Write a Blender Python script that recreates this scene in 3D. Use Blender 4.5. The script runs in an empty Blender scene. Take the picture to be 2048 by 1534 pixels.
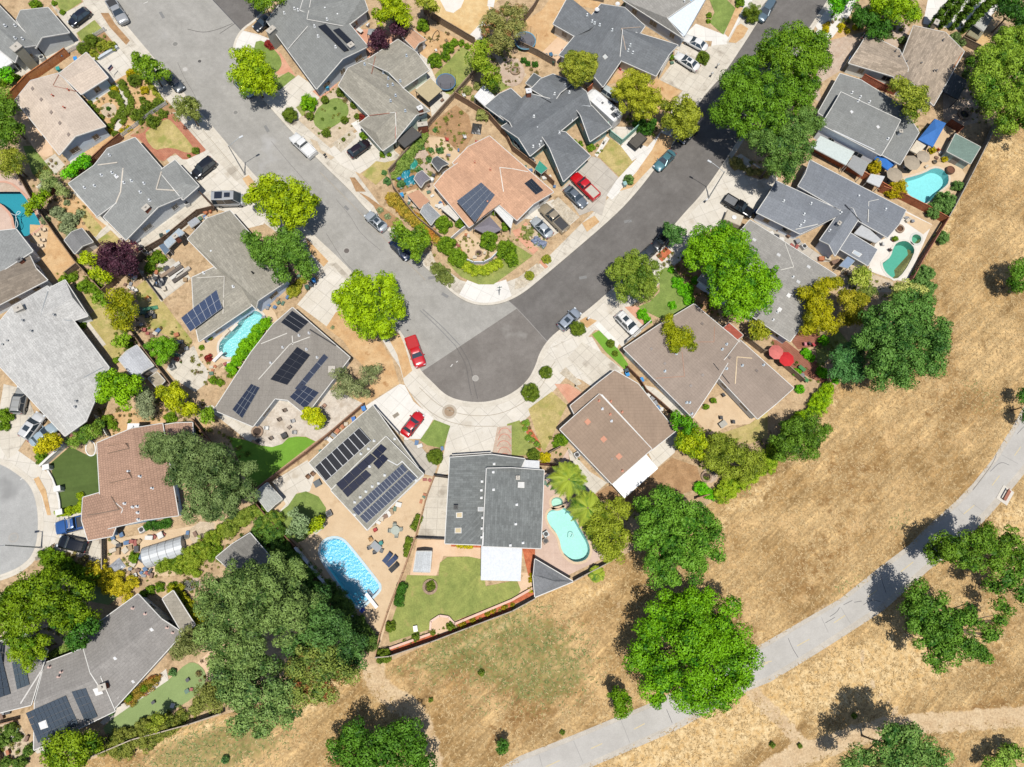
import bpy,bmesh,math,random
import numpy as np
from mathutils import Vector,Matrix
from mathutils.bvhtree import BVHTree
from mathutils.geometry import tessellate_polygon
R=math.radians
random.seed(7);rng=np.random.default_rng(11)
SC=bpy.context.scene
COL=SC.collection

# ------------------------------------------------------------ camera, world, sun, exposure
FPX,CX,CY,HC=1420.0,1024.0,767.0,108.0
NAD=Vector((-67.0,-383.0,-FPX)).normalized()          # straight down, in camera axes
zc=-NAD
yc=(Vector((0,1,0))-zc*zc.y).normalized()
xc=yc.cross(zc)
ROT=Matrix((xc,yc,zc))                                # camera axes -> world axes
cam_d=bpy.data.cameras.new('camera');cam=bpy.data.objects.new('camera',cam_d);COL.objects.link(cam)
cam_d.sensor_fit='HORIZONTAL';cam_d.sensor_width=36.0;cam_d.lens=FPX/2048*36.0
cam_d.clip_start=1.0;cam_d.clip_end=3000.0
cam.matrix_world=Matrix.Translation((0,0,HC)) @ ROT.to_4x4()
SC.camera=cam
SUN_EL,SUN_AZ=R(74.5),R(180-4)                      # sun stands almost overhead, towards the bottom of the picture
sd=Vector((math.sin(R(5))*math.cos(SUN_EL),-math.cos(R(5))*math.cos(SUN_EL),math.sin(SUN_EL)))
w=bpy.data.worlds.new('World');SC.world=w;w.use_nodes=True
nt=w.node_tree;bg=nt.nodes['Background'];sky=nt.nodes.new('ShaderNodeTexSky')
sky.sky_type='NISHITA';sky.sun_disc=False;sky.sun_elevation=SUN_EL;sky.sun_rotation=R(175)
nt.links.new(sky.outputs[0],bg.inputs[0]);bg.inputs[1].default_value=0.09
sl=bpy.data.lights.new('sun','SUN');sl.energy=5.0;sl.angle=R(0.5);sl.color=(1.0,0.957,0.89)
so=bpy.data.objects.new('sun',sl);COL.objects.link(so);so.rotation_euler=sd.to_track_quat('Z','Y').to_euler()
so.location=(0,0,60)
SC.view_settings.view_transform='Standard';SC.view_settings.look='None'
SC.view_settings.exposure=0.58;SC.view_settings.gamma=1.0
SC.cycles.max_bounces=6;SC.cycles.transparent_max_bounces=12;SC.cycles.diffuse_bounces=3

# ------------------------------------------------------------ photograph tiles -> world
TILE={}
for r_,y0_ in enumerate((0,384,768,1150)):
    for c_,x0_ in enumerate((0,512,1024,1536)):
        TILE['ABCDEFGHIJKLMNOP'[r_*4+c_]]=(x0_,y0_)
LZ=0.13                                                  # level of the lots above the road

def parse(s):
    """'A 10,20 30,40 G 5,6' -> pixel tuples; letter = tile (4x), '#' = whole picture"""
    out=[];t=None
    for w_ in s.split():
        if w_ in TILE:t=TILE[w_];continue
        if w_=='#':t=None;continue
        v=[float(q) for q in w_.split(',')]
        if t:v[0]=t[0]+v[0]/4.0;v[1]=t[1]+v[1]/4.0
        out.append(tuple(v))
    return out

def ray(px,py):
    return (ROT @ Vector((px-CX,CY-py,-FPX))).normalized()

def P(px,py,z=LZ):
    d=ray(px,py);t=(z-HC)/d.z
    return Vector((d.x*t,d.y*t,z))

def PP(s,z=LZ):
    if isinstance(s,str):s=parse(s)
    return [P(q[0],q[1],z) for q in s]

def mpp(px,py,z=LZ):                                    # metres per pixel there
    return (P(px+2,py,z)-P(px-2,py,z)).length/4

# ------------------------------------------------------------ materials
def lin(c,k=0.45):
    if isinstance(c,str):c=tuple(int(c[i:i+2],16)/255 for i in (0,2,4))
    return tuple(k*((v/12.92) if v<=0.04045 else ((v+0.055)/1.055)**2.4) for v in c)+(1.0,)

MATS={}
class NB:
    def __init__(s,name):
        m=bpy.data.materials.new(name);m.use_nodes=True;s.m=m;s.t=m.node_tree;s.n=s.t.nodes
        s.b=s.n['Principled BSDF'];s.o=s.n['Material Output']
    def add(s,typ,**kw):
        n=s.n.new(typ)
        for k,v in kw.items():
            if k in n.inputs.keys():n.inputs[k].default_value=v
            else:setattr(n,k,v)
        return n
    def link(s,a,b):s.t.links.new(a,b)
    def coord(s,kind='Object'):return s.add('ShaderNodeTexCoord').outputs[kind]
    def turned(s,vec,ang,scale):
        a=s.add('ShaderNodeMapping');a.inputs['Rotation'].default_value=(0,0,-ang);s.link(vec,a.inputs[0])
        c=s.add('ShaderNodeMapping');c.inputs['Scale'].default_value=scale;s.link(a.outputs[0],c.inputs[0]);return c.outputs[0]
    def noise(s,vec,scale,detail=3,rough=0.6):
        n=s.add('ShaderNodeTexNoise',Scale=scale,Detail=detail,Roughness=rough);s.link(vec,n.inputs['Vector']);return n.outputs['Fac']
    def ramp(s,fac,a,b,ca,cb):
        r=s.add('ShaderNodeValToRGB');e=r.color_ramp.elements
        e[0].position=a;e[0].color=ca;e[1].position=b;e[1].color=cb;s.link(fac,r.inputs[0]);return r.outputs[0]
    def mix(s,fac,a,b,blend='MIX'):
        n=s.add('ShaderNodeMix',data_type='RGBA',blend_type=blend)
        for i,v in ((0,fac),(6,a),(7,b)):
            if hasattr(v,'links'):s.link(v,n.inputs[i])
            else:n.inputs[i].default_value=v
        return n.outputs[2]
    def bump(s,h,strength=0.3,dist=0.05):
        n=s.add('ShaderNodeBump',Strength=strength,Distance=dist);s.link(h,n.inputs['Height']);s.link(n.outputs[0],s.b.inputs['Normal'])
    def done(s,col,rough=0.8,spec=0.3,metal=0.0):
        if hasattr(col,'links'):s.link(col,s.b.inputs['Base Color'])
        else:s.b.inputs['Base Color'].default_value=col
        s.b.inputs['Roughness'].default_value=rough;s.b.inputs['Specular IOR Level'].default_value=spec;s.b.inputs['Metallic'].default_value=metal
        return s.m

def mul(c,k):return (c[0]*k,c[1]*k,c[2]*k,1)

def plain(hexc,rough=0.6,spec=0.4,metal=0.0,k=0.45):
    key=('p',hexc,rough,spec,metal,k)
    if key not in MATS:
        b=NB('paint_'+hexc);c=lin(hexc,k);g=b.coord()
        n=b.noise(g,3.0,4);col=b.ramp(n,0.3,0.7,mul(c,0.9),mul(c,1.08))
        MATS[key]=b.done(col,rough,spec,metal)
    return MATS[key]

def grainy(name,ca,cb,s1=0.3,s2=6.0,amt=0.25,rough=0.9,joints=None,jcol=0.72,streak=None,stain=None):
    """two-tone patches + fine grain (+ optional joints laid out in UV metres)"""
    key=('g',name)
    if key in MATS:return MATS[key]
    b=NB(name);g=b.coord()
    a,c=lin(ca),lin(cb)
    n1=b.noise(g,s1,5,0.65);col=b.ramp(n1,0.36,0.64,a,c)
    nm=b.noise(g,1.3,6,0.72);col=b.mix(1.0,col,b.ramp(nm,0.33,0.67,(1-amt*.75,)*3+(1,),(1+amt*.6,)*3+(1,)),'MULTIPLY')
    n2=b.noise(g,s2,3,0.7);f=b.ramp(n2,0.3,0.7,(1-amt,)*3+(1,),(1+amt,)*3+(1,))
    col=b.mix(1.0,col,f,'MULTIPLY')
    if stain:
        n3=b.noise(g,stain[0],4,0.6);f3=b.ramp(n3,stain[1],stain[1]+0.12,(0,0,0,1),(1,1,1,1))
        col=b.mix(f3,col,lin(stain[2]))
    if streak:
        n4=b.noise(b.turned(g,streak[1],streak[0]),1.0,4,0.6)
        col=b.mix(1.0,col,b.ramp(n4,0.3,0.7,(1-streak[2],)*3+(1,),(1+streak[2],)*3+(1,)),'MULTIPLY')
    if joints:
        uv=b.coord('UV');br=b.add('ShaderNodeTexBrick',offset=joints[3] if len(joints)>3 else 0.0)
        br.inputs['Color1'].default_value=(1,1,1,1);br.inputs['Color2'].default_value=(0.93,0.93,0.93,1)
        br.inputs['Mortar'].default_value=(jcol,jcol,jcol,1);br.inputs['Scale'].default_value=1.0
        br.inputs['Brick Width'].default_value=joints[0];br.inputs['Row Height'].default_value=joints[1];br.inputs['Mortar Size'].default_value=joints[2]
        br.inputs['Mortar Smooth'].default_value=0.3
        b.link(uv,br.inputs['Vector']);col=b.mix(1.0,col,br.outputs['Color'],'MULTIPLY')
    b.bump(n2,0.35,0.04)
    MATS[key]=b.done(col,rough,0.2)
    return MATS[key]

def roofmat(hexc,var=0.12,row=0.30,tile=0.0,speck=0.16):
    key=('r',hexc,var,row,tile)
    if key in MATS:return MATS[key]
    b=NB('roofing_'+hexc);uv=b.coord('UV');g=b.coord();c=lin(hexc)
    br=b.add('ShaderNodeTexBrick',offset=0.5);br.inputs['Scale'].default_value=1.0
    br.inputs['Color1'].default_value=(1+var,)*3+(1,);br.inputs['Color2'].default_value=(1-var,)*3+(1,)
    m=0.72 if not tile else 0.6
    br.inputs['Mortar'].default_value=(m,m,m,1);br.inputs['Brick Width'].default_value=0.9 if not tile else 0.34
    br.inputs['Row Height'].default_value=row;br.inputs['Mortar Size'].default_value=0.02+tile;br.inputs['Mortar Smooth'].default_value=0.5
    b.link(uv,br.inputs['Vector'])
    n1=b.noise(g,0.35,5,0.6);col=b.ramp(n1,0.3,0.7,mul(c,0.93),mul(c,1.06))
    n3=b.noise(b.turned(uv,0,(1.3,.16,1)),1.0,5,.7);col=b.mix(1.0,col,b.ramp(n3,.35,.65,(.93,.925,.915,1),(1.06,1.06,1.05,1)),'MULTIPLY')
    n4=b.noise(g,.9,7,.8);col=b.mix(b.ramp(n4,.60,.72,(0,0,0,1),(.35,.35,.35,1)),col,mul(c,.72))
    n2=b.noise(g,5.5,3,0.75);col=b.mix(1.0,col,b.ramp(n2,0.3,0.7,(1-speck,)*3+(1,),(1+speck,)*3+(1,)),'MULTIPLY')
    col=b.mix(1.0,col,br.outputs['Color'],'MULTIPLY')
    b.bump(br.outputs['Fac'],-0.25,0.03)
    MATS[key]=b.done(col,0.9,0.2)
    return MATS[key]

def rich(c,k=1.12):
    m=.25*c[0]+.65*c[1]+.1*c[2];return tuple(max(.002,m+(v-m)*k) for v in c[:3])+(1,)

def leafmat(ca,cb,third=None):
    key=('l',ca,cb,third)
    if key in MATS:return MATS[key]
    b=NB('foliage');a,c=rich(lin(ca,0.46)),rich(lin(cb,0.62))
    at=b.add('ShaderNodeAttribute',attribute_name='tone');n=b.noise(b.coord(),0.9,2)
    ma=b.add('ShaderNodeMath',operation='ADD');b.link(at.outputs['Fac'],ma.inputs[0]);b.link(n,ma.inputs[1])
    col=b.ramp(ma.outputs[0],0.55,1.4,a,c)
    if third:
        n3=b.noise(b.coord(),0.5,3);col=b.mix(b.ramp(n3,0.56,0.66,(0,0,0,1),(1,1,1,1)),col,lin(third,0.66))
    d=b.add('ShaderNodeBsdfDiffuse');t=b.add('ShaderNodeBsdfTranslucent');mx=b.add('ShaderNodeMixShader');mx.inputs[0].default_value=0.12
    b.link(col,d.inputs[0]);b.link(col,t.inputs[0]);b.link(d.outputs[0],mx.inputs[1]);b.link(t.outputs[0],mx.inputs[2])
    gl=b.add('ShaderNodeBsdfGlossy');gl.inputs['Roughness'].default_value=0.6;gl.inputs['Color'].default_value=(1,1,1,1)
    m2=b.add('ShaderNodeMixShader');m2.inputs[0].default_value=0.012
    b.link(mx.outputs[0],m2.inputs[1]);b.link(gl.outputs[0],m2.inputs[2]);b.link(m2.outputs[0],b.o.inputs[0])
    b.n.remove(b.b);MATS[key]=b.m
    return b.m

def watermat(hexc,rip=0.25,sc=2.6,tint=0.36):
    key=('w',hexc,rip)
    if key in MATS:return MATS[key]
    b=NB('pool_water');g=b.coord();c=lin(hexc,1.0)
    tr=b.add('ShaderNodeBsdfTransparent');mx0=tuple(min(1,v/max(c[:3]))**tint for v in c[:3])+(1,)
    tr.inputs[0].default_value=mx0
    gl=b.add('ShaderNodeBsdfGlossy');gl.inputs['Roughness'].default_value=0.27 if rip>.5 else 0.1
    n=b.noise(g,sc,4,0.6);bp=b.add('ShaderNodeBump',Strength=rip*.8,Distance=0.2);b.link(n,bp.inputs['Height']);b.link(bp.outputs[0],gl.inputs['Normal'])
    fr=b.add('ShaderNodeFresnel');fr.inputs[0].default_value=1.33 if rip<.5 else 1.6;b.link(bp.outputs[0],fr.inputs['Normal'])
    mx=b.add('ShaderNodeMixShader');b.link(fr.outputs[0],mx.inputs[0]);b.link(tr.outputs[0],mx.inputs[1]);b.link(gl.outputs[0],mx.inputs[2])
    b.link(mx.outputs[0],b.o.inputs[0]);b.n.remove(b.b);MATS[key]=b.m
    return b.m

GLASS=None
def glassmat():
    global GLASS
    if GLASS is None:
        b=NB('dark_window_glass');GLASS=b.done((0.02,0.028,0.035,1),0.07,0.9)
    return GLASS

def solarmat(hexc='2b3350'):
    key=('s',hexc)
    if key in MATS:return MATS[key]
    b=NB('solar_cells');uv=b.coord('UV');br=b.add('ShaderNodeTexBrick',offset=0.0);br.inputs['Scale'].default_value=1.0
    c=lin(hexc);br.inputs['Color1'].default_value=c;br.inputs['Color2'].default_value=mul(c,0.85);br.inputs['Mortar'].default_value=mul(c,1.8)
    br.inputs['Brick Width'].default_value=0.17;br.inputs['Row Height'].default_value=0.17;br.inputs['Mortar Size'].default_value=0.012
    b.link(uv,br.inputs['Vector']);MATS[key]=b.done(br.outputs['Color'],0.22,0.45)
    return MATS[key]

# ------------------------------------------------------------ objects
def tag(o,label=None,cat=None,group=None,kind=None):
    if label:o['label']=label
    if cat:o['category']=cat
    if group:o['group']=group
    if kind:o['kind']=kind
    return o

def empty(name,loc,rz=0.0,label=None,cat=None,group=None):
    o=bpy.data.objects.new(name,None);COL.objects.link(o);o.location=loc;o.rotation_euler=(0,0,rz);o.empty_display_size=0.3
    return tag(o,label,cat,group)

def link_mesh(name,verts,faces,mats,parent=None,mi=None,uv=False,smooth=False):
    me=bpy.data.meshes.new(name);me.from_pydata([tuple(v) for v in verts],[],faces)
    if not isinstance(mats,(list,tuple)):mats=[mats]
    for m in mats:me.materials.append(m)
    if mi:me.polygons.foreach_set('material_index',mi)
    if uv:slope_uv(me,uv if isinstance(uv,float) else None)
    if smooth:me.polygons.foreach_set('use_smooth',[True]*len(me.polygons))
    me.update()
    o=bpy.data.objects.new(name,me);COL.objects.link(o)
    if parent:o.parent=parent
    return o

def slope_uv(me,ang=None):
    """UV in metres: u along the contour of each face, v up its slope (flat faces: turned by ang)"""
    l=me.uv_layers.new(name='UVMap');me.update()
    for p in me.polygons:
        n=p.normal
        if abs(n.z)>0.9995 or ang is not None:
            a=ang or 0.0;u=Vector((math.cos(a),math.sin(a),0));v=Vector((-math.sin(a),math.cos(a),0))
        else:
            v=(Vector((0,0,1))-n*n.z).normalized();u=v.cross(n)
        for li in p.loop_indices:
            c=me.vertices[me.loops[li].vertex_index].co;l.data[li].uv=(c.dot(u),c.dot(v))

class MB:
    """collects shapes, builds ONE mesh"""
    def __init__(s):s.v=[];s.f=[];s.m=[]
    def add(s,vs,fs,mi=0):
        k=len(s.v);s.v+=[Vector(v) for v in vs];s.f+=[tuple(k+i for i in f) for f in fs];s.m+=[mi]*len(fs);return s
    def box(s,c,size,rz=0.0,mi=0,tilt=None):
        x,y,z=size[0]/2,size[1]/2,size[2]/2
        M=Matrix.Rotation(rz,3,'Z')
        if tilt:M=M @ Matrix.Rotation(tilt[0],3,tilt[1])
        vs=[Vector(c)+M @ Vector((a,b,d)) for a in (-x,x) for b in (-y,y) for d in (-z,z)]
        return s.add(vs,[(0,1,3,2),(4,6,7,5),(0,4,5,1),(2,3,7,6),(0,2,6,4),(1,5,7,3)],mi)
    def tube(s,a,b,ra,rb=None,n=8,mi=0,cap=True):
        a=Vector(a);b=Vector(b);rb=ra if rb is None else rb;d=(b-a).normalized()
        u=d.orthogonal().normalized();w_=d.cross(u);vs=[]
        for k in range(n):
            t=2*math.pi*k/n;e=u*math.cos(t)+w_*math.sin(t);vs+=[a+e*ra,b+e*rb]
        fs=[(2*k,2*((k+1) % n),2*((k+1) % n)+1,2*k+1) for k in range(n)]
        if cap:fs+=[tuple(2*k for k in reversed(range(n))),tuple(2*k+1 for k in range(n))]
        return s.add(vs,fs,mi)
    def path(s,pts,r,n=6,mi=0):
        for a,b in zip(pts[:-1],pts[1:]):s.tube(a,b,r,r,n,mi)
        return s
    def lathe(s,c,prof,n=20,mi=0,cap=True):
        c=Vector(c);vs=[]
        for (r,z) in prof:
            for k in range(n):t=2*math.pi*k/n;vs.append(c+Vector((r*math.cos(t),r*math.sin(t),z)))
        fs=[(j*n+k,j*n+(k+1) % n,(j+1)*n+(k+1) % n,(j+1)*n+k) for j in range(len(prof)-1) for k in range(n)]
        if cap and prof[0][0]>0.001:fs.append(tuple(reversed(range(n))))
        if cap and prof[-1][0]>0.001:fs.append(tuple((len(prof)-1)*n+k for k in range(n)))
        return s.add(vs,fs,mi)
    def prism(s,pts,z0,z1,mi=0,mtop=None,bottom=True):
        n=len(pts);pts=ccw(pts)
        vs=[Vector((p[0],p[1],z0)) for p in pts]+[Vector((p[0],p[1],z1)) for p in pts]
        fs=[(k,(k+1) % n,n+(k+1) % n,n+k) for k in range(n)]
        s.add(vs,fs,mi)
        tri=tess(pts);s.add(vs[n:],tri,mi if mtop is None else mtop)
        if bottom:s.add(vs[:n],[t[::-1] for t in tri],mi)
        return s
    def build(s,name,mats,parent=None,uv=False,smooth=False):
        return link_mesh(name,s.v,s.f,mats,parent,s.m,uv,smooth)

def ccw(pts):
    a=sum(p[0]*q[1]-q[0]*p[1] for p,q in zip(pts,list(pts[1:])+[pts[0]]))
    return list(pts) if a>0 else list(pts)[::-1]

def tess(pts):
    tri=tessellate_polygon([[Vector((p[0],p[1],0)) for p in pts]]);out=[]
    for t in tri:
        a,b,c=(pts[i] for i in t)
        cr=(b[0]-a[0])*(c[1]-a[1])-(b[1]-a[1])*(c[0]-a[0])
        out.append(tuple(t) if cr>0 else tuple(t)[::-1])
    return out

def inset(pts,d):
    """move the outline (ccw) inwards by d (negative = outwards)"""
    n=len(pts);out=[]
    for i in range(n):
        p0,p1,p2=(Vector(pts[(i+k) % n][:2]) for k in (-1,0,1))
        e1=(p1-p0).normalized();e2=(p2-p1).normalized();n1=Vector((-e1.y,e1.x));n2=Vector((-e2.y,e2.x))
        b=(n1+n2);k=b.length
        if k<1e-4:out.append(p1+n1*d);continue
        b/=k;out.append(p1+b*(d/max(0.35,b.dot(n1))))
    return [Vector((q.x,q.y,0)) for q in out]

def smooth_closed(pts,it=2):
    pts=[Vector(p) for p in pts]
    for _ in range(it):
        q=[]
        for a,b in zip(pts,pts[1:]+pts[:1]):q+=[a*0.75+b*0.25,a*0.25+b*0.75]
        pts=q
    return pts
def smooth_open(pts,it=2):
    pts=[Vector(p) for p in pts]
    for _ in range(it):
        q=[pts[0]]
        for a,b in zip(pts[:-1],pts[1:]):q+=[a*0.75+b*0.25,a*0.25+b*0.75]
        pts=q+[pts[-1]]
    return pts

def fillmesh(loops,z):
    """triangles of an outline with holes"""
    bm=bmesh.new();es=[]
    for lp in loops:
        vs=[bm.verts.new((p[0],p[1],z)) for p in lp]
        es+=[bm.edges.new((a,b)) for a,b in zip(vs,vs[1:]+vs[:1])]
    bmesh.ops.triangle_fill(bm,use_beauty=True,use_dissolve=False,edges=es,normal=(0,0,1))
    bm.verts.index_update()
    v=[x.co.copy() for x in bm.verts];f=[]
    for q in bm.faces:
        ids=[x.index for x in q.verts];f.append(tuple(ids) if q.normal.z>0 else tuple(ids[::-1]))
    bm.free();return v,f

LAYER=[0]
POOLS=[]                                                # world outlines of the pool basins, cut out of every sheet that holds them
def inside(p,poly):
    c=False;n=len(poly)
    for i in range(n):
        a,b=poly[i],poly[i-1]
        if (a[1]>p[1]) !=(b[1]>p[1]) and p[0]<(b[0]-a[0])*(p[1]-a[1])/(b[1]-a[1])+a[0]:c=not c
    return c

def sheet(name,s,mat,lay=1,round_=0,ang=None,pts=None):
    """flat ground cover, a structure"""
    pts=pts or PP(s);pts=smooth_closed(pts,round_) if round_ else pts
    pts=ccw(pts);LAYER[0]+=1
    z=LZ+0.012*lay+0.00007*(LAYER[0] % 140)
    holes=[h for h in POOLS if all(inside(q,pts) for q in h)]
    v,f=fillmesh([pts]+holes,z)
    if ang is None:
        L=[(b-a) for a,b in zip(pts,pts[1:]+pts[:1])];e=max(L,key=lambda q:q.length);ang=math.atan2(e.y,e.x)
    return tag(link_mesh(name,v,f,mat,uv=float(ang)+1e-9),kind='structure')

def wp(o,root):
    o.parent=root;o.matrix_parent_inverse=Matrix.Translation(-root.location);return o

def bar(mb,a,b,wd,ht,mi=0,up=None):
    """rectangular bar between two points"""
    a=Vector(a);b=Vector(b);d=b-a
    if d.length<1e-3:return
    d.normalize();u=up or Vector((0,0,1));s=d.cross(u)
    if s.length<1e-3:s=d.orthogonal()
    s.normalize();u=s.cross(d);vs=[]
    for p in (a,b):
        for i,j in ((-1,-1),(1,-1),(1,1),(-1,1)):vs.append(p+s*(i*wd/2)+u*(j*ht/2))
    mb.add(vs,[(3,2,1,0),(4,5,6,7),(0,1,5,4),(1,2,6,5),(2,3,7,6),(3,0,4,7)],mi)

# ------------------------------------------------------------ ground, road, land
def to_px(p):
    c=ROT.transposed() @ (Vector(p)-Vector((0,0,HC)))
    return (CX+FPX*c.x/-c.z,CY-FPX*c.y/-c.z)

def build_ground(land_pts,patches,trails):
    N=300;S=290.0;cx,cy=8.0,18.0
    xs=np.linspace(-S/2,S/2,N)+cx;ys=np.linspace(-S/2,S/2,N)+cy
    X,Y=np.meshgrid(xs,ys,indexing='ij');Z=np.zeros_like(X)
    def inmask(pts):
        m=np.zeros(X.shape,bool);n=len(pts)
        for i in range(n):
            a,b=pts[i],pts[i-1]
            if a[1]==b[1]:continue
            c=((a[1]>Y) !=(b[1]>Y)) & (X<(b[0]-a[0])*(Y-a[1])/(b[1]-a[1])+a[0]);m ^=c
        return m
    for lp in land_pts:Z[inmask(inset(ccw(lp),2.2))]=-2.6
    att={k:np.zeros(X.shape) for k in ('green','gold','dark','dirt')}
    for (kind,px,py,rx,ry,rot,wgt) in patches:
        c=P(px,py,0);k=mpp(px,py,0);dx,dy=X-c.x,Y-c.y;a=R(rot)
        u=(dx*math.cos(a)+dy*math.sin(a))/(rx*k);v=(-dx*math.sin(a)+dy*math.cos(a))/(ry*k)
        att[kind]=np.maximum(att[kind],wgt*np.exp(-(u*u+v*v)**1.3))
    for (s,wd,wgt) in trails:
        pts=PP(s,0);
        for a,b in zip(pts[:-1],pts[1:]):
            d=(b-a);L=d.length;t=np.clip(((X-a.x)*d.x+(Y-a.y)*d.y)/(L*L),0,1)
            D=np.hypot(X-a.x-t*d.x,Y-a.y-t*d.y);att['dirt']=np.maximum(att['dirt'],wgt*np.clip(1.35-D/wd,0,1))
    X2,Y2=X.copy(),Y.copy()
    for A,B in ((X2,xs),(Y2,ys)):
        A[A<=B[0]+1e-6]=-1400;A[A>=B[-1]-1e-6]=1400
    V=np.stack([X2,Y2,Z],-1).reshape(-1,3);idx=np.arange(N*N).reshape(N,N)
    F=np.stack([idx[:-1,:-1],idx[1:,:-1],idx[1:,1:],idx[:-1,1:]],-1).reshape(-1,4)
    me=bpy.data.meshes.new('ground');me.vertices.add(len(V));me.vertices.foreach_set('co',V.ravel())
    me.loops.add(F.size);me.loops.foreach_set('vertex_index',F.ravel().astype(np.int32));me.polygons.add(len(F))
    me.polygons.foreach_set('loop_start',np.arange(0,F.size,4,dtype=np.int32));me.update(calc_edges=True)
    for k,v in att.items():
        a=me.attributes.new(k,'FLOAT','POINT');a.data.foreach_set('value',v.reshape(-1).astype(np.float32))
    me.materials.append(fieldmat());o=bpy.data.objects.new('ground',me);COL.objects.link(o);tag(o,kind='structure')
    return X,Y,att

def fieldmat():
    b=NB('dry_field');g=b.coord()
    def A(n):return b.add('ShaderNodeAttribute',attribute_name=n).outputs['Fac']
    def fac(name,nz,sharp=0.22):
        m=b.add('ShaderNodeMath',operation='ADD');b.link(A(name),m.inputs[0]);b.link(nz,m.inputs[1])
        return b.ramp(m.outputs[0],0.86,0.86+sharp,(0,0,0,1),(1,1,1,1))
    n0=b.noise(g,0.10,8,0.68)
    col=b.ramp(n0,0.42,0.58,lin('a98a5e'),lin('d5b686'))
    n1=b.noise(b.turned(g,R(38),(0.10,0.9,1)),1.0,6,0.65)
    col=b.mix(1.0,col,b.ramp(n1,0.34,0.66,(0.72,0.72,0.71,1),(1.3,1.29,1.25,1)),'MULTIPLY')
    n1b=b.noise(b.turned(g,R(41),(0.22,2.4,1)),1.0,5,0.7);col=b.mix(1.0,col,b.ramp(n1b,0.38,0.62,(0.86,0.85,0.84,1),(1.15,1.14,1.12,1)),'MULTIPLY')
    n1c=b.noise(g,0.22,8,.75);col=b.mix(b.ramp(n1c,.54,.62,(0,0,0,1),(.8,.8,.8,1)),col,lin('e0bd8a'));col=b.mix(b.ramp(n1c,.36,.44,(.7,.7,.7,1),(0,0,0,1)),col,lin('8e7046'))
    n2=b.noise(g,0.55,7,0.7)
    col=b.mix(fac('gold',n2,0.35),col,b.ramp(b.noise(g,0.9,5,0.7),0.35,0.65,lin('d9b276'),lin('f5dbac')))
    col=b.mix(fac('dark',n2,0.4),col,b.ramp(b.noise(g,1.3,4,0.7),0.35,0.65,lin('8c6a42'),lin('b08c5c')))
    ng=b.noise(g,1.6,6,.8);mg=b.add('ShaderNodeMath',operation='MULTIPLY');b.link(fac('green',n2,.45),mg.inputs[0]);b.link(b.ramp(ng,.40,.58,(.12,.12,.12,1),(.9,.9,.9,1)),mg.inputs[1])
    col=b.mix(mg.outputs[0],col,b.ramp(b.noise(g,1.1,6,0.75),0.36,0.62,lin('566c34'),lin('98965a')))
    col=b.mix(fac('dirt',n2,0.3),col,b.ramp(n2,0.3,0.7,lin('ccae88'),lin('e6cfac')))
    n3=b.noise(g,3.2,5,0.8);col=b.mix(1.0,col,b.ramp(n3,0.36,0.64,(0.76,0.74,0.70,1),(1.24,1.23,1.2,1)),'MULTIPLY')
    b.bump(n3,0.7,0.12)
    return b.done(col,0.95,0.1)

def strip(name,s,wd,z,mat,off=0.0,ht=None,closed=False,pts=None):
    """band of width wd along a line; ht = height (a kerb)"""
    pts=pts or PP(s,z);pts=smooth_open(pts,2);n=len(pts);L=[]
    for i in range(n):
        d=(pts[min(i+1,n-1)]-pts[max(i-1,0)]).normalized();nn=Vector((-d.y,d.x,0));L.append((pts[i]+nn*off,pts[i]+nn*(off+wd)))
    v=[];f=[]
    for a,b_ in L:v+=[Vector((a.x,a.y,z)),Vector((b_.x,b_.y,z))]
    top=[(2*i,2*i+2,2*i+3,2*i+1) for i in range(n-1)]
    if ht:
        k=len(v);v+=[Vector((q.x,q.y,z-ht)) for q in v]
        f=top+[(2*i+2,2*i,k+2*i,k+2*i+2) for i in range(n-1)]+[(2*i+1,2*i+3,k+2*i+3,k+2*i+1) for i in range(n-1)]
    else:f=top
    o=link_mesh(name,v,f,mat)
    me=o.data;me.update()
    if me.polygons[0].normal.z<0:me.flip_normals()
    me.uv_layers.new(name='UVMap');d=0.0;uvs={}
    for i in range(n):
        if i:d+=(pts[i]-pts[i-1]).length
        uvs[2*i]=(d,0);uvs[2*i+1]=(d,wd)
    for lp in me.loops:
        vi=lp.vertex_index % (2*n);me.uv_layers[0].data[lp.index].uv=uvs[vi]
    return tag(o,kind='structure')

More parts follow.
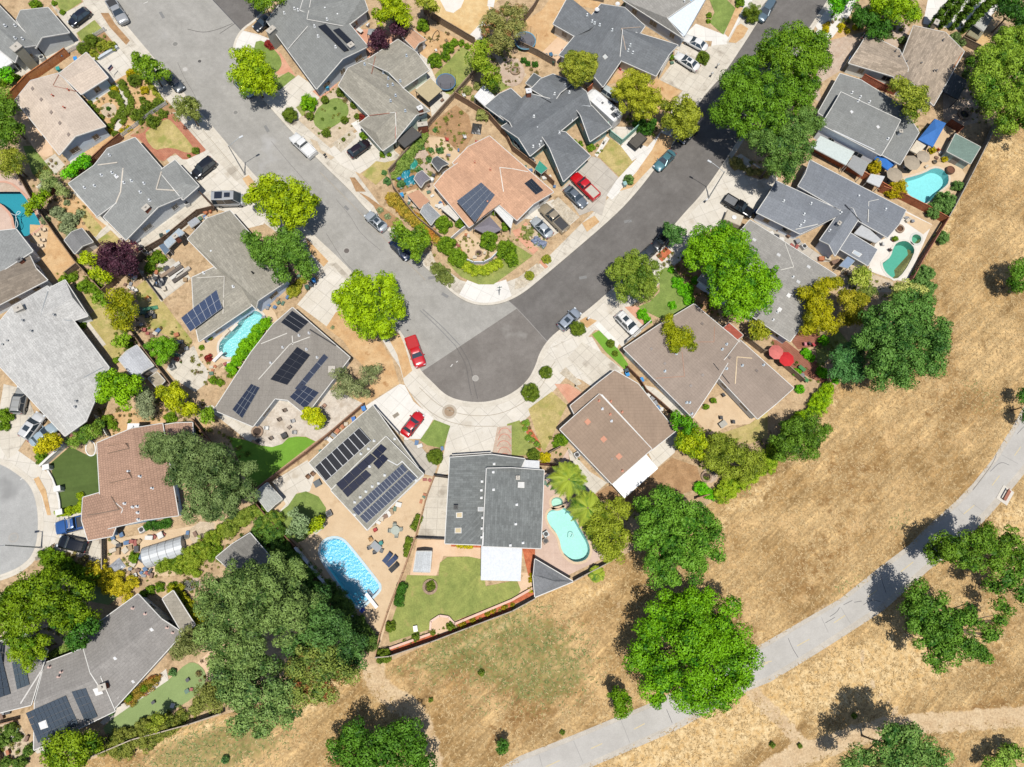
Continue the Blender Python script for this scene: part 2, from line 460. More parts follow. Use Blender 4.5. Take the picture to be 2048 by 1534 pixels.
# ------------------------------------------------------------ houses
WIN_FR='eceae4'
class House:
    def __init__(s,label,roof,wall,shells,cat='house',name='house',fascia='e8e6e0',ov=0.38,cap=None,windows=True,base=LZ):
        s.base=base;s.fp=[];s.bv=[];s.bf=[];s.ov=ov
        s.rmat=roof;s.wmat=plain(wall,0.8,0.2,0,.8);s.fmat=plain(fascia,0.6,0.3)
        geo=[s.shell(*sh) for sh in shells]
        allp=[p for g in geo for p in g['fp']];c=sum(allp,Vector())/len(allp)
        s.root=empty(name,(c.x,c.y,base),0,label,cat)
        for k,g in enumerate(geo):s.build(g,k)
        s.bvh=BVHTree.FromPolygons(s.bv,s.bf)
        if cap:
            mb=MB()
            for g in geo:
                for a,b_ in g['ridges']:bar(mb,a+Vector((0,0,0.02)),b_+Vector((0,0,0.02)),0.24,0.06)
            if mb.v:wp(mb.build('ridge_cap',plain(cap,0.8,0.2)),s.root)
        if windows:s.windows()
    def shell(s,spec,ze=2.9,zr=4.3,*opt):
        """'gg a b c d r1 r2' gable/hip ends; 'f ...' flat slab; 's x,y,z ...' free faces"""
        ty,rest=spec.split(' ',1);g={'ridges':[],'gab':[]}
        rm=opt[0] if opt else None;g['mat']=rm;g['ze']=ze
        if ty=='f':
            e=ccw(PP(rest,ze));n=len(e);g['v']=e;g['loop']=list(range(n));g['f']=tess(e);g['fp']=e;return g
        if ty=='s':                                     # verts 'x,y' then heights, faces 'abc def'
            co,hs,fs=rest.split('|');px=parse(co);hs=[float(h) for h in hs.split()]
            v=[P(q[0],q[1],h) for q,h in zip(px,hs)];fc=[]
            for w_ in fs.split():
                ids=[ord(ch)-97 for ch in w_];pl=[v[i] for i in ids]
                a=sum(p.x*q.y-q.x*p.y for p,q in zip(pl,pl[1:]+pl[:1]));fc.append(ids if a>0 else ids[::-1])
            cnt={}
            for f in fc:
                for a,b_ in zip(f,f[1:]+f[:1]):cnt[(a,b_)]=1
            nxt={a:b_ for (a,b_) in cnt if (b_,a) not in cnt};st=next(iter(nxt));lp=[st]
            while nxt[lp[-1]] !=st and len(lp)<99:lp.append(nxt[lp[-1]])
            g['v']=v;g['f']=[]
            for f in fc:
                g['f']+=[tuple(f[i] for i in t) for t in tess([v[i] for i in f])] if len(f)>4 else [tuple(f)]
            g['loop']=lp;g['fp']=[v[i] for i in lp];g['free']=True
            return g
        q=parse(rest);md=lambda u,v:((u[0]+v[0])/2,(u[1]+v[1])/2);best=None
        for k in range(4):                                # whichever way round the corners were listed, the ridge ends belong to the short sides
            for rv in (0,1):
                o=(q[:4][::-1] if rv else q[:4]);o=o[k:]+o[:k];cost=math.dist(md(o[3],o[0]),q[4])+math.dist(md(o[1],o[2]),q[5])
                if best is None or cost<best[0]-1e-6:best=(cost,o)
        q=list(best[1])+q[4:];a,b_,c,d=(P(x[0],x[1],ze) for x in q[:4]);r1,r2=(P(x[0],x[1],zr) for x in q[4:6])
        if ty[0]=='g':m=(a+d)/2;e=(r2-r1);dd=(a-d);# slide the ridge end on to the gable line
        if ty[0]=='g':r1=s.slide(r1,r2,d,a)
        if ty[1]=='g':r2=s.slide(r2,r1,b_,c)
        g['v']=[a,b_,c,d,r1,r2];f=[[0,1,5,4],[2,3,4,5]];lp=[0,1]
        if ty[1]=='h':f.append([1,2,5])
        else:lp.append(5);g['gab'].append((1,2,5,4))
        lp+=[2,3]
        if ty[0]=='h':f.append([3,0,4])
        else:lp.append(4);g['gab'].append((3,0,4,5))
        area=sum(p.x*q_.y-q_.x*p.y for p,q_ in zip([a,b_,c,d],[b_,c,d,a]))
        if area<0:f=[x[::-1] for x in f];lp=lp[::-1]
        g['f']=[tuple(x) for x in f];g['loop']=lp;g['fp']=ccw([a,b_,c,d]);g['ridges']=[(r1,r2)]
        if ty[1]=='h':g['ridges']+=[(b_,r2),(c,r2)]
        if ty[0]=='h':g['ridges']+=[(a,r1),(d,r1)]
        return g
    def slide(s,r,other,p,q):
        """intersection in plan of the ridge line with the gable line p-q"""
        d1=r-other;d2=q-p;den=d1.x*d2.y-d1.y*d2.x
        if abs(den)<1e-6:return r
        t=((p.x-other.x)*d2.y-(p.y-other.y)*d2.x)/den
        n=other+d1*t;n.z=r.z
        return n if (n-r).length<2.5 else r
    def build(s,g,k):
        v,th=g['v'],0.14;n=len(v);lp=g['loop'];low=[p-Vector((0,0,th)) for p in v]
        k0=len(s.bv);s.bv+=v;s.bf+=[tuple(k0+i for i in f) for f in g['f']]
        mb=MB();mb.add(v,g['f']);mb.add(low,[f[::-1] for f in g['f']])
        m=len(lp);e=[v[i] for i in lp]+[low[i] for i in lp];mb.add(e,[((i+1) % m,i,m+i,m+(i+1) % m) for i in range(m)])
        wp(mb.build('roof',g['mat'] or s.rmat,uv=True),s.root)
        fb=MB()                                          # fascia and gutter
        cen=sum(g['fp'],Vector())/len(g['fp'])
        for i in range(m):
            a,b_=v[lp[i]],v[lp[(i+1) % m]];d=(b_-a);
            if d.length<0.3:continue
            o=Vector((d.y,-d.x,0)).normalized()*0.05;dn=Vector((0,0,-0.06))
            bar(fb,a+o+dn,b_+o+dn,0.11,0.17)
        fo=wp(fb.build('fascia',s.fmat),s.root)
        ze=min(p.z for p in g['fp']);ins=inset(g['fp'],s.ov);ze=g['ze'] if not g.get('free') else ze;wb=MB();z0=s.base-0.05;jit=0.003*k
        if g.get('free'):
            zs=[p.z-0.13 for p in g['fp']];mm=len(ins)
            wv=[Vector((p.x,p.y,z0)) for p in ins]+[Vector((p.x,p.y,z)) for p,z in zip(ins,zs)]
            wb.add(wv,[(i,(i+1) % mm,mm+(i+1) % mm,mm+i) for i in range(mm)])
        else:
            wb.prism(inset(g['fp'],s.ov+jit),z0,ze-0.02,bottom=False)
            for (p,q,r,r_) in g['gab']:
                A,B,C_,D_=v[p],v[q],v[r],v[r_];dr=(D_-C_);dr.z=0
                if dr.length>1e-3:dr.normalize()
                mid=dr*(s.ov+jit);al=(B-A).normalized()*(s.ov)
                tz=Vector((0,0,-0.16));t=[A+mid+al,B+mid-al,C_+mid+tz];t[0].z=t[1].z=ze-0.03
                t2=[x+dr*0.15 for x in t];wb.add(t+t2,[(0,1,2),(5,4,3),(0,2,5,3),(1,4,5,2)])
        s.walls=wp(wb.build('wall',s.wmat),s.root)
        s.fp.append((inset(g['fp'],s.ov+jit),ze))
    def windows(s,every=3.6,gpx=None):
        i0=0
        for k,(fp,ze) in enumerate(s.fp):
            n=len(fp)
            for i in range(n):
                a,b_=fp[i],fp[(i+1) % n];d=b_-a;L=d.length
                if L<3.0 or ze<2.2:continue
                d.normalize();nn=Vector((d.y,-d.x,0));mid=(a+b_)/2
                if nn.dot(-mid.normalized())<-0.1:continue
                cnt=max(1,min(4,int(L/every)))
                for j in range(cnt):
                    c=a+d*(L*(j+0.5)/cnt)+nn*0.02
                    t=c+nn*0.6
                    if any(inside((t.x,t.y),q[0]) for m_,q in enumerate(s.fp) if m_ !=k):continue
                    wd=1.5 if (i+j) % 2 else 1.0;zc_=s.base+1.5;fr=MB()
                    for (x0,z0_,w2,h2) in ((0,0.55,wd+.16,.09),(0,-.55,wd+.16,.09),(-wd/2,0,.08,1.1),(wd/2,0,.08,1.1),(0,0,.05,1.1)):
                        fr.box((c.x+d.x*x0,c.y+d.y*x0,zc_+z0_),(w2,.07,h2),math.atan2(d.y,d.x))
                    f=wp(fr.build('window',plain(WIN_FR,.5)),s.root)
                    pn=MB();pn.box((c.x,c.y,zc_),(wd-.06,.03,1.02),math.atan2(d.y,d.x));p=pn.build('pane',glassmat());p.parent=f
                    i0+=1
                    if i0>9:return
    def hit(s,px,py):
        d=ray(px,py);h=s.bvh.ray_cast(Vector((0,0,HC)),d)
        return (h[0],h[1]) if h[0] is not None else (None,None)
    def door(s,pa,pb,kind='garage_door',hexc='e6e2da',ht=2.15):
        """door in the wall between two pixels (traced at the wall's foot)"""
        a,b_=P(*parse(pa)[0],s.base),P(*parse(pb)[0],s.base);d=b_-a;m=(a+b_)/2;mb=MB();L=d.length;rz=math.atan2(d.y,d.x)
        mb.box((m.x,m.y,s.base+ht/2),(L,.10,ht),rz)
        for j in range(1,4):mb.box((m.x,m.y,s.base+ht*j/4),(L-.1,.13,.04),rz)
        o=wp(mb.build(kind,plain(hexc,.5)),s.root)
    def lines(s,spec,hexc='d9d4c8',wd=0.16,name='ridge_flashing'):
        mb=MB();
        for seg in spec.split('|'):
            q=parse(seg)
            for (x0,y0),(x1,y1) in zip(q[:-1],q[1:]):
                N=6;pr=None
                for k in range(N+1):
                    t=k/N;h,nrm=s.hit(x0+(x1-x0)*t,y0+(y1-y0)*t)
                    if h is not None:
                        if pr is not None and abs(pr.z-h.z)<0.8:bar(mb,pr+Vector((0,0,.035)),h+Vector((0,0,.035)),wd,.03)
                        pr=h.copy()
        if mb.v:wp(mb.build(name,plain(hexc,.6)),s.root)
    def vents(s,spec,hexc='dfe3e6'):
        for (x,y) in parse(spec):
            h,n=s.hit(x,y)
            if h is None:continue
            mb=MB();c=h;mb.box(c+Vector((0,0,.03)),(.36,.36,.05));mb.tube(c,c+Vector((0,0,.42)),.09,.09,10);mb.lathe(c+Vector((0,0,.40)),[(.13,0),(.15,.06),(.02,.12)],12)
            wp(mb.build('roof_vent',plain(hexc,.45,.5)),s.root)
    def boxvents(s,spec,hexc='8a8580',sz=0.5):
        for (x,y) in parse(spec):
            h,n=s.hit(x,y)
            if h is None:continue
            up=n;sl_=Vector((0,0,1))-n*n.z;u=sl_.normalized() if sl_.length>.01 else Vector((0,1,0));r_=u.cross(n)
            vs=[h+r_*(i*sz/2)+u*(j*sz/2)+n*z for z in (-.02,.13) for i,j in ((-1,-1),(1,-1),(1,1),(-1,1))]
            for q in vs[4:6]:q+=-n*.05
            mb=MB();mb.add(vs,[(3,2,1,0),(4,5,6,7),(0,1,5,4),(1,2,6,5),(2,3,7,6),(3,0,4,7)])
            wp(mb.build('roof_vent',plain(hexc,.6)),s.root)
    def quad(s,spec):
        q=parse(spec);cx=sum(p[0] for p in q)/len(q);cy=sum(p[1] for p in q)/len(q);h,n=s.hit(cx,cy)
        if h is None:print('NO HIT',spec);return None
        out=[]
        for (x,y) in q:
            d=ray(x,y);t=(h-Vector((0,0,HC))).dot(n)/d.dot(n);out.append(Vector((0,0,HC))+d*t)
        return out,n
    def skylight(s,spec,glass='2c3440',frame='e9e7e2'):
        r=s.quad(spec)
        if not r:return
        q,n=r;c=sum(q,Vector())/4;mb=MB()
        vs=[p-n*.02 for p in q]+[p+n*.14 for p in q];sg=1 if (q[1]-q[0]).cross(q[2]-q[1]).dot(n)>0 else-1
        fs=[(0,1,5,4),(1,2,6,5),(2,3,7,6),(3,0,4,7),(4,5,6,7)]
        mb.add(vs,fs if sg>0 else [f[::-1] for f in fs]);o=wp(mb.build('skylight',plain(frame,.5)),s.root)
        iq=[c+(p-c)*.78+n*.165 for p in q];m2=MB();m2.add(iq,[(0,1,2,3)] if sg>0 else [(3,2,1,0)])
        p_=m2.build('pane',plain(glass,.12,.6));p_.parent=o
    def solar(s,spec,nx,ny,hexc='2b3350',rails='b9bfc6',gap=0.05,lift=0.12,split=True):
        r=s.quad(spec)
        if not r:return
        q,n=r;a,b_,c,d=q;mat=solarmat(hexc);fr=plain(rails,.4,.5)
        if (b_-a).cross(d-a).dot(n)<0:a,b_,c,d=b_,a,d,c
        def pt(u,v):return (a*(1-u)+b_*u)*(1-v)+(d*(1-u)+c*u)*v
        rb=MB()
        for v_ in np.linspace(0,1,ny*2+1)[1::2]:
            for dv in (-.25/ny,.25/ny):bar(rb,pt(0.0,v_+dv)+n*(lift-.06),pt(1,v_+dv)+n*(lift-.06),.05,.05,up=n)
        if gap>.04:
            E=[pt(0,0),pt(1,0),pt(1,1),pt(0,1)];rb.add([p+n*(lift-.025) for p in E],[(0,1,2,3)])
        arr=wp(rb.build('solar_array',fr),s.root);gu=gap/(b_-a).length/2;gv=gap/(d-a).length/2;big=MB()
        for i in range(nx):
            for j in range(ny):
                u0,u1,v0,v1=i/nx+gu,(i+1)/nx-gu,j/ny+gv,(j+1)/ny-gv
                E=[pt(u0,v0),pt(u1,v0),pt(u1,v1),pt(u0,v1)];vs=[p+n*(lift-.02) for p in E]+[p+n*(lift+.02) for p in E]
                mb=MB() if split else big;mb.add(vs,[(4,5,6,7),(0,1,5,4),(1,2,6,5),(2,3,7,6),(3,0,4,7)])
                if split:mb.build('solar_panel',mat,uv=True).parent=arr
        if not split:big.build('solar_panel',mat,uv=True).parent=arr
    def chimney(s,px,size=(0.9,0.6),top=1.0,rz=0.0,hexc='9c5a42',cap='c9c2b6',foot=None,brick=True,down=None):
        q=parse(px)[0];h,n=s.hit(*q)
        if h is None:h=P(q[0],q[1],3.2)
        zb=down if down is not None else h.z-.7;mb=MB();zt=h.z+top
        m=grainy('chimney_brick',hexc,'b0705a',2.0,9,.3,.9,(0.25,0.09,0.015,.5)) if brick else plain(hexc,.8)
        mb.box((h.x,h.y,(zb+zt)/2),(size[0],size[1],zt-zb),R(rz));st=wp(mb.build('chimney',m,uv=True),s.root)
        m2=MB();m2.box((h.x,h.y,zt+.05),(size[0]+.16,size[1]+.16,.1),R(rz));m2.tube((h.x,h.y,zt+.1),(h.x,h.y,zt+.4),.16,.13,10)
        m2.build('chimney_cap',plain(cap,.6)).parent=st
        return st

# ------------------------------------------------------------ foliage
def leafcloud(lobes,clump=0.75,leaf=0.30,dens=1.0,fill=0.78,seed=0,up=0.35,flat=0.75,low=-0.35,aspect=0.6):
    """leaf quads on pads spread over each ellipsoid lobe, with deep gaps between them and a thin inner core"""
    g=np.random.default_rng(seed);leaf*=.74;A=leaf*leaf*aspect;C=[];CR=[];TN=[];L=np.array(lobes);big=L[:,3].max()>1.6
    for k,(x,y,z,rx,rz_) in enumerate(lobes):
        pr=min(clump*(1.15 if big else 1.0),rx*.5);area=2*math.pi*rx*(rx*.45+rz_*.75);n=max(5,int(dens*(1.0 if big else 1.7)*area/(math.pi*pr*pr)))
        v=g.normal(size=(n*4,3));v/=np.linalg.norm(v,axis=1)[:,None];v=v[v[:,2]>low][:n]
        rr=g.uniform(.70,1.06,len(v)) if big else g.uniform(.86,1.0,len(v));rr[g.random(len(v))>fill+.14]*=.72
        rr*=1+.10*np.sin(v[:,0]*5+x)*np.cos(v[:,1]*6+y)
        out_=g.random(len(v))<.12;rr[out_]*=1.13
        c=v*rr[:,None]*np.array([rx-pr*.55,rx-pr*.55,max(.1,rz_-pr*.4)])+np.array([x,y,z]);keep=np.ones(len(c),bool)
        for j in range(len(L)):
            if j !=k:keep &=(((c[:,0]-L[j,0])/L[j,3])**2+((c[:,1]-L[j,1])/L[j,3])**2+((c[:,2]-L[j,2])/L[j,4])**2)>.36
        c=c[keep];C.append(c);CR.append(g.uniform(.6,1.3,len(c))*pr)
    C=np.concatenate(C);CR=np.concatenate(CR);tn=g.random(len(C))
    m=np.maximum(8,(1.9*(4.2 if big else 3.2)*CR*CR/A*min(1,dens+.1)).astype(int));id_=np.repeat(np.arange(len(C)),m);N=len(id_)
    d=g.normal(size=(N,3));d[:,2]=d[:,2]*.9+up*.6+.1;d/=np.linalg.norm(d,axis=1)[:,None]
    lump=1+.13*np.sin(d[:,0]*4.5+id_*1.7)*np.sin(d[:,1]*5+id_)
    p=C[id_]+d*(CR[id_]*lump*g.uniform(.66,1.04,N))[:,None]*np.stack([np.ones(N),np.ones(N),np.where(d[:,2]>0,flat,1.7 if big else .9)],1)
    nrm=d*1.25+g.normal(size=(N,3))*.5;sz=leaf*g.uniform(.6,1.3,N)/2;tone=tn[id_]*.7+g.random(N)*.3
    if big or True:                                       # inner core: keeps the sky and the ground from showing through everywhere
        P2=[];N2=[]
        for (x,y,z,rx,rz_) in lobes:
            n=int(1.9*dens*2*math.pi*rx*(rx*.45+rz_*.75)*.4/(A*3.2))+6
            v=g.normal(size=(n,3));v/=np.linalg.norm(v,axis=1)[:,None];v[:,2]=np.where(v[:,2]<low,-v[:,2],v[:,2]);P2.append(v*np.array([rx,rx,rz_])*g.uniform(.36,.52,n)[:,None]+np.array([x,y,z]));N2.append(v+g.normal(size=(n,3))*.5)
        P2=np.concatenate(P2);p=np.concatenate([p,P2]);nrm=np.concatenate([nrm,np.concatenate(N2)]);sz=np.concatenate([sz,np.full(len(P2),leaf*.95)]);tone=np.concatenate([tone,g.random(len(P2))*.4]);N=len(p)  # core leaves keep to darker tones: shade inside the crown put into their colour
    nrm/=np.linalg.norm(nrm,axis=1)[:,None]
    t=np.cross(nrm,g.normal(size=(N,3)));t/=np.linalg.norm(t,axis=1)[:,None]+1e-9;b=np.cross(nrm,t);sz=sz[:,None]
    V=np.stack([p-t*sz-b*sz*aspect,p+t*sz-b*sz*aspect,p+t*sz+b*sz*aspect*.6,p-t*sz*.7+b*sz*aspect],1).reshape(-1,3)
    return V.astype(np.float32),np.repeat(tone,4).astype(np.float32)

def cloudmesh(name,V,tone,mat):
    n=len(V)//4;me=bpy.data.meshes.new(name);me.vertices.add(len(V));me.vertices.foreach_set('co',V.ravel())
    me.loops.add(len(V));me.loops.foreach_set('vertex_index',np.arange(len(V),dtype=np.int32));me.polygons.add(n)
    me.polygons.foreach_set('loop_start',np.arange(0,len(V),4,dtype=np.int32));me.update(calc_edges=True)
    a=me.attributes.new('tone','FLOAT','POINT');a.data.foreach_set('value',tone);me.materials.append(mat)
    return me

PAL={  # dark tone, light tone, optional third
    'mid':('4a7028','82a23a',None),'lime':('7a961c','aebf38',None),'dark':('2c5220','4f7c30',None),'olive':('6f8434','a8ae4c',None),
    'grey':('6f7f58','a6b285',None),'purple':('2f1a28','53313e',None),'yellow':('9ba01e','d6c62e',None),'bluegreen':('36623a','6f9658',None),
    'conif':('4a6b38','93a765',None),'rust':('5e7038','9a9a5c','a8744c'),'bright':('3f8a1c','7fc832',None),'hedge':('4c6624','788c38',None),
    'golden':('8c8c22','c9b838',None),'red':('6a2020','a04038',None),'flower':('4f7a35','8aa94a','f0e8e6'),'pink':('4f7a35','8aa94a','d87a86'),
    'brown':('5a3a26','8a6040',None),'oleander':('6e8a4a','a3b070','f4f2ea'),'lav':('7a88a8','a4aec4','8aa06a'),'orange':('6a7a2a','b09a3a','d8792e'),
    'redtree':('55753a','8c9a50','9c5a3a')}
TRUNK=None
def trunkmat():
    global TRUNK
    if TRUNK is None:TRUNK=grainy('bark','6f5c49','94816c',1.5,9,.3)
    return TRUNK

SEED=[100]
def tree(label,s,h=8.0,pal='mid',leaf=0.32,clump=0.8,name='tree',cat='tree',vs=0.62,dens=1.0,group=None,limbs=True,up=.35,base=LZ,aspect=.6,fill=.78,tr=None,lowz=-.4):
    """s = lobes 'x,y,r ...' in pixels; h = height of the top of the crown"""
    SEED[0]+=1;lob=[];Q=parse(s);ws=sum(q[2]**2 for q in Q);mx,my=(sum(q[i]*q[2]**2 for q in Q)/ws for i in (0,1));Rm=max(math.hypot(q[0]-mx,q[1]-my)+q[2] for q in Q)
    for q in Q:
        x,y,r_=q[0],q[1],q[2];dd=math.hypot(x-mx,y-my)/Rm;hh=h*(1-.62*dd*dd);k=mpp(x,y,hh*.8);rr=r_*k*1.10
        zc_=max(base+rr*vs*.6,hh-rr*vs);p=P(x,y,zc_);lob.append((p.x,p.y,zc_,rr,rr*vs))
    wsum=sum(l[3]**2 for l in lob);cx=sum(l[0]*l[3]**2 for l in lob)/wsum;cy=sum(l[1]*l[3]**2 for l in lob)/wsum
    root=empty(name,(cx,cy,base),0,label,cat,group)
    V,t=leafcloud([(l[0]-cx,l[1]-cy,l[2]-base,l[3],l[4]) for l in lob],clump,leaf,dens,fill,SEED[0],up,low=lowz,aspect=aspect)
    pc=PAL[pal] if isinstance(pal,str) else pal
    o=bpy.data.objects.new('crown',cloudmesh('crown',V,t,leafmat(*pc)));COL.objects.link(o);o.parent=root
    if limbs:
        mb=MB();big=max(l[3] for l in lob);tr_=tr or max(.10,big*.055);zt=min(l[2] for l in lob)-base;zt=max(.5,zt*.75)
        mb.tube((0,0,-.1),(0,0,.35),tr_*1.5,tr_*1.05,9);mb.tube((0,0,.35),(.06,.04,zt),tr_*1.05,tr_*.75,9)
        for l in lob:
            e=Vector((l[0]-cx,l[1]-cy,l[2]-base));mid=Vector((e.x*.5,e.y*.5,zt+(e.z-zt)*.35))
            mb.tube((.06,.04,zt*.92),mid,tr_*.6,tr_*.42,7);mb.tube(mid,e,tr_*.42,tr_*.2,6)
            for kk in range(3):
                a=kk*2.1+SEED[0];mb.tube(mid,e+Vector((math.cos(a)*l[3]*.6,math.sin(a)*l[3]*.6,l[4]*.2)),tr_*.3,tr_*.08,5)
        mb.build('trunk',trunkmat()).parent=root
    return root

ORD=['first','second','third','fourth','fifth','sixth','seventh','eighth','ninth','tenth','eleventh','twelfth']
def shrubs(label,s,pal='hedge',hf=1.1,name='shrub',cat='shrub',leaf=0.16,clump=0.28,group=None,labels=None,vs=0.8,dens=1.0,base=LZ,order='x',ball=False,topo=None):
    """one shrub per 'x,y,r' (pixels)"""
    q=parse(s);n=len(q);order_=sorted(range(n),key=lambda i:q[i][0 if order=='x' else 1]);rank={i:k for k,i in enumerate(order_)}
    out=[]
    for i,v in enumerate(q):
        SEED[0]+=1;x,y,r_=v[:3];rr=r_*mpp(x,y);rz_=rr*vs*hf;zc_=base+rz_*.75;p=P(x,y,zc_)
        if labels:lb=labels[i]
        elif n>1:
            k=rank[i];last=n-1
            if n==2:pos=('left one of the pair','right one of the pair') if order=='x' else ('upper one of the pair','lower one of the pair')
            else:pos=None
            if pos:lb=f'{label}, {pos[k]}'
            else:lb=f"{label}, "+(('leftmost' if k==0 else 'rightmost' if k==last else ORD[k]+' from the left') if order=='x' else ('topmost' if k==0 else 'lowest' if k==last else ORD[k]+' from the top'))+f' of {n}'
        else:lb=label
        lf=leaf if not ball else leaf*.6
        sh=[(0,0,rz_*.75,rr,rz_)]
        if not ball and rr>.35:
            a0=SEED[0]*1.7;sh=[(0,0,rz_*.8,rr*.78,rz_)]+[(math.cos(a0+j*1.65)*rr*f_,math.sin(a0+j*1.65)*rr*f_,rz_*(.45+.15*(j % 2)),rr*(1.06-f_),rz_*.6) for j,f_ in enumerate((.52,.66,.48,.72))]
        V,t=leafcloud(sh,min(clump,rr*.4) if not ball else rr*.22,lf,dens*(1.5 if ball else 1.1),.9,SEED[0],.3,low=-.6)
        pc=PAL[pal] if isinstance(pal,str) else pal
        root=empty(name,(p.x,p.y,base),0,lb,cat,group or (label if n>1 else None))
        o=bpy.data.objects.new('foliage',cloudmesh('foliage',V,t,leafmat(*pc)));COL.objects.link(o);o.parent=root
        mb=MB();mb.tube((0,0,-.05),(0,0,rz_),.05,.03,6)
        for a in range(4):mb.tube((0,0,.1),(math.cos(a*1.6)*rr*.5,math.sin(a*1.6)*rr*.5,rz_),.03,.012,5)
        mb.build('stem',trunkmat()).parent=root;out.append(root)
    return out

def hedge(label,s,wd=1.0,ht=1.2,pal='hedge',leaf=0.16,name='hedge',cat='hedge',clump=.3,vary=.15,group=None,dens=1.0):
    """clipped or loose hedge along a line of pixels"""
    SEED[0]+=1;pts=PP(s);lob=[]
    for a,b_ in zip(pts[:-1],pts[1:]):
        L=(b_-a).length;n=max(1,int(L/(wd*.45)))
        for k in range(n+1):
            p=a+(b_-a)*(k/n);j=1+random.uniform(-vary,vary);lob.append((p.x,p.y,ht*.5*j+LZ,wd*.5*j,ht*.52*j))
    cx=sum(l[0] for l in lob)/len(lob);cy=sum(l[1] for l in lob)/len(lob);root=empty(name,(cx,cy,LZ),0,label,cat,group)
    V,t=leafcloud([(l[0]-cx,l[1]-cy,l[2]-LZ,l[3],l[4]) for l in lob],clump,leaf,1.2*dens,.95,SEED[0],.4,low=-.2)
    pc=PAL[pal] if isinstance(pal,str) else pal
    o=bpy.data.objects.new('foliage',cloudmesh('foliage',V,t,leafmat(*pc)));COL.objects.link(o);o.parent=root
    mb=MB()
    for l in lob[::2]:mb.tube((l[0]-cx,l[1]-cy,-.05),(l[0]-cx,l[1]-cy,ht*.7),.035,.015,5)
    mb.build('stem',trunkmat()).parent=root
    return root

def palm(label,px,py,r_,h=7.0,nf=22,seed=1,spread=1.0):
    g=random.Random(seed);rr=r_*mpp(px,py,h);p=P(px,py,h-.5)
    root=empty('palm_tree',(p.x,p.y,LZ),0,label,'palm tree');mb=MB()
    n=8
    for k in range(n):mb.tube((.1*math.sin(k*.6),0,(h-1)*k/n),(.1*math.sin((k+1)*.6),0,(h-1)*(k+1)/n),.2-.006*k,.17-.006*k,9)
    mb.build('trunk',trunkmat()).parent=root
    top=Vector((0.1*math.sin(n*.6),0,h-1.1));V=[];T=[]
    for k in range(nf):
        a=2*math.pi*(k+g.uniform(-.3,.3))/nf;L=rr*g.uniform(.78,1.08);rise=g.uniform(.3,1.3);d=Vector((math.cos(a),math.sin(a),0));pr=top;N=14;tn=g.random()*.8
        side=Vector((-d.y,d.x,0));curl=g.uniform(-.25,.25)
        for j in range(1,N+1):
            t=j/N;q=top+d*(L*(t-.12*t*t))+side*(curl*L*t*t)+Vector((0,0,rise*math.sin(t*1.7)*1.2-1.9*t*t*(1.2+rise*.3)))
            for sg in (-1,1):
                for m in (0,.5):
                    o=pr.lerp(q,m);ll=.75*math.sin(math.pi*min(1,t*.9+.12))+.15;tip=o+side*(sg*ll*.8)+d*(ll*.55)+Vector((0,0,-.28*ll));w_=d*.055
                    V+=[o-w_,tip,tip+w_*.4,o+w_];T+=[tn+g.random()*.2]*4
            V+=[pr-side*.03,q-side*.02,q+side*.02,pr+side*.03];T+=[tn]*4;pr=q
    V=np.array([tuple(v) for v in V],np.float32)
    o=bpy.data.objects.new('crown',cloudmesh('crown',V,np.array(T,np.float32),leafmat('4f7a2c','9aa848',None)));COL.objects.link(o);o.parent=root
    return root

# ------------------------------------------------------------ vehicles (x forward, z up)
def paint(hexc):
    key=('car',hexc)
    if key not in MATS:
        b=NB('car_paint');c=lin(hexc);b.done(c,.28,.5,.25 if hexc not in ('f2f2f0','d0141c','cf1820') else 0.0)
        b.b.inputs['Coat Weight'].default_value=.6;b.b.inputs['Coat Roughness'].default_value=.08;MATS[key]=b.m
    return MATS[key]
WHEEL={}
def wheel(parent,x,y,r_=.33,wd=.22):
    k=(r_,wd)
    if k not in WHEEL:
        a=MB();a.tube((0,-wd/2,0),(0,wd/2,0),r_,r_,18);b_=MB();b_.tube((0,-wd/2-.012,0),(0,wd/2+.012,0),r_*.62,r_*.62,12)
        for j in range(5):
            t=j*1.2566;b_.box((math.cos(t)*r_*.32,0,math.sin(t)*r_*.32),(.07,wd+.05,.07))
        o=a.build('wheel',plain('1c1c1d',.8,.2));q=b_.build('rim',plain('a9adb2',.3,.6,.8));q.parent=o;WHEEL[k]=(o.data,q.data)
        bpy.data.objects.remove(q);bpy.data.objects.remove(o)
    o=bpy.data.objects.new('wheel',WHEEL[k][0]);q=bpy.data.objects.new('rim',WHEEL[k][1])
    COL.objects.link(o);COL.objects.link(q);q.parent=o;o.parent=parent;o.location=(x,y,r_)

def loft(mb,secs,mi=0,caps=True):
    """secs: list of closed rings (same count)"""
    n=len(secs[0]);vs=[v for s_ in secs for v in s_]
    fs=[(j*n+k,j*n+(k+1) % n,(j+1)*n+(k+1) % n,(j+1)*n+k) for j in range(len(secs)-1) for k in range(n)]
    if caps:fs+=[tuple(range(n))[::-1],tuple((len(secs)-1)*n+k for k in range(n))]
    mb.add(vs,fs,mi)

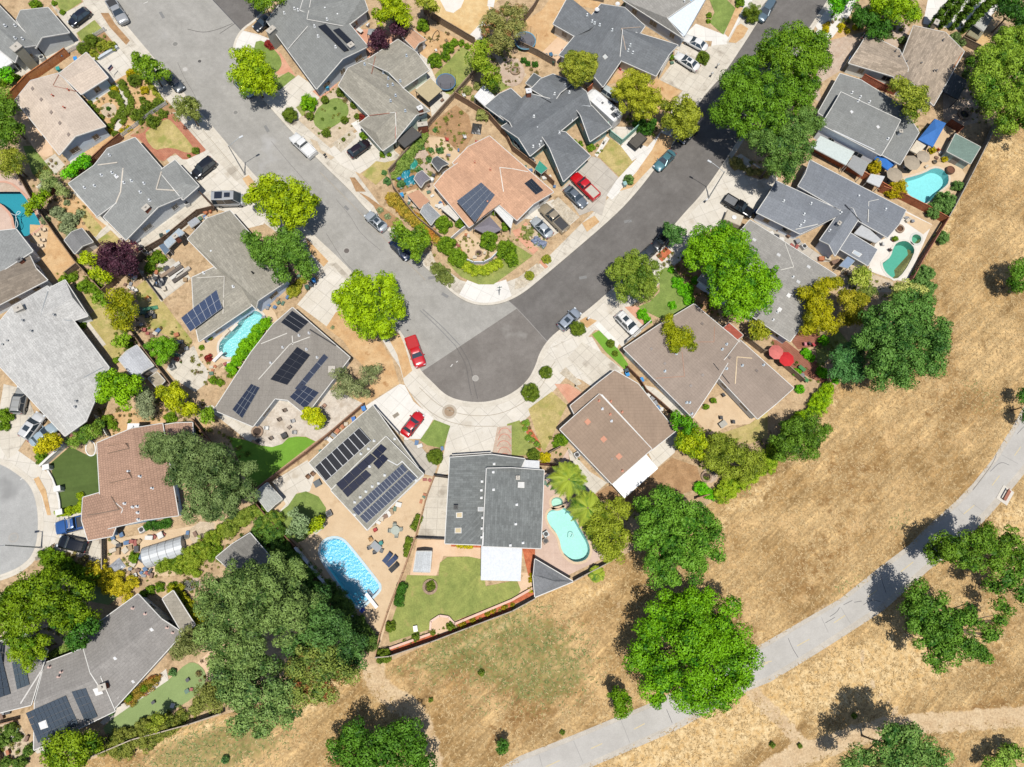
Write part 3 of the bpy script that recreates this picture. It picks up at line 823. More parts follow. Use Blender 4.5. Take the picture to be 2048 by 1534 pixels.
# kind: L, W, H, belt, [stations: x/L, halfwidth/(W/2), ztop], glass (rear bottom, rear top, front top, front bottom as x/L), roof half width
KIND={
 'sedan':(4.75,1.84,1.45,.98,[(-.5,.70,.66),(-.475,.86,.92),(-.40,.95,1.02),(-.28,1.0,1.03),(0,1.0,.98),(.17,1.0,.98),(.32,.97,.90),(.44,.88,.78),(.49,.72,.60),(.5,.6,.5)],(-.37,-.215,.03,.205),.60),
 'hatch':(4.3,1.78,1.50,.98,[(-.5,.72,.70),(-.475,.88,1.0),(-.36,.97,1.04),(0,1.0,.98),(.2,1.0,.98),(.35,.96,.90),(.45,.86,.78),(.49,.7,.60),(.5,.6,.5)],(-.46,-.35,.06,.24),.62),
 'suv':(4.7,1.9,1.72,1.08,[(-.5,.78,.80),(-.48,.92,1.10),(-.3,1.0,1.12),(0,1.0,1.08),(.2,1.0,1.08),(.36,.97,1.0),(.46,.9,.9),(.495,.75,.7),(.5,.65,.6)],(-.475,-.42,.06,.225),.72),
 'van':(5.6,2.0,2.45,1.25,[(-.5,.94,1.2),(-.49,.97,1.25),(0,1.0,1.25),(.25,1.0,1.25),(.38,.97,1.15),(.47,.88,1.0),(.5,.72,.7)],(-.492,-.47,.20,.37),.84),
 'pickup':(5.7,1.98,1.82,1.12,[(-.5,.94,1.06),(-.49,.97,1.10),(-.1,1.0,1.10),(.15,1.0,1.10),(.36,.98,1.05),(.46,.93,.98),(.495,.8,.75),(.5,.7,.6)],(-.085,-.06,.10,.215),.72),
 'jeep':(4.4,1.85,1.82,1.12,[(-.5,.92,1.1),(-.49,.95,1.12),(.1,.97,1.12),(.2,.92,1.10),(.42,.80,1.05),(.5,.74,.9)],(-.48,-.47,.10,.16),.86)}

def car(label,s,kind='sedan',col='c8ccd0',cat='car',sunroof=False,rack=None,tonneau=None,group=None,z=None,panels=None,name=None):
    L0,W,H,belt,st,gl,rw=KIND[kind];q=parse(s);zz=LZ if z is None else z
    f,r_=P(*q[0],zz+.7),P(*q[1],zz+.7);d=f-r_;L=max(L0*.92,min(L0*1.08,d.length));c=(f+r_)/2
    root=empty(name or {'sedan':'parked_car','hatch':'parked_car','suv':'parked_suv','van':'parked_van','pickup':'pickup_truck','jeep':'parked_suv'}[kind],(c.x,c.y,zz),math.atan2(d.y,d.x),label,cat,group)
    pm=paint(col);mb=MB();hw=W/2;secs=[]
    stn=st
    if kind=='pickup':pass
    for (x,w_,zt) in stn:
        w2=w_*hw;zb=.26;ring=[(x*L,0,zt+.03),(x*L,w2*.6,zt+.02),(x*L,w2*.90,zt-.04),(x*L,w2,zt-.2),(x*L,w2,.55),(x*L,w2*.95,zb),(x*L,0,zb-.02)]
        ring+=[(a,-b_,c_) for a,b_,c_ in ring[-2:0:-1]];secs.append([Vector(v) for v in ring])
    loft(mb,secs);body=mb.build('body',pm,root,smooth=False)
    me=body.data;me.polygons.foreach_set('use_smooth',[True]*len(me.polygons))
    for p in me.polygons:
        if len(p.vertices)>4:p.use_smooth=False
    xr,xt,xf,xb=(v*L for v in gl);zb,zt=belt-.03,H-.06;wb,wt=hw*.93,hw*rw
    A=[Vector(v) for v in ((xr,-wb,zb),(xb,-wb,zb),(xb,wb,zb),(xr,wb,zb),(xt,-wt,zt),(xf,-wt,zt),(xf,wt,zt),(xt,wt,zt))]
    g=glassmat()
    def gq(nm,ids):
        m_=MB();pp=[A[i] for i in ids];nn=(pp[1]-pp[0]).cross(pp[2]-pp[1]).normalized()*.02;m_.add(pp+[p-nn for p in pp],[(0,1,2,3),(7,6,5,4)]);return m_.build(nm,g,root)
    cabin=kind not in ()
    gq('windscreen',(1,2,6,5));gq('rear_window',(3,0,4,7));gq('side_window',(0,1,5,4));gq('side_window',(2,3,7,6))
    rf=MB();xs=np.linspace(xt-.05,xf+.06,7);sc=[]
    for i,x in enumerate(xs):
        e=1-.10*abs(i-3)/3-(.05 if i in (0,6) else 0);zz_=zt+.07*(1-((i-3)/3.3)**2);w2=wt*1.04*e
        ring=[(x,0,zz_+.03),(x,w2*.7,zz_+.02),(x,w2,zz_-.02),(x,w2,zz_-.06),(x,0,zz_-.06)];ring+=[(a,-b_,c_) for a,b_,c_ in ring[-2:0:-1]];sc.append([Vector(v) for v in ring])
    loft(rf,sc)
    for a,b_ in ((0,4),(1,5),(2,6),(3,7)):bar(rf,A[a],A[b_],.09,.07)
    for sg in (-1,1):
        xm=(xt+xf)/2+.15;bar(rf,(xm+.03,sg*(wb+.01),zb),(xm,sg*(wt+.02),zt),.09,.05)
    roofc=pm
    roof=rf.build('roof',roofc,root)
    if kind=='pickup':
        bx0,bx1=-.47*L,-.11*L;bd=MB();bd.box(((bx0+bx1)/2,0,1.115 if not tonneau else 1.15),(bx1-bx0,W*.76,.06 if not tonneau else .05));bd.build('truck_bed' if not tonneau else 'bed_cover',plain(tonneau or '3a3a3c',.7),root)
        wl=MB()
        for sg in (-1,1):wl.box(((bx0+bx1)/2,sg*W*.42,1.2),(bx1-bx0+.1,.14,.18))
        wl.box((bx0-.02,0,1.2),(.1,W*.86,.18));wl.box((bx1+.04,0,1.2),(.1,W*.86,.18));wl.build('bed_side',pm,root)
    if sunroof:
        m_=MB();m_.box(((xt+xf)/2+.15,0,zt+.115),(.75 if kind !='hatch' else 1.0,wt*1.25,.02));m_.build('sunroof',g,root)
    if rack:
        m_=MB()
        for sg in (-1,1):bar(m_,(xt+.1,sg*wt*.9,zt+.15),(xf-.1,sg*wt*.9,zt+.15),.05,.06)
        for x in ((xt+.5),(xf-.5)):bar(m_,(x,-wt*.9,zt+.16),(x,wt*.9,zt+.16),.06,.04)
        m_.build('roof_rack',plain(rack,.5),root)
    if panels:
        m_=MB()
        for (x,y,a,b_) in panels:m_.box((x,y,zt+.16),(a,b_,.05))
        m_.build('solar_panel',solarmat('20242e'),root)
    for sg in (-1,1):
        m_=MB();m_.box((L*.465,sg*hw*.66,.70 if H<1.6 else .85),(.22,.34,.13));m_.build('headlight',plain('e8eef2',.15,.7),root)
        m_=MB();m_.box((-L*.482,sg*hw*.72,.80 if H<1.6 else .95),(.12,.30,.16));m_.build('taillight',plain('9c1216',.25,.6),root)
        m_=MB();m_.box((xb-.12,sg*(hw+.09),belt+.02),(.12,.2,.13));m_.build('mirror',pm,root)
        m_=MB();m_.box((0,sg*(hw*.995),.34),(L*.5,.05,.12));m_.build('sill',plain('2a2a2c',.8),root)
    m_=MB();m_.box((-L*.5-.01,0,.62),(.03,.34,.14));m_.build('number_plate',plain('e8e8e4',.5),root)
    wr=.33 if H<1.6 else .37
    for x in (-.30,.315):
        for sg in (-1,1):wheel(root,x*L,sg*(hw-.09),wr)
    return root

# ------------------------------------------------------------ fences
WOOD={}
def woodmat(hexc):
    hexc=''.join('%02x' % min(255,int(int(hexc[i:i+2],16)*1.16)) for i in (0,2,4))
    if hexc not in WOOD:WOOD[hexc]=grainy('wood_'+hexc,hexc,hexc,1.2,8,.28,.85)
    return WOOD[hexc]

def fence(label,s,h=1.8,hexc='8a7460',name='wood_fence',cat='fence',board=.15,gap=.008,white=False,cap=True,wall=None,post=2.4,group=None,thick=.025):
    pts=PP(s);root=empty(name,tuple(pts[0]),0,label,cat,group);mt=woodmat(hexc) if not white else plain(hexc,.5)
    if wall:                                              # masonry wall
        mb=MB()
        for a,b_ in zip(pts[:-1],pts[1:]):bar(mb,a+Vector((0,0,h/2)),b_+Vector((0,0,h/2)),wall,h)
        wp(mb.build('wall_panel',mt),root);mc=MB()
        for a,b_ in zip(pts[:-1],pts[1:]):bar(mc,a+Vector((0,0,h+.04)),b_+Vector((0,0,h+.04)),wall+.1,.08)
        wp(mc.build('coping',mt),root);return root
    np_=0
    for a,b_ in zip(pts[:-1],pts[1:]):
        L=(b_-a).length;d=(b_-a)/max(L,1e-6);rz=math.atan2(d.y,d.x);n=max(1,round(L/post));mb=MB()
        nb=max(1,int(L/board))
        for k in range(nb):
            c=a+d*(L*(k+.5)/nb);hh=h+random.uniform(-.02,.02)
            mb.box((c.x,c.y,LZ+hh/2),(L/nb-gap,thick,hh-.05),rz)
        nn=Vector((-d.y,d.x,0))
        wp(mb.build('board_panel',mt),root);rl=MB()
        for z in (.35,h-.3):
            bar(rl,a+nn*.04+Vector((0,0,z)),b_+nn*.04+Vector((0,0,z)),.05,.09)
        if cap:bar(rl,a+Vector((0,0,h)),b_+Vector((0,0,h)),.13,.04)
        wp(rl.build('rail',mt),root)
        for k in range(n+1):
            if np_>60:break
            c=a+d*(L*k/n);m_=MB();m_.box((c.x,c.y,LZ+h/2),(.10,.10,h+.08),rz);wp(m_.build('post',mt),root);np_+=1
    return root

# ------------------------------------------------------------ yard things.  All take a pixel and build in local axes, z up, 0 = the ground
def place(name,label,cat,s,rz=0,group=None,z=LZ,zat=0.0):
    q=parse(s)[0];p=P(q[0],q[1],z+zat);return empty(name,(p.x,p.y,z),R(rz),label,cat,group)
def span(s,z=LZ):
    a,b_=PP(s,z)[:2];d=b_-a;return (a+b_)/2,d.length,math.degrees(math.atan2(d.y,d.x))

def trampoline(label,s,rad=1.9,net=1.5,netc='2c2c30',padc='2f6fc0',full=True):
    r=place('trampoline',label,'trampoline',s,0,zat=.85);m=MB();m.lathe((0,0,.86),[(.001,.02),(rad*.92,.02),(rad*.92,-.01)],32);m.build('jumping_mat',plain('6c6c72',.8),r)
    m=MB();m.lathe((0,0,.88),[(rad*.91,0),(rad*.92,.06),(rad,.06),(rad+.03,-.02),(rad*.91,-.02)],32,0,False);m.build('edge_pad',plain(padc,.6),r)
    for k in range(4):
        a=k*math.pi/2+.5;m=MB();m.tube((math.cos(a)*rad,math.sin(a)*rad,.86),(math.cos(a)*rad*1.04,math.sin(a)*rad*1.04,0),.03);m.tube((math.cos(a+.35)*rad,math.sin(a+.35)*rad,.86),(math.cos(a+.35)*rad*1.04,math.sin(a+.35)*rad*1.04,0),.03);m.build('leg',plain('8e9296',.4,.5,.6),r)
    for k in range(6):
        a=k*math.pi/3;m=MB();m.tube((math.cos(a)*rad,math.sin(a)*rad,.8),(math.cos(a)*rad,math.sin(a)*rad,2.5),.025);m.build('net_pole',plain(netc,.6),r)
    b=MATS.get(('net',netc))
    if not b:
        nb=NB('safety_net');c=lin(netc);tr=nb.add('ShaderNodeBsdfTransparent');df=nb.add('ShaderNodeBsdfDiffuse');df.inputs[0].default_value=c;mx=nb.add('ShaderNodeMixShader');mx.inputs[0].default_value=.10
        nb.link(tr.outputs[0],mx.inputs[1]);nb.link(df.outputs[0],mx.inputs[2]);nb.link(mx.outputs[0],nb.o.inputs[0]);nb.n.remove(nb.b);b=MATS[('net',netc)]=nb.m
    n=32;vs=[];
    for k in range(n):a=2*math.pi*k/n;vs+=[(math.cos(a)*rad,math.sin(a)*rad,.92),(math.cos(a)*rad,math.sin(a)*rad,2.48)]
    link_mesh('safety_net',vs,[(2*k,2*((k+1) % n),2*((k+1) % n)+1,2*k+1) for k in range(n)],b,r)
    return r

def parasol(label,s,rad=1.4,hexc='b9ab93',h=2.5,n=8,square=False,rz=0,group=None):
    r=place('parasol',label,'parasol',s,rz,group,zat=h);n=4 if square else n;m=MB();off=math.pi/n
    ring=lambda q,z:[(math.cos(2*math.pi*k/n+off)*q,math.sin(2*math.pi*k/n+off)*q,z) for k in range(n)]
    v=ring(rad,h-.45)+ring(rad*.5,h-.16)+[(0,0,h)]
    f=[(k,(k+1) % n,n+(k+1) % n,n+k) for k in range(n)]+[(n+k,n+(k+1) % n,2*n) for k in range(n)]
    m.add(v,f);m.add([(a,b_,c-.02) for a,b_,c in v],[x[::-1] for x in f]);m.build('canopy',plain(hexc,.85,.1),r)
    m=MB();m.tube((0,0,0),(0,0,h+.08),.025);m.lathe((0,0,0),[(.28,0),(.28,.07),(.05,.12)],16);m.build('pole',plain('6a6a6a',.5),r)
    for k in range(n):a=2*math.pi*k/n+off;m=MB();m.tube((0,0,h-.04),(math.cos(a)*rad,math.sin(a)*rad,h-.47),.012,.012,5);m.build('rib',plain('8a8a8a',.5),r)
    return r

def chair(label,s,rz=0,hexc='8a6f58',group=None,seat=.44,back=True,cat='chair'):
    r=place('patio_chair',label,cat,s,rz,group,zat=.3);mt=plain(hexc,.7)
    m=MB();m.box((0,0,seat),(.52,.5,.07));m.build('seat',mt,r)
    if back:m=MB();m.box((-.25,0,seat+.27),(.07,.5,.5),0,0,(-.2,'Y'));m.build('backrest',mt,r)
    for x in (-.22,.22):
        for y in (-.21,.21):m=MB();m.tube((x,y,0),(x,y,seat),.022,.022,6);m.build('leg',mt,r)
    for y in (-.26,.26):m=MB();m.box((0,y,seat+.2),(.46,.05,.04));m.build('armrest',mt,r)
    return r

def table(label,s,size=(1.4,.9),rz=0,hexc='9a9a98',rnd=False,h=.74,group=None,cat='table'):
    r=place('patio_table',label,cat,s,rz,group,zat=h);mt=plain(hexc,.4);m=MB()
    if rnd:m.lathe((0,0,h-.04),[(.001,.04),(size[0]/2,.04),(size[0]/2,0),(.001,0)],24)
    else:m.box((0,0,h-.02),(size[0],size[1],.04))
    m.build('tabletop',mt,r)
    for x in (-.36,.36):
        for y in (-.36,.36):m=MB();m.tube((x*size[0],y*size[-1] if not rnd else y*size[0],0),(x*size[0]*.9,(y*size[-1] if not rnd else y*size[0])*.9,h-.04),.03,.03,6);m.build('leg',mt,r)
    return r

def lounger(label,s,hexc='44546a',wd=.68,group=None,cat='sun lounger'):
    """s: head px, foot px"""
    c,L,a=span(s,LZ+.35);L=max(1.7,min(2.1,L));r=empty('sun_lounger',(c.x,c.y,LZ),R(a),label,cat,group);mt=plain(hexc,.8)
    m=MB();m.box((.25,0,.36),(L*.66,wd,.08));m.build('mattress',mt,r);m=MB();m.box((-L*.32,0,.50),(L*.36,wd,.08),0,0,(.75,'Y'));m.build('backrest',mt,r)
    m=MB();[bar(m,(-L*.45,y,.30),(L*.48,y,.30),.05,.05) for y in (-wd/2,wd/2)];m.build('frame',plain('77787a',.5),r)
    for x in (-L*.36,L*.42):
        for y in (-wd/2,wd/2):m=MB();m.tube((x,y,0),(x,y,.3),.025,.025,6);m.build('leg',plain('77787a',.5),r)
    return r

def shed(label,s,roof='8f9092',wall='cfcac0',ze=2.1,zr=2.7,ends='gg',name='garden_shed',cat='shed',flat=False,door=True,cap=None,fascia='d8d5cc',rm=None):
    """s: a b c d (eave corners) [+ r1 r2]"""
    sh=[('f '+s,ze)] if flat else [(ends+' '+s,ze,zr)]
    H=House(label,rm or roofmat(roof,.06,.3),wall,sh,cat,name,fascia,.15,cap,windows=False)
    fp,z=H.fp[0];best=max(range(len(fp)),key=lambda i:-((fp[i]+fp[(i+1) % len(fp)])/2).dot(Vector(((fp[(i+1) % len(fp)]-fp[i]).y,-(fp[(i+1) % len(fp)]-fp[i]).x,0)).normalized()))
    if door:
        a,b_=fp[best],fp[(best+1) % len(fp)];c=(a+b_)/2;d=(b_-a);rz=math.atan2(d.y,d.x);m=MB();m.box((c.x,c.y,LZ+.95),(min(1.2,d.length*.6),.08,1.85),rz);o=wp(m.build('door',plain('a89f92',.7)),H.root)
    return H

def pergola(label,s,h=2.4,slab='e4e4e2',post='d8d6d0',mat=None,rough=.5,name='patio_cover',cat='patio cover',corr=.28,zl=None,posts=True):
    """flat or slightly sloping corrugated cover on posts; s: a b c d, first side stands against the house"""
    q=parse(s);zs=[h,h,zl or h,zl or h] if len(q)==4 else [h]*len(q);pt=[P(x,y,z) for (x,y),z in zip(q,zs)]
    cen=sum(pt,Vector())/len(pt);r=empty(name,(cen.x,cen.y,LZ),0,label,cat);m=MB();n=len(pt)
    sg=1 if sum(p.x*t.y-t.x*p.y for p,t in zip(pt,pt[1:]+pt[:1]))>0 else-1;f=list(range(n))
    if corr and n==4:
        a,b_,c,d=pt;N=max(4,int((b_-a).length/corr));up=Vector((0,0,.035))
        for k in range(N):
            for j,(t0,t1,u0,u1) in enumerate((((k)/N,(k+.5)/N,0,1),((k+.5)/N,(k+1)/N,1,0))):
                v=[a.lerp(b_,t0)+up*u0,a.lerp(b_,t1)+up*u1,d.lerp(c,t1)+up*u1,d.lerp(c,t0)+up*u0];w2=[x-Vector((0,0,.03)) for x in v]
                fs=[(0,1,2,3),(7,6,5,4)];fs=fs if sg>0 else [x[::-1] for x in fs];m.add(v+w2,fs)
    else:m.add(pt+[p-Vector((0,0,.08)) for p in pt],([tuple(f),tuple(i+n for i in f[::-1])] if sg>0 else [tuple(f[::-1]),tuple(i+n for i in f)])+[((i+1) % n,i,n+i,n+(i+1) % n) if sg>0 else (i,(i+1) % n,n+(i+1) % n,n+i) for i in f])
    wp(m.build('cover_sheet',mat or plain(slab,rough,.3),uv=True),r)
    if posts:
        fr=MB()
        for a,b_ in zip(pt,pt[1:]+pt[:1]):bar(fr,a-Vector((0,0,.13)),b_-Vector((0,0,.13)),.08,.14)
        wp(fr.build('frame',plain(post,.6)),r)
        for p in pt:m=MB();i_=p+(cen-p).normalized()*.12;m.box((i_.x,i_.y,(i_.z-.1+LZ)/2),(.1,.1,i_.z-.1-LZ));wp(m.build('post',plain(post,.6)),r)
    return r

def bin_(label,s,hexc='3a5f9a',rz=0,group=None,h=1.05,cat='bin',name='wheelie_bin'):
    r=place(name,label,cat,s,rz,group,zat=h);m=MB();v=[(x*.27*k,y*.30*k,z) for k,z in ((.82,.06),(1,h-.08)) for x,y in ((-1,-1),(1,-1),(1,1),(-1,1))]
    m.add(v,[(3,2,1,0),(0,1,5,4),(1,2,6,5),(2,3,7,6),(3,0,4,7),(4,5,6,7)]);m.build('bin_body',plain(hexc,.5),r)
    m=MB();m.box((0,.02,h-.03),(.60,.70,.07));m.box((0,-.34,h-.06),(.44,.05,.05));m.build('lid',plain(hexc,.45),r)
    for x in (-.22,.22):m=MB();m.tube((x-.03,-.26,.1),(x+.03,-.26,.1),.1,.1,10);m.build('wheel',plain('1c1c1d',.8),r)
    return r

def crate(label,s,size=(.8,.6,.5),rz=0,hexc='a0876a',name='storage_box',cat='box',group=None,lid=None,z=LZ):
    r=place(name,label,cat,s,rz,group,z=z,zat=size[2]);m=MB();x,y,h=size;m.box((0,0,h/2),(x,y,h));
    for k in (-1,1):m.box((k*x*.3,0,h/2),(.05,y+.03,h-.02))
    m.build('box_body',plain(hexc,.7),r);m=MB();m.box((0,0,h+.02),(x+.06,y+.06,.05));m.box((0,0,h+.055),(x*.8,y*.8,.02));m.build('lid',plain(lid or hexc,.6),r);return r

def pot(label,s,rad=.25,h=.35,hexc='b0603c',pal='mid',plant=True,group=None,name='potted_plant',cat='potted plant'):
    r=place(name,label,cat,s,0,group,zat=h);m=MB();m.lathe((0,0,0),[(rad*.7,0),(rad,h-.04),(rad*1.1,h-.04),(rad*1.1,h),(rad*.85,h),(rad*.8,h-.08),(.001,h-.08)],16);m.build('pot',plain(hexc,.7),r)
    if plant:
        SEED[0]+=1;V,t=leafcloud([(0,0,h+rad*.7,rad*1.4,rad*1.2)],rad*.5,.11,1.2,.9,SEED[0]);o=bpy.data.objects.new('foliage',cloudmesh('foliage',V,t,leafmat(*PAL[pal])));COL.objects.link(o);o.parent=r
    return r

def acunit(label,s,rz=0,hexc='d0cfca',sz=.85):
    r=place('air_conditioner',label,'air conditioner',s,rz,zat=.8);m=MB();m.box((0,0,.42),(sz,sz,.8));m.build('casing',plain(hexc,.5),r)
    m=MB();m.lathe((0,0,.82),[(.02,.02),(sz*.40,.02),(sz*.40,0)],20);[m.box((0,0,.85),(sz*.78,.02,.01),k*.52) for k in range(6)];m.build('fan_grille',plain('3c3c3e',.6),r);return r

def firepit(label,s,rad=.75,hexc='9a8068',inner='4a3a30'):
    r=place('fire_pit',label,'fire pit',s,0,zat=.35);m=MB();m.lathe((0,0,0),[(rad,0),(rad,.36),(rad*.68,.36),(rad*.68,.08)],20);m.build('stone_ring',grainy('firepit_stone',hexc,'b39a80',3,8,.3),r);m=MB();m.lathe((0,0,.1),[(.001,.03),(rad*.67,.0),(rad*.67,-.05)],16);m.build('ash_bed',plain(inner,.9),r);return r

def barrel(label,s,rad=.45,h=.5,hexc='7a5a44',group=None):
    r=place('planter_barrel',label,'barrel',s,0,group,zat=h);m=MB();m.lathe((0,0,0),[(rad*.85,0),(rad,h*.5),(rad*.9,h),(rad*.75,h),(rad*.75,h-.1),(.001,h-.1)],18);m.build('staves',woodmat(hexc),r)
    m=MB();m.lathe((0,0,h*.72),[(rad*.98,0),(rad*1.0,.05)],18);m.build('hoop',plain('55504a',.5),r);return r

def manhole(label,s,rad=.42,hexc='6f6a64',z=.016,ring='b3afa8',cat='manhole cover',name='manhole_cover'):
    q=parse(s)[0];p=P(q[0],q[1],z);r=empty(name,(p.x,p.y,z),0,label,cat);m=MB();m.lathe((0,0,0),[(rad*1.45,.0),(rad*1.45,.008),(rad*1.03,.008)],24);m.build('collar',plain(ring,.9),r)
    m=MB();m.lathe((0,0,0),[(rad,0),(rad,.014),(rad*.8,.014),(rad*.78,.011),(rad*.3,.011),(rad*.28,.014),(.001,.014)],24);m.build('cover',plain(hexc,.7),r);return r

def lamp(label,base,arm_px,z=LZ,h=8.3,hexc='c2c6c8'):
    """tall street lamp; arm_px = where the head shows"""
    q=parse(base)[0];p=P(q[0],q[1],z);hp=P(*parse(arm_px)[0],z+h+.35);r=empty('street_lamp',(p.x,p.y,z),0,label,'street lamp');d=hp-p;d.z=0;mt=plain(hexc,.4,.5,.3)
    m=MB();m.tube((0,0,0),(0,0,h),.11,.07,12);m.tube((0,0,0),(0,0,.5),.16,.14,12);m.build('pole',mt,r);m=MB();L=d.length;u=d.normalized();pr=Vector((0,0,h-.25))
    for k in range(1,9):t=k/8;q_=u*(L*t)+Vector((0,0,h-.25+.62*math.sin(t*1.5)));m.tube(pr,q_,.045,.04,8);pr=q_
    m.build('arm',mt,r);m=MB();m.box(pr+u*.2,(.66,.28,.11),math.atan2(u.y,u.x));m.build('lamp_head',plain('dfe2e4',.4),r);m=MB();m.box(pr+u*.25+Vector((0,0,-.07)),(.36,.2,.04),math.atan2(u.y,u.x));m.build('lens',plain('f4f1e0',.2),r);return r

def pool(label,s,water='7fe0e4',shell='cfeef0',cop='d9c9b2',rnd=2,depth=1.35,cw=.36,rip=.15,name='swimming_pool',cat='swimming pool',zw=-.05,extra=None):
    """the basin outline must already be in POOLS (call pool_hole first)"""
    out=POOLD[s];n=len(out);c=sum(out,Vector())/n;r=empty(name,(c.x,c.y,LZ),0,label,cat);z0=LZ+.05
    m=MB();top=[Vector((p.x,p.y,z0)) for p in out];bot=[Vector((p.x,p.y,LZ-depth)) for p in inset(out,.12)]
    m.add(top+bot,[((i+1) % n,i,n+i,n+(i+1) % n) for i in range(n)]);m.add(bot,tess(bot));wp(m.build('basin',grainy('pool_plaster_'+shell,shell,shell,.8,3,.05,.7)),r)
    m=MB();o2=inset(out,-cw);m.add([Vector((p.x,p.y,LZ+.09)) for p in out]+[Vector((p.x,p.y,LZ+.09)) for p in o2]+[Vector((p.x,p.y,LZ-.05)) for p in out]+[Vector((p.x,p.y,LZ)) for p in o2],
          [(i,n+i,n+(i+1) % n,(i+1) % n) for i in range(n)]+[(2*n+(i+1) % n,2*n+i,i,(i+1) % n) for i in range(n)]+[(n+i,3*n+i,3*n+(i+1) % n,n+(i+1) % n) for i in range(n)]);wp(m.build('coping',plain(cop,.8)),r)
    wv=[Vector((p.x,p.y,LZ+zw)) for p in inset(out,-.01)];v,f=fillmesh([wv],LZ+zw);wp(link_mesh('water_surface',v,f,watermat(water,rip)),r)
    return r
POOLD={}
def pool_hole(s,rnd=2):
    pts=ccw(smooth_closed(PP(s),rnd));POOLD[s]=pts;POOLS.append(pts);return s

# ============================================================ POOL BASINS (cut out of the ground first)
PL_A=pool_hole('# -12,366 18,366 40,383 52,396 60,410 83,450 80,456 48,477 38,470 30,455 26,430 4,408 -20,398',1)      # left edge
PL_D=pool_hole('E 1750,1250 1765,1190 1850,1120 1920,1030 1945,965 F -40,945 20,955 60,990 70,1030 40,1070 -10,1130 -60,1190 -130,1280 -180,1320 E 1810,1325 1765,1305',1)
PL_B=pool_hole('J 515,1370 520,1300 560,1250 630,1232 690,1250 735,1295 N 846,-95 N 975,70 985,85 985,118 955,150 880,225 850,252 815,250 780,228 600,-20',1)  # big blue
PL_C=pool_hole('K 275,1060 300,1010 360,1000 410,985 450,1010 500,1070 560,1180 615,1270 625,1340 600,1400 540,1425 480,1420 400,1350 375,1220 300,1130',1)
PL_CS=pool_hole('K 312,945 325,915 360,903 395,915 410,945 400,980 365,998 325,985',1)
PL_E=pool_hole('D 1075,1480 1090,1430 1150,1415 1250,1385 1320,1345 1380,1350 1440,1390 1445,1460 1410,1500 H 1340,15 1310,60 1255,100 1200,80 1130,30',1)
PL_F=pool_hole('H 912,570 930,560 980,520 1000,450 1030,405 1090,390 1130,405 1170,450 1165,500 1090,640 1020,705 960,665 925,620',1)
PL_FS=pool_hole('H 1148,370 1160,345 1190,338 1220,355 1225,385 1205,412 1170,415 1150,400',1)

# ============================================================ LAND
LEFT_LAND='# -260,-190 50,-190 200,0 413,250 511,365 612,466 697,544 789,659 812,694 827,734 842,754 857,768 887,798 925,811 975,813 1023,798 1061,768 1079,734 1086,709 1106,679 1144,651 1174,631 1221,591 1314,504 1369,436 1409,394 1459,322 1628,52 1664,0 1760,-160 2330,-160 2330,40 2040,150 1980,262 1926,380 1884,444 1814,566 1740,690 1650,800 1560,900 1430,1000 1330,1065 1215,1128 1145,1166 1070,1197 900,1268 790,1318 737,1330 640,1372 385,1448 180,1520 90,1560 -260,1680 -260,1190 -10,1162 25,1150 47,1138 70,1118 84,1080 85,1018 70,965 32,935 0,918 -60,905 -260,900'
MID_LAND='# 570,-40 545,5 511,40 482,60 467,90 470,115 485,140 505,170 569,245 642,322 707,384 724,406 777,459 844,526 882,559 902,581 932,601 962,609 997,606 1024,596 1049,581 1076,559 1124,519 1229,429 1271,384 1309,335 1349,282 1401,195 1446,147 1489,82 1511,47 1540,0 1640,-160 660,-160'
land_pts=[PP(LEFT_LAND,0),PP(MID_LAND,0)]
PATCH=[  # kind, px, py, rx, ry (pixels), turn, weight
 ('green',1000,1290,200,95,-15,.75),('green',1085,1340,120,90,0,.62),('green',900,1310,90,50,20,.6),('green',900,1330,110,55,20,.42),('green',430,1500,170,60,12,.65),('green',800,1345,40,20,0,.5),
 ('green',1790,1050,60,30,40,.3),('green',1960,800,60,90,40,.26),('green',1700,890,40,20,40,.2),('green',960,1400,70,60,0,.34),('green',1250,1040,20,20,0,.2),
 ('green',1480,985,40,20,0,.35),('green',1830,1450,90,30,0,.18),('green',1060,1390,90,50,30,.36),('green',1690,1180,60,20,35,.35),
 ('dark',1120,1270,90,50,40,.42),('dark',1050,1440,170,60,25,.46),('dark',1620,1130,190,90,35,.44),('dark',1700,950,190,110,40,.42),('dark',1880,820,130,150,60,.38),('dark',1930,520,70,120,70,.30),('dark',1960,1420,140,35,8,.46),('dark',1960,1350,90,20,10,.34),('dark',1480,1200,60,60,0,.3),
 ('gold',1750,1340,330,70,15,.72),('gold',1420,1480,330,60,20,.75),('gold',1900,1240,260,150,0,.40),('gold',650,1370,120,50,30,.55),('gold',420,1455,260,14,15,.62),('gold',960,1275,190,14,24,.62),('gold',2040,1050,90,80,50,.55),
 ('gold',1170,1190,90,22,22,.50),('gold',1900,430,18,130,-28,.5),('gold',2010,300,110,60,0,.46),('gold',1650,800,40,30,40,.55),('gold',1500,1000,160,30,35,.46),('gold',1250,1420,170,20,22,.42),('gold',1850,1080,60,20,40,.4),('gold',1700,1070,240,18,38,.32),('gold',1540,1260,140,16,25,.4),('gold',1860,620,18,90,-20,.4),('gold',1980,1490,120,30,0,.4)]
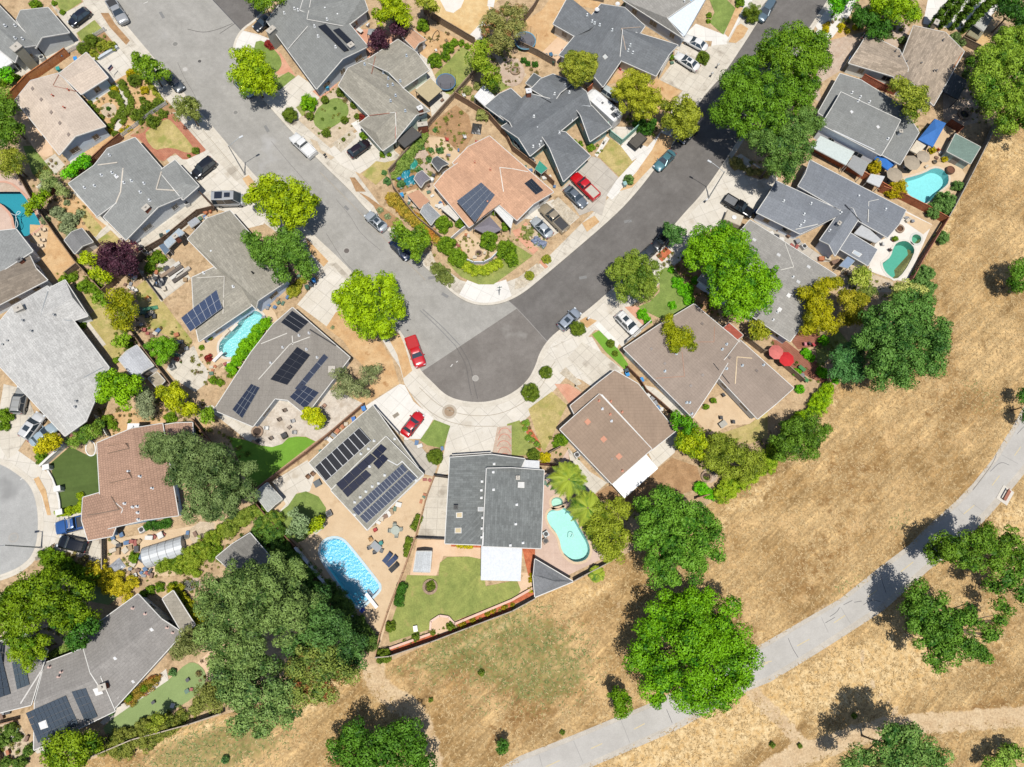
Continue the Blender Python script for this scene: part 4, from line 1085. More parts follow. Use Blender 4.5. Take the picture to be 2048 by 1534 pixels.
TRAILS=[('N 930,700 960,860 1100,1000 1230,1060 1330,1200 1380,1350 1420,1600',1.9,.75),('# 1500,1375 1530,1410 1570,1450 1606,1492',1.2,.8),('# 1530,1545 1600,1512 1700,1475 1780,1453 1850,1446 1960,1440 2060,1432 2200,1420',1.5,.95),
          ('# 1045,1520 1200,1455 1345,1398 1560,1278 1660,1212',.9,.5),('P 740,600 850,900 1080,1120',.35,.55),('L 390,990 430,1200 580,1520',.25,.35),('N 1100,720 1180,640 1500,520 1900,400',.5,.3),('O 900,100 700,600 400,1000 100,1380',1.4,.28),('L 100,1500 400,1100 800,620 1100,300',.8,.3),('H 1420,1300 1500,900 1350,600 1600,100',.8,.3)]
GX,GY,GA=build_ground(land_pts,PATCH,TRAILS)

SOIL=grainy('bare_soil','bfa27e','d6ba94',.5,5,.2,stain=(.8,.56,'a38a68'))
def land(name,s):
    pts=ccw(PP(s));holes=[h for h in POOLS if all(inside(q,pts) for q in h)];v,f=fillmesh([pts]+holes,LZ);n=len(pts);k=len(v)
    v=v+[Vector((p.x,p.y,LZ)) for p in pts]+[Vector((p.x,p.y,-.3)) for p in pts];f=f+[(k+(i+1) % n,k+i,k+n+i,k+n+(i+1) % n) for i in range(n)]
    return tag(link_mesh(name,v,f,SOIL,uv=.01),kind='structure')
land('ground',LEFT_LAND);land('ground',MID_LAND)

ASPH_L=grainy('asphalt_light','a6a39c','b3b0a9',.25,7,.12,.9,stain=(.12,.62,'bcbab6'),streak=((.05,.8,1),R(-48),.05))
ASPH_M=grainy('asphalt_mid','7f7973','8e8882',.25,7,.12,.9,stain=(.15,.6,'a19d97'))
ASPH_D=grainy('asphalt_dark','726e6a','7f7b77',.3,7,.13,.9,streak=((.05,.8,1),R(46),.06))
ASPH_C=grainy('asphalt_court','b0b0ad','bdbdba',.2,6,.10,.9,stain=(.10,.56,'9c9c9a'))
CONC=grainy('concrete_pale','e2dacb','ece5d8',.35,7,.07,.85,(2.0,2.0,.05),.74,stain=(.3,.6,'cfc4b2'))
CONC_W=grainy('concrete_white','f0ece4','f6f2ea',.35,7,.05,.85,(2.0,2.0,.05),.80)
CONC_G=grainy('concrete_grey','c4bcb0','d2cabd',.35,7,.08,.85,(2.4,2.4,.05),.72,stain=(.4,.58,'d6cfc2'))
CONC_O=grainy('concrete_old','dad1c1','e6dece',.35,7,.09,.85,(1.6,1.6,.045),.74,stain=(.3,.55,'bdb3a3'))
KERB=grainy('kerb_concrete','ddd4c4','e9e1d2',.5,6,.08,.85,(3.0,9.0,.03),.8)
LAWN=grainy('lawn_grass','8c9850','a5ab5e',.35,5,.20,.95,stain=(.5,.60,'b3a768'))
LAWN_G=grainy('lawn_green','7b9147','8fa255',.3,5,.20,.95,streak=((.15,1.6,1),R(40),.07))
LAWN_D=grainy('lawn_dry','b3a663','cfbb80',.45,5,.18,.95,stain=(.4,.54,'a0a256'))
TURF=grainy('turf_bright','74a336','7fae3c',.2,6,.10,.95)
TURF_D=grainy('turf_dark','566a33','5f733a',.25,6,.10,.95,streak=((.08,1.1,1),R(8),.10))
TURF_P=grainy('turf_pale','8fa368','99ad70',.2,6,.08,.95)
STRAW=grainy('straw_yard','d2a877','e2bf90',.5,6,.14,.95,stain=(.6,.6,'b98c5c'))
STRAW_Y=grainy('straw_yellow','dcb67e','ecd09c',.4,6,.12,.95)
BROWN=grainy('brown_soil','a9845e','bf9a72',.6,5,.2,.95)
BRICK=grainy('brick_paving','bd7a60','cb8c70',1,6,.16,.9,(.6,.3,.03,.5),.8)
TERRA=grainy('terracotta_paving','dfa284','e9b497',.6,6,.10,.9,(1.0,1.0,.03),.85)
MULCH=grainy('red_mulch','c06845','d67f58',2,8,.25)
PINK=grainy('salmon_patio','e6c3a0','efd0b0',.4,6,.06,.9)
PATIO=grainy('tan_patio','dcc09c','e6cca9',.3,6,.07,.9,stain=(.4,.6,'cdb08c'))
PATIO_R=grainy('rose_patio','d8bba8','e3c9b8',.3,6,.07,.9,(1.6,1.6,.03),.88)
WHITEP=grainy('white_pool_deck','ece4d8','f4eee4',.4,6,.05,.85)
DIRTW=grainy('pale_rubble','d6cabb','e2d8ca',.6,3.5,.14,.95,stain=(.5,.5,'c6b8a6'))
DECK=grainy('red_deck_boards','9e6650','b07660',.8,6,.12,.85,(3.2,.30,.04,.5),.7)
PAVER=grainy('mottled_pavers','c9b09a','d8c4b0',.8,5,.12,.9,(.5,.5,.03,.5),.86)
PEBBLE=grainy('river_pebbles','c3b49c','ddd2be',3.5,11,.32,.9)
GRAVEL=grainy('gravel','cbb89c','dccab0',1.2,9,.22,.95)

def flat(name,s,z,mat,ang=.01):
    pts=ccw(PP(s,z));return tag(link_mesh(name,[tuple(p) for p in pts],tess(pts),mat,uv=ang),kind='structure')
flat('road','# -60,-260 380,-260 425,0 482,60 620,200 780,360 930,540 1000,570 1015,601 1034,617 842,744 790,790 740,740 690,620 590,520 490,420 390,320 290,200 180,70',.012,ASPH_L,R(-50))
flat('road','# 380,-260 425,0 482,60 620,200 700,60 760,-260',.012,ASPH_D)
flat('road','# 842,744 1034,617 1099,689 1150,735 1110,830 1000,860 880,850 800,800',.012,ASPH_M)
flat('road','# 1034,617 1015,601 1000,570 1040,530 1200,400 1330,240 1440,90 1560,-200 1860,-200 1700,40 1500,360 1340,560 1200,660 1150,735 1099,689',.012,ASPH_D,R(45))
flat('road','# -280,860 0,890 60,920 110,970 120,1040 110,1120 80,1170 20,1200 -280,1240',.012,ASPH_C)
KL='# 0,-250 200,0 413,250 511,365 612,466 697,544 789,659 812,694 827,734 842,754 857,768 887,798 925,811 975,813 1023,798 1061,768 1079,734 1086,709 1106,679 1144,651 1174,631 1221,591 1314,504 1369,436 1409,394 1459,322 1628,52 1664,0 1760,-160'
KM='# 570,-40 545,5 511,40 482,60 467,90 470,115 485,140 505,170 569,245 642,322 707,384 724,406 777,459 844,526 882,559 902,581 932,601 962,609 997,606 1024,596 1049,581 1076,559 1124,519 1229,429 1271,384 1309,335 1349,282 1401,195 1446,147 1489,82 1511,47 1540,0 1640,-160'
KC='# -260,900 -60,905 0,918 32,935 70,965 85,1018 84,1080 70,1118 47,1138 25,1150 -10,1162 -260,1190'
for k_ in (KL,KM,KC):
    strip('kerb',k_,.42,LZ+.035,KERB,off=-.21,ht=.2)
strip('gutter',KL,.5,.022,KERB,off=.15);strip('gutter',KM,.5,.024,KERB,off=.15)
strip('gutter',KC,.45,.026,KERB,off=-.62)

S=sheet
# ---- sidewalk bands (photograph left to right)
S('pavement','# 60,-180 200,0 413,250 511,365 612,466 697,544 789,659 770,672 690,600 640,560 560,470 500,425 430,420 395,395 330,315 400,300 345,225 327,207 277,145 237,97 190,40 165,0 130,-60 20,-180',CONC_O,1)
S('pavement','# 789,659 812,694 827,734 842,754 857,768 887,798 925,811 975,813 1023,798 1061,768 1079,734 1086,709 1106,679 1144,651 1174,631 1190,660 1160,690 1140,745 1100,790 1040,850 1000,860 940,862 900,857 862,838 830,800 809,768 800,735 783,710 762,676',CONC,1)
S('pavement','# 1174,631 1221,591 1314,504 1369,436 1409,394 1459,322 1500,330 1470,380 1440,420 1400,470 1360,530 1300,585 1250,620 1235,660 1190,660',CONC,1)
S('pavement','# 1640,52 1628,52 1664,0 1760,-160 1790,-160 1730,-40 1700,30 1665,75 1650,80 1600,140 1590,120',CONC_W,2)
S('pavement','# 569,245 642,322 707,384 777,459 844,526 882,559 902,581 932,601 962,609 997,606 1024,596 1049,581 1076,559 1124,519 1229,429 1271,384 1309,335 1349,282 1401,195 1446,147 1489,82 1511,47 1540,0 1640,-160 1590,-160 1490,0 1470,30 1400,140 1350,200 1330,260 1290,330 1230,384 1170,440 1090,520 1050,550 1010,565 960,572 920,560 880,530 850,510 810,470 760,410 700,330 640,270 600,200 530,175 505,170',CONC_O,1)
S('pavement','# 505,170 485,140 470,115 467,90 482,60 520,70 545,80 520,110 500,150',CONC_W,2)
S('pavement','F 1620,830 1690,705 1780,740 1880,740 2000,700 2045,830 1950,880 1800,895 1680,865',CONC_W,2)
S('pavement','# 0,918 32,935 70,965 85,1018 84,1080 70,1118 47,1138 60,1120 118,1080 122,1020 115,985 95,945 70,925 20,890 -60,880 -60,905',CONC,1)
# ---- left block, top
S('driveway','A 400,20 500,110 620,50 720,-20 760,160 610,265 640,340 600,380 480,420 470,300 560,260 460,110',CONC_O,2)
S('driveway','A 690,420 790,480 960,390 1090,560 1060,590 890,665',CONC,2)
S('lawn','A 430,-20 640,-10 655,15 510,110 470,60',LAWN,3);S('lawn','A 615,265 755,160 825,240 655,335',LAWN,3)
S('flower_bed','A 660,330 830,255 945,385 790,478 700,420',BROWN,3);S('flower_bed','A 805,105 870,105 920,190 1040,325 1010,360 880,220',BROWN,3)
S('lawn','A -60,720 355,535 400,560 60,800 -60,860',LAWN_D,2,ang=R(40));S('path','A 0,680 100,640 350,530 520,430 480,400 300,480 -20,600',CONC_O,1)
S('front_yard','A 700,800 900,660 1000,600 1100,570 1310,830 1180,960 990,1110 900,1095 840,1000',STRAW,2)
S('path','A 900,655 960,680 1010,740 1030,830 1010,930 960,1040 890,1060 950,950 985,870 975,780 930,700',CONC,3,1)
S('path','A 720,790 860,700 890,720 740,830',CONC_O,3);S('gravel_circle','A 800,870 830,830 890,820 940,860 920,930 870,950 820,920',GRAVEL,3,1)
S('brick_path','A 1040,1085 1180,1020 1330,930 1385,905 1500,1030 1645,1195 1640,1220 1565,1278 1460,1275 1400,1225 1310,1290 1270,1280 1110,1110',BRICK,2)
S('lawn','A 1165,1045 1330,945 1380,975 1540,1165 1550,1215 1500,1228 1390,1185 1310,1185 1240,1205 1170,1120',LAWN_D,3,1)
S('flower_bed','A 1330,800 1420,900 1350,900 1230,960 1150,1060 1060,1090 1180,960',BROWN,3)
S('side_yard','A 660,1230 880,1090 930,1110 740,1270',STRAW,2);S('path','A 560,1290 640,1230 660,1250 560,1340',CONC,2)
S('patio','A 200,900 330,1020 450,1225 350,1270 240,1160 150,880',PINK,2,1);S('lawn','A 185,1170 255,1165 425,1375 330,1450 260,1390',LAWN_G,3)
S('side_yard','A -60,1380 100,1430 190,1534 -60,1534',PAVER,1);S('path','A 350,1290 440,1230 520,1320 440,1400',CONC_O,2)
S('driveway','# 330,385 405,372 372,320 415,300 470,360 500,385 515,415 470,430 440,420 410,400 370,440 320,465 290,500 270,490 258,480 330,425',CONC,2)
S('lawn','F 40,400 130,400 180,330 200,300 150,380',STRAW,2);S('driveway','E 1880,180 2045,60 F 90,160 60,260 -60,290',CONC,2)
S('parking_strip','F 395,360 470,440 580,555 540,600 430,480',STRAW,3);S('parking_strip','A 1940,1430 1990,1400 2045,1470 2045,1534 2000,1520',STRAW,3)
# ---- pool yard far left, dirt yard
S('patio','# -40,345 30,352 60,385 75,400 95,445 80,470 95,500 70,510 50,480 -40,470',PATIO_R,2)
S('back_yard','E 240,260 400,270 640,590 430,720 360,690 250,540 340,430 240,400',STRAW,2);S('patio','E 230,350 340,260 390,290 370,440 340,470',PATIO,3)
S('back_yard','E 480,0 590,20 800,190 880,300 760,430 700,330 500,300 400,130',STRAW,1);S('lawn','E 610,140 680,130 820,290 765,365 700,290',LAWN_D,3);S('lawn','E 780,385 885,310 975,400 830,445',LAWN_D,3);S('path','E 745,360 870,255 800,190 760,200 890,300 780,395',CONC_O,2)
S('path','E 580,0 600,0 1010,395 985,400',CONC,3)
S('driveway','E 1010,400 1290,270 1660,0 1725,100 1300,440 1190,500 1110,470 1130,400',CONC_O,2)
S('lawn','E 1080,770 1180,690 1240,770 1300,870 1440,1060 1540,1190 1500,1260 1380,1170 1190,1080 1120,950',LAWN_D,3);S('side_path','E 1170,700 1200,690 1310,870 1290,880',CONC_O,4)
S('patio','E 1280,560 1380,530 1530,690 1310,860 1200,700',CONC_O,3)
S('lawn','E 680,1010 850,880 960,1090 1000,1260 920,1360 800,1200',LAWN_D,3);S('lawn','E 680,820 760,790 860,900 760,950 700,900',LAWN_D,3);S('path','E 660,1020 690,1010 850,1220 820,1240',CONC_O,4)
S('patio','E 1380,1340 1550,1230 1590,1290 1680,1400 1650,1534 1560,1600 1400,1500 1330,1420',CONC_O,3)
S('pool_deck','# 388,690 400,665 430,640 490,590 530,600 550,625 560,650 500,725 470,740 435,735 420,745 400,720',PATIO,3)
S('back_yard','I 880,240 1100,200 1240,80 1400,330 1700,300 1640,420 1500,300 1100,330 950,400 830,420',STRAW,2)
# ---- driveway and front yard by the lime tree
S('driveway','F 330,900 500,700 580,590 620,590 740,740 690,900 565,1075',CONC,2)
S('front_yard','F 560,1085 640,960 800,1000 980,1170 1090,1340 1130,1480 1150,1560 J 1130,0 880,160 640,120 F 940,1480 780,1310 700,1190',STRAW,2)
S('parking_strip','F 1060,1170 1090,1090 1150,1140 1190,1230 1250,1430 1180,1490 1130,1300',STRAW,3)
S('patio','J 0,230 150,100 400,250 500,190 560,60 640,40 880,170 480,460 400,420 320,420 240,480 150,510 40,490 -60,420',DIRTW,3)
S('artificial_turf','J -220,420 -60,455 20,490 130,505 210,480 260,430 330,420 400,425 475,460 0,830 -80,760',TURF,4)
S('driveway','J 870,180 1150,0 1190,10 1260,140 1420,275 1330,440 1200,440',CONC_W,3,ang=R(50));S('driveway','J 1550,330 1700,355 1935,345 1890,570 1540,720 1440,740 1500,560',CONC,3)
S('lawn','J 1425,285 1555,335 1500,515 1370,490 1310,450',LAWN_G,3);S('paver_patch','J 1930,345 2045,330 2045,590 1890,560',PAVER,3)
S('path','J 1320,500 1450,660 1420,740 1340,720 1200,560 1180,450 1240,450',CONC_G,3)
# ---- back yard of the big pool
S('patio','J 410,600 -90,1000 -40,1050 150,1060 350,1280 520,1500 N 620,100 900,560 980,600 1130,100 J 1270,1230 1430,740 1340,740 880,1170 560,780',PATIO,2)
S('patio','J 410,610 130,780 200,900 240,960 150,1060 220,1030 330,870 430,860 480,700',CONC,3)
S('lawn','J 155,1055 260,970 320,880 400,858 500,900 560,990 560,1060 385,1250 330,1270 230,1180',LAWN_G,3,0)
S('side_yard','J 1430,745 1540,740 1520,1240 1290,1240 1370,900',CONC_O,3);S('patio','J 1290,1245 1800,1250 1800,1400 1700,1380 1500,1375 1440,1534 1230,1534',PINK,3)
S('lawn','J 1460,1534 1470,1430 1530,1385 1700,1380 1800,1400 O -210,90 40,40 70,120 O 30,180 N 1580,370 1070,540 1060,450 1210,0',LAWN,4)
S('brick_border','N 1060,590 1560,400 1640,350 2045,190 O 180,100 O 190,160 O 0,240 N 2045,280 1600,450 1070,640',MULCH,4)
S('brick_border','N 1395,440 1400,370 1470,325 1540,335 1590,390 1580,430 1500,470 1400,480',PINK,5,1)
S('path','O 0,-20 170,-20 180,80 0,170 -200,90 70,40 90,0',PINK,3)
S('patio','K 240,700 320,720 450,520 480,1000 640,1250 760,1380 440,1534 170,1380 190,1300 240,1290',PATIO_R,2)
S('brick_bed','K 80,1310 185,1310 180,1534 130,1534',MULCH,5);S('brick_bed','J 1560,1280 1810,1290 1800,1310 1560,1300',MULCH,5)
# ---- centre block
S('lawn','B -20,340 60,320 190,440 210,520 170,580 60,620 -20,600',LAWN_G,3,1);S('patio','B 60,320 200,430 320,610 270,580 180,600 150,570 210,520 190,440',TERRA,2)
S('lawn','B 150,640 260,575 315,615 185,725 150,690',LAWN_G,3);S('driveway','B 90,800 180,720 340,600 480,700 520,770 340,960 230,980',CONC,2)
S('brick_path','B 450,730 630,660 655,680 520,790',TERRA,4);S('patio','B 620,600 880,440 900,480 690,670',BROWN,2)
S('gravel_yard','B 340,960 400,860 520,790 650,700 800,830 830,960 760,1090 600,1190 450,1060',GRAVEL,2)
S('lawn','B 450,985 480,880 560,810 640,780 710,800 745,870 735,930 660,990 540,1060',LAWN_G,4,1);S('lawn','B 320,860 380,820 400,920 370,930',LAWN,4)
S('driveway','B 560,1210 760,1080 900,1010 1020,1200 980,1290 830,1390 700,1330',CONC,2);S('gravel_yard','B 610,1150 760,1040 800,1080 800,1100 680,1220',PEBBLE,4);S('path','B 760,990 820,960 860,1080 840,1090',CONC_W,4)
S('path','B 970,1290 1100,1200 1150,1240 1130,1290 1010,1310',CONC_O,3);S('lawn','B 845,1395 960,1290 1030,1300 1140,1275 1155,1300 960,1480',LAWN_D,3)
S('verge','B 430,1110 490,1130 520,1200 630,1260 600,1280 480,1200',GRAVEL,3);S('verge','B 750,1420 790,1420 880,1534 800,1534',BROWN,3)
S('patio','B 730,240 1000,230 1180,280 1200,350 880,470 800,380',TERRA,2);S('back_yard','B 1160,280 1370,200 1740,370 1700,380 1620,370 1380,600 1360,480 1300,430',STRAW,1)
S('back_yard','B 1380,-40 1980,-40 1880,60 1900,180 1700,330 1460,190 1380,100',STRAW_Y,2);S('patio','B 1440,-60 1690,-60 1640,60 1580,105 1520,90',WHITEP,3);S('path','B 1850,0 1880,90 1960,120 1790,330 1700,290 1870,110',CONC_W,3);S('path','B 1850,50 1860,-20 1920,-40 1900,60',CONC_W,3)
S('lawn','B 1430,600 1560,470 1640,375 1710,410 1760,560 1590,760 1520,750',LAWN,3);S('patio','B 1300,420 1380,480 1430,620 1560,780 1480,880 1410,960 1390,830 1250,680 1380,580',CONC,2)
S('back_yard','B 1330,1040 1520,900 1600,840 1700,920 1740,1080 1640,1240 1500,1100 1400,1080',BROWN,2);S('back_yard','B 1380,1100 1500,1100 1640,1240 1540,1330 1400,1230',PATIO,2)
S('back_yard','B 1100,1534 1130,1290 1300,1100 1400,1230 1450,1400 1400,1534',BROWN,2);S('path','B 1260,1220 1350,1180 1450,1360 1400,1534 1330,1500',PAVER,3)
S('lawn','B 1860,720 1990,590 2045,620 2045,690 1900,760',LAWN,3);S('back_yard','B 1900,430 1990,460 2100,470 C 60,540 120,600 0,700 -40,640',GRAVEL,2)
S('paved_circle','C -80,500 -40,460 40,470 100,540 100,620 60,680 -20,700 -90,650 -100,570',PAVER,4,1);S('back_yard','C 90,180 240,80 340,-60 720,-40 690,80 420,20 330,200 400,400 380,500 330,510 60,400 30,380',STRAW,2)
S('patio','C 240,420 380,280 470,320 420,430 360,510',PINK,3);S('front_yard','C 750,690 850,570 1190,640 1350,730 1200,880 1160,1020 1060,840 820,660',STRAW,2)
S('brick_bed','C 840,580 920,470 1010,540 1000,580 870,600',TERRA,3)
S('driveway','C 1340,320 1470,190 1700,280 1720,360 1580,440 1600,330',CONC_W,3);S('driveway','C 1180,640 1300,480 1300,400 1450,400 1640,360 1800,350 1500,780 1350,720 1220,660',CONC_O,3);S('driveway','C 1310,390 1360,350 1500,400 1470,460 1330,400',CONC,4)
S('lawn','C 1580,0 1700,-20 1790,70 1690,280 1580,180 1620,100',LAWN_G,3);S('verge','C 1700,270 1790,60 1850,60 1730,300',STRAW,4);S('verge','C 1730,340 1800,210 1830,190 1890,230 1850,300 1790,345',STRAW,4)
S('path','C 1770,130 1880,-40 1950,-40 1700,360 1680,330',CONC_W,3)
S('driveway','C 770,1060 760,1010 1000,1020 990,1130 860,1160',CONC,3);S('path','C 870,1170 930,1120 1120,1190 960,1290 940,1260',CONC_W,4)
S('path','C 660,1240 750,1090 780,1110 680,1260',CONC_W,4);S('front_yard','C 690,1250 790,1110 870,1170 975,1285 860,1415',LAWN_D,3)
S('pavement','C 1230,1010 1080,1180 780,1500 720,1534 800,1600 1000,1400 1130,1200 1240,1080',CONC_W,3);S('verge','C 1190,1060 1300,1110 1270,1180 1100,1350 960,1500 860,1530 1000,1370 1120,1200',STRAW,4)
S('driveway','C 380,1534 640,1250 700,1270 850,1420 760,1560 G 720,190 640,150 540,190 410,-20',CONC_G,3)
S('driveway','G 60,210 250,90 330,60 540,200 460,270 300,370 240,350 160,220',CONC,3);S('gravel_yard','G 310,90 370,40 535,200 460,265 430,240',PEBBLE,4)
S('brick_path','G 0,310 60,290 110,240 130,260 70,320 215,460 170,500 20,350',TERRA,4);S('lawn','G -300,640 -200,560 -60,540 40,430 165,510 20,620 F 1900,740 1780,740 1640,680 1520,560 1600,540 1680,600 1900,600 2045,500',LAWN,3,0)
S('garden_bed','G 80,280 150,260 280,370 240,440 180,440',GRAVEL,4);S('verge','G 30,700 200,570 260,620 100,760 20,780',PEBBLE,4);S('verge','G 215,560 240,545 290,600 265,615',TERRA,5);S('verge','G 560,250 660,190 700,240 600,320',STRAW,4)
S('verge','F 820,0 900,40 1040,140 1190,250 1080,290 1000,220 940,110',BROWN,3);S('verge','F 1100,60 1130,40 1310,220 1450,400 1420,430 1180,210',BROWN,3);S('verge','F 1320,520 1400,470 1440,570 1360,600',PEBBLE,4)
S('verge','F 1395,600 1470,560 1580,690 1520,745',LAWN_G,4)
S('courtyard','F 1590,390 1700,300 1790,380 1960,400 2045,460 1930,490 1800,560 1720,540 1600,450',PATIO,3);S('patio','F 1200,0 1450,-80 1700,120 1600,260 1500,340 1400,260',PATIO,2)
S('side_yard','G 0,-60 300,0 290,60 60,220 0,200',CONC_O,2)
# ---- right block
S('driveway','C 1760,1270 1830,1230 2045,1380 D 0,1320 80,1430 G 2045,0 2045,60 1900,180 1480,340 1340,240 1570,30 1640,-50',CONC,2);S('verge','C 1740,1330 1850,1260 1850,1330 1780,1370',STRAW,4);S('verge','C 1860,1400 1920,1310 2045,1400 1990,1440',STRAW,3)
S('driveway','D 380,300 460,320 560,260 780,250 770,300 590,560 330,720 380,800 430,820 380,560',PAVER,2);S('front_yard','D 470,330 570,190 700,110 960,180 900,300 780,250',STRAW,2);S('path','D 380,210 450,100 600,0 680,0 480,320 440,300',CONC_W,3);S('path','D 930,330 1000,270 980,200 1050,150 1140,230 1030,380 1000,370',PAVER,3)
S('back_yard','D 1500,330 1700,200 1790,280 1760,400 1660,400',STRAW_Y,3);S('patio','D 1400,700 1570,640 1690,830 1680,980 1500,1020 1400,950',PAVER,3);S('patio','D 1200,1080 1420,960 1530,1060 1430,1240 1300,1300 1150,1180',PATIO,2)
S('pool_deck','D 980,1330 1260,1290 1520,1310 1580,1400 1500,1534 H 1440,20 1290,130 1100,40 1070,20 D 960,1500',PATIO,4)
S('pool_deck','H 700,260 1100,150 1310,260 1110,720 1000,700 800,630 860,400 940,370',WHITEP,4);S('pool_deck','H 1090,160 1320,270 1240,340 1110,250',PATIO,6)
S('side_yard','G 1900,200 2045,280 H 0,220 440,520 500,560 400,560 0,330',CONC_G,3)
S('front_yard','G 1180,640 1250,580 1400,720 1470,860 1460,920 1330,1000 1180,1010 1000,920 1100,880 1180,800',LAWN_G,3);S('driveway','G 600,990 800,830 930,920 1100,1040 880,1240 680,1040',CONC,3);S('path','G 900,920 1000,910 1110,1020 1080,1070 1040,1060',TERRA,4);S('path','G 1210,600 1320,480 1400,380 1420,440 1340,560 1260,610',CONC,4);S('verge','G 1150,510 1230,440 1280,480 1200,560',MULCH,4)
S('front_yard','G 1290,600 1400,480 1620,800 1660,1010 1500,960 1440,760',BROWN,2);S('lawn','G 640,1140 700,1105 830,1230 930,1380 900,1420 750,1280',TURF,4);S('path','G 650,1060 690,1035 860,1210 840,1250',CONC_W,4)
S('driveway','G 300,1240 480,1150 640,1160 720,1290 900,1430 640,1560 K 560,-30 480,-60 G 380,1450',CONC,3);S('driveway','G 440,1330 560,1200 740,1300 860,1420 650,1530',CONC_O,4);S('verge','G 540,1030 590,1000 680,1030 600,1090',STRAW,3)
S('gravel_bed','G 380,1450 430,1400 560,1534 500,1560 K 560,60 500,0',PEBBLE,4);S('brick_path','K 340,0 450,0 560,70 540,110 460,165 430,120',TERRA,5);S('lawn','K 130,200 320,60 440,170 380,290 320,420 260,540 230,500',LAWN_D,3);S('lawn','K -40,320 60,290 190,490 120,570 -40,575',LAWN,3);S('brick_bed','K 70,300 110,290 230,480 230,540 200,520 120,400',MULCH,4)
S('back_yard','K 440,500 620,700 760,790 640,900 500,760',CONC_O,3);S('back_yard','K 640,900 790,800 880,920 1160,680 1280,590 1480,660 1520,800 1450,850 1180,940 940,1000 800,960',BROWN,2);S('patio','K 1090,550 1300,370 1340,440 1300,550 1150,680',CONC,3)
S('patio','K 1440,260 1700,50 1800,60 1960,270 1900,320 1750,330 1680,360 1600,420',PATIO,4);S('patio','K 1520,700 1600,600 1660,720 1620,790 1520,790',PAVER,4,1);S('side_path','K 1030,0 1140,30 1400,240 1290,260',CONC,3);S('back_yard','K 1600,420 1900,320 2045,220 2045,420 1900,480',LAWN_D,3)
S('deck','H 190,1200 260,1080 400,1090 420,1160 400,1230 240,1260',DECK,4);S('deck','H 240,1270 420,1380 480,1500 440,1534 240,1440 60,1290 30,1180 150,1200',DECK,3);S('lawn','H 380,1230 480,1170 560,1100 640,1200 520,1290 400,1420',LAWN,3);S('back_yard','H 600,500 800,640 1000,720 980,800 560,820',GRAVEL,2)
S('patio','D 1290,-60 2000,-60 1900,10 1650,260 1240,190',CONC_W,1)
# ---- lower left
S('artificial_turf','I 400,640 560,500 700,570 780,560 810,870 650,960 490,1005 470,850 420,720',TURF_D,3);S('driveway','I 30,0 200,40 300,300 130,560 60,600 0,500 0,180',CONC_O,2);S('driveway','I 480,1060 660,1010 700,1250 850,1250 850,1480 700,1400 430,1330',CONC_O,3);S('driveway','I 480,1060 650,1020 690,1200 500,1210',CONC,4)
S('back_yard','I 860,1250 1460,1150 1800,1090 1600,1330 1400,1534 870,1534',PATIO,2);S('back_yard','I 1480,1190 1600,1100 1720,1110 1700,1260 1560,1290',GRAVEL,3);S('verge','I 270,760 310,740 370,850 410,1050 380,1050 340,900',STRAW,4);S('pebble_island','I 680,500 700,455 740,455 760,560 720,575',GRAVEL,5)
S('artificial_turf','M 850,1290 820,1200 1100,1010 1330,850 1370,820 1500,700 1570,700 1640,760 1655,850 1560,980 1330,1110 900,1290',TURF_P,3,1);S('path','M 800,1180 860,1120 1330,750 1350,840 1100,1010 830,1200',CONC,4);S('lawn','M 700,50 780,50 1000,130 870,240 720,210',TURF_P,3);S('patio','M 1580,700 1700,590 1860,700 1780,800 1700,840 1660,850 1640,760',PINK,3);S('patio','M 1440,60 1580,10 1620,80 1500,140',PAVER,3)
S('back_yard','M 0,1190 140,1160 260,1380 200,1500 30,1534 0,1400',GRAVEL,2);S('front_yard','M -60,480 200,380 700,420 700,560 400,700 0,600',GRAVEL,2);S('patio','M 270,1400 540,1300 560,1330 300,1430',CONC,3)
S('patio','J -320,230 60,-40 400,250 340,300 -60,430',CONC_O,2)
S('side_yard','I 1640,180 1700,170 2045,420 2000,470',CONC,3)

# ---- cycle path through the dry field
BIKE=grainy('pale_asphalt','c0bcb5','cdc9c2',.2,6,.06,.9,stain=(.4,.66,'c2bfba'))
GRIT=grainy('path_shoulder','c3bbae','d2cabd',.5,6,.12,.95)
flat('path_shoulder','# 960,1560 1039,1512 1144,1471 1311,1402 1536,1281 1681,1197 1753,1139 1818,1090 1856,1052 1911,1003 1946,967 1986,917 2008,880 2030,845 2140,640 2200,640 2110,840 2085,900 2035,965 1980,1030 1905,1105 1858,1140 1766,1222 1670,1284 1600,1328 1540,1364 1500,1380 1350,1462 1164,1542',.010,GRIT)
flat('path','# 960,1562 1045,1521 1150,1479 1318,1408 1541,1289 1686,1204 1760,1146 1823,1098 1862,1060 1917,1011 1952,974 1992,924 2014,890 2038,850 2150,640 2190,640 2100,845 2075,895 2026,955 1970,1020 1897,1095 1850,1130 1758,1212 1662,1274 1594,1318 1534,1354 1495,1369 1344,1450 1164,1530 1100,1560',.020,BIKE)

# ============================================================ HOUSES
RG=roofmat('9b9d9b',.06,.35);RG2=roofmat('929492',.06,.35);RDK=roofmat('818584',.16,.32);RTAN=roofmat('aaa598',.12,.35,0,.2);RPINK=roofmat('dccbba',.05,.4);RSALM=roofmat('d8ab8c',.08,.35);RTILE=roofmat('bf9b85',.06,.42,.018);RWHT=roofmat('cccbc8',.10,.35,0,.22)
RG3=roofmat('7c8084',.08,.4);RBR=roofmat('a8927f',.02,.5,0,.06);RBR2=roofmat('a9998c',.03,.4,0,.07);RFLAT=roofmat('9a948c',.02,.8);RWOOD=roofmat('b5a593',.22,.30,0,.22);RGRN=roofmat('a5a296',.10,.4,0,.18);RLG=roofmat('a8a59f',.08,.4);RBL=roofmat('8f949c',.05,.4)

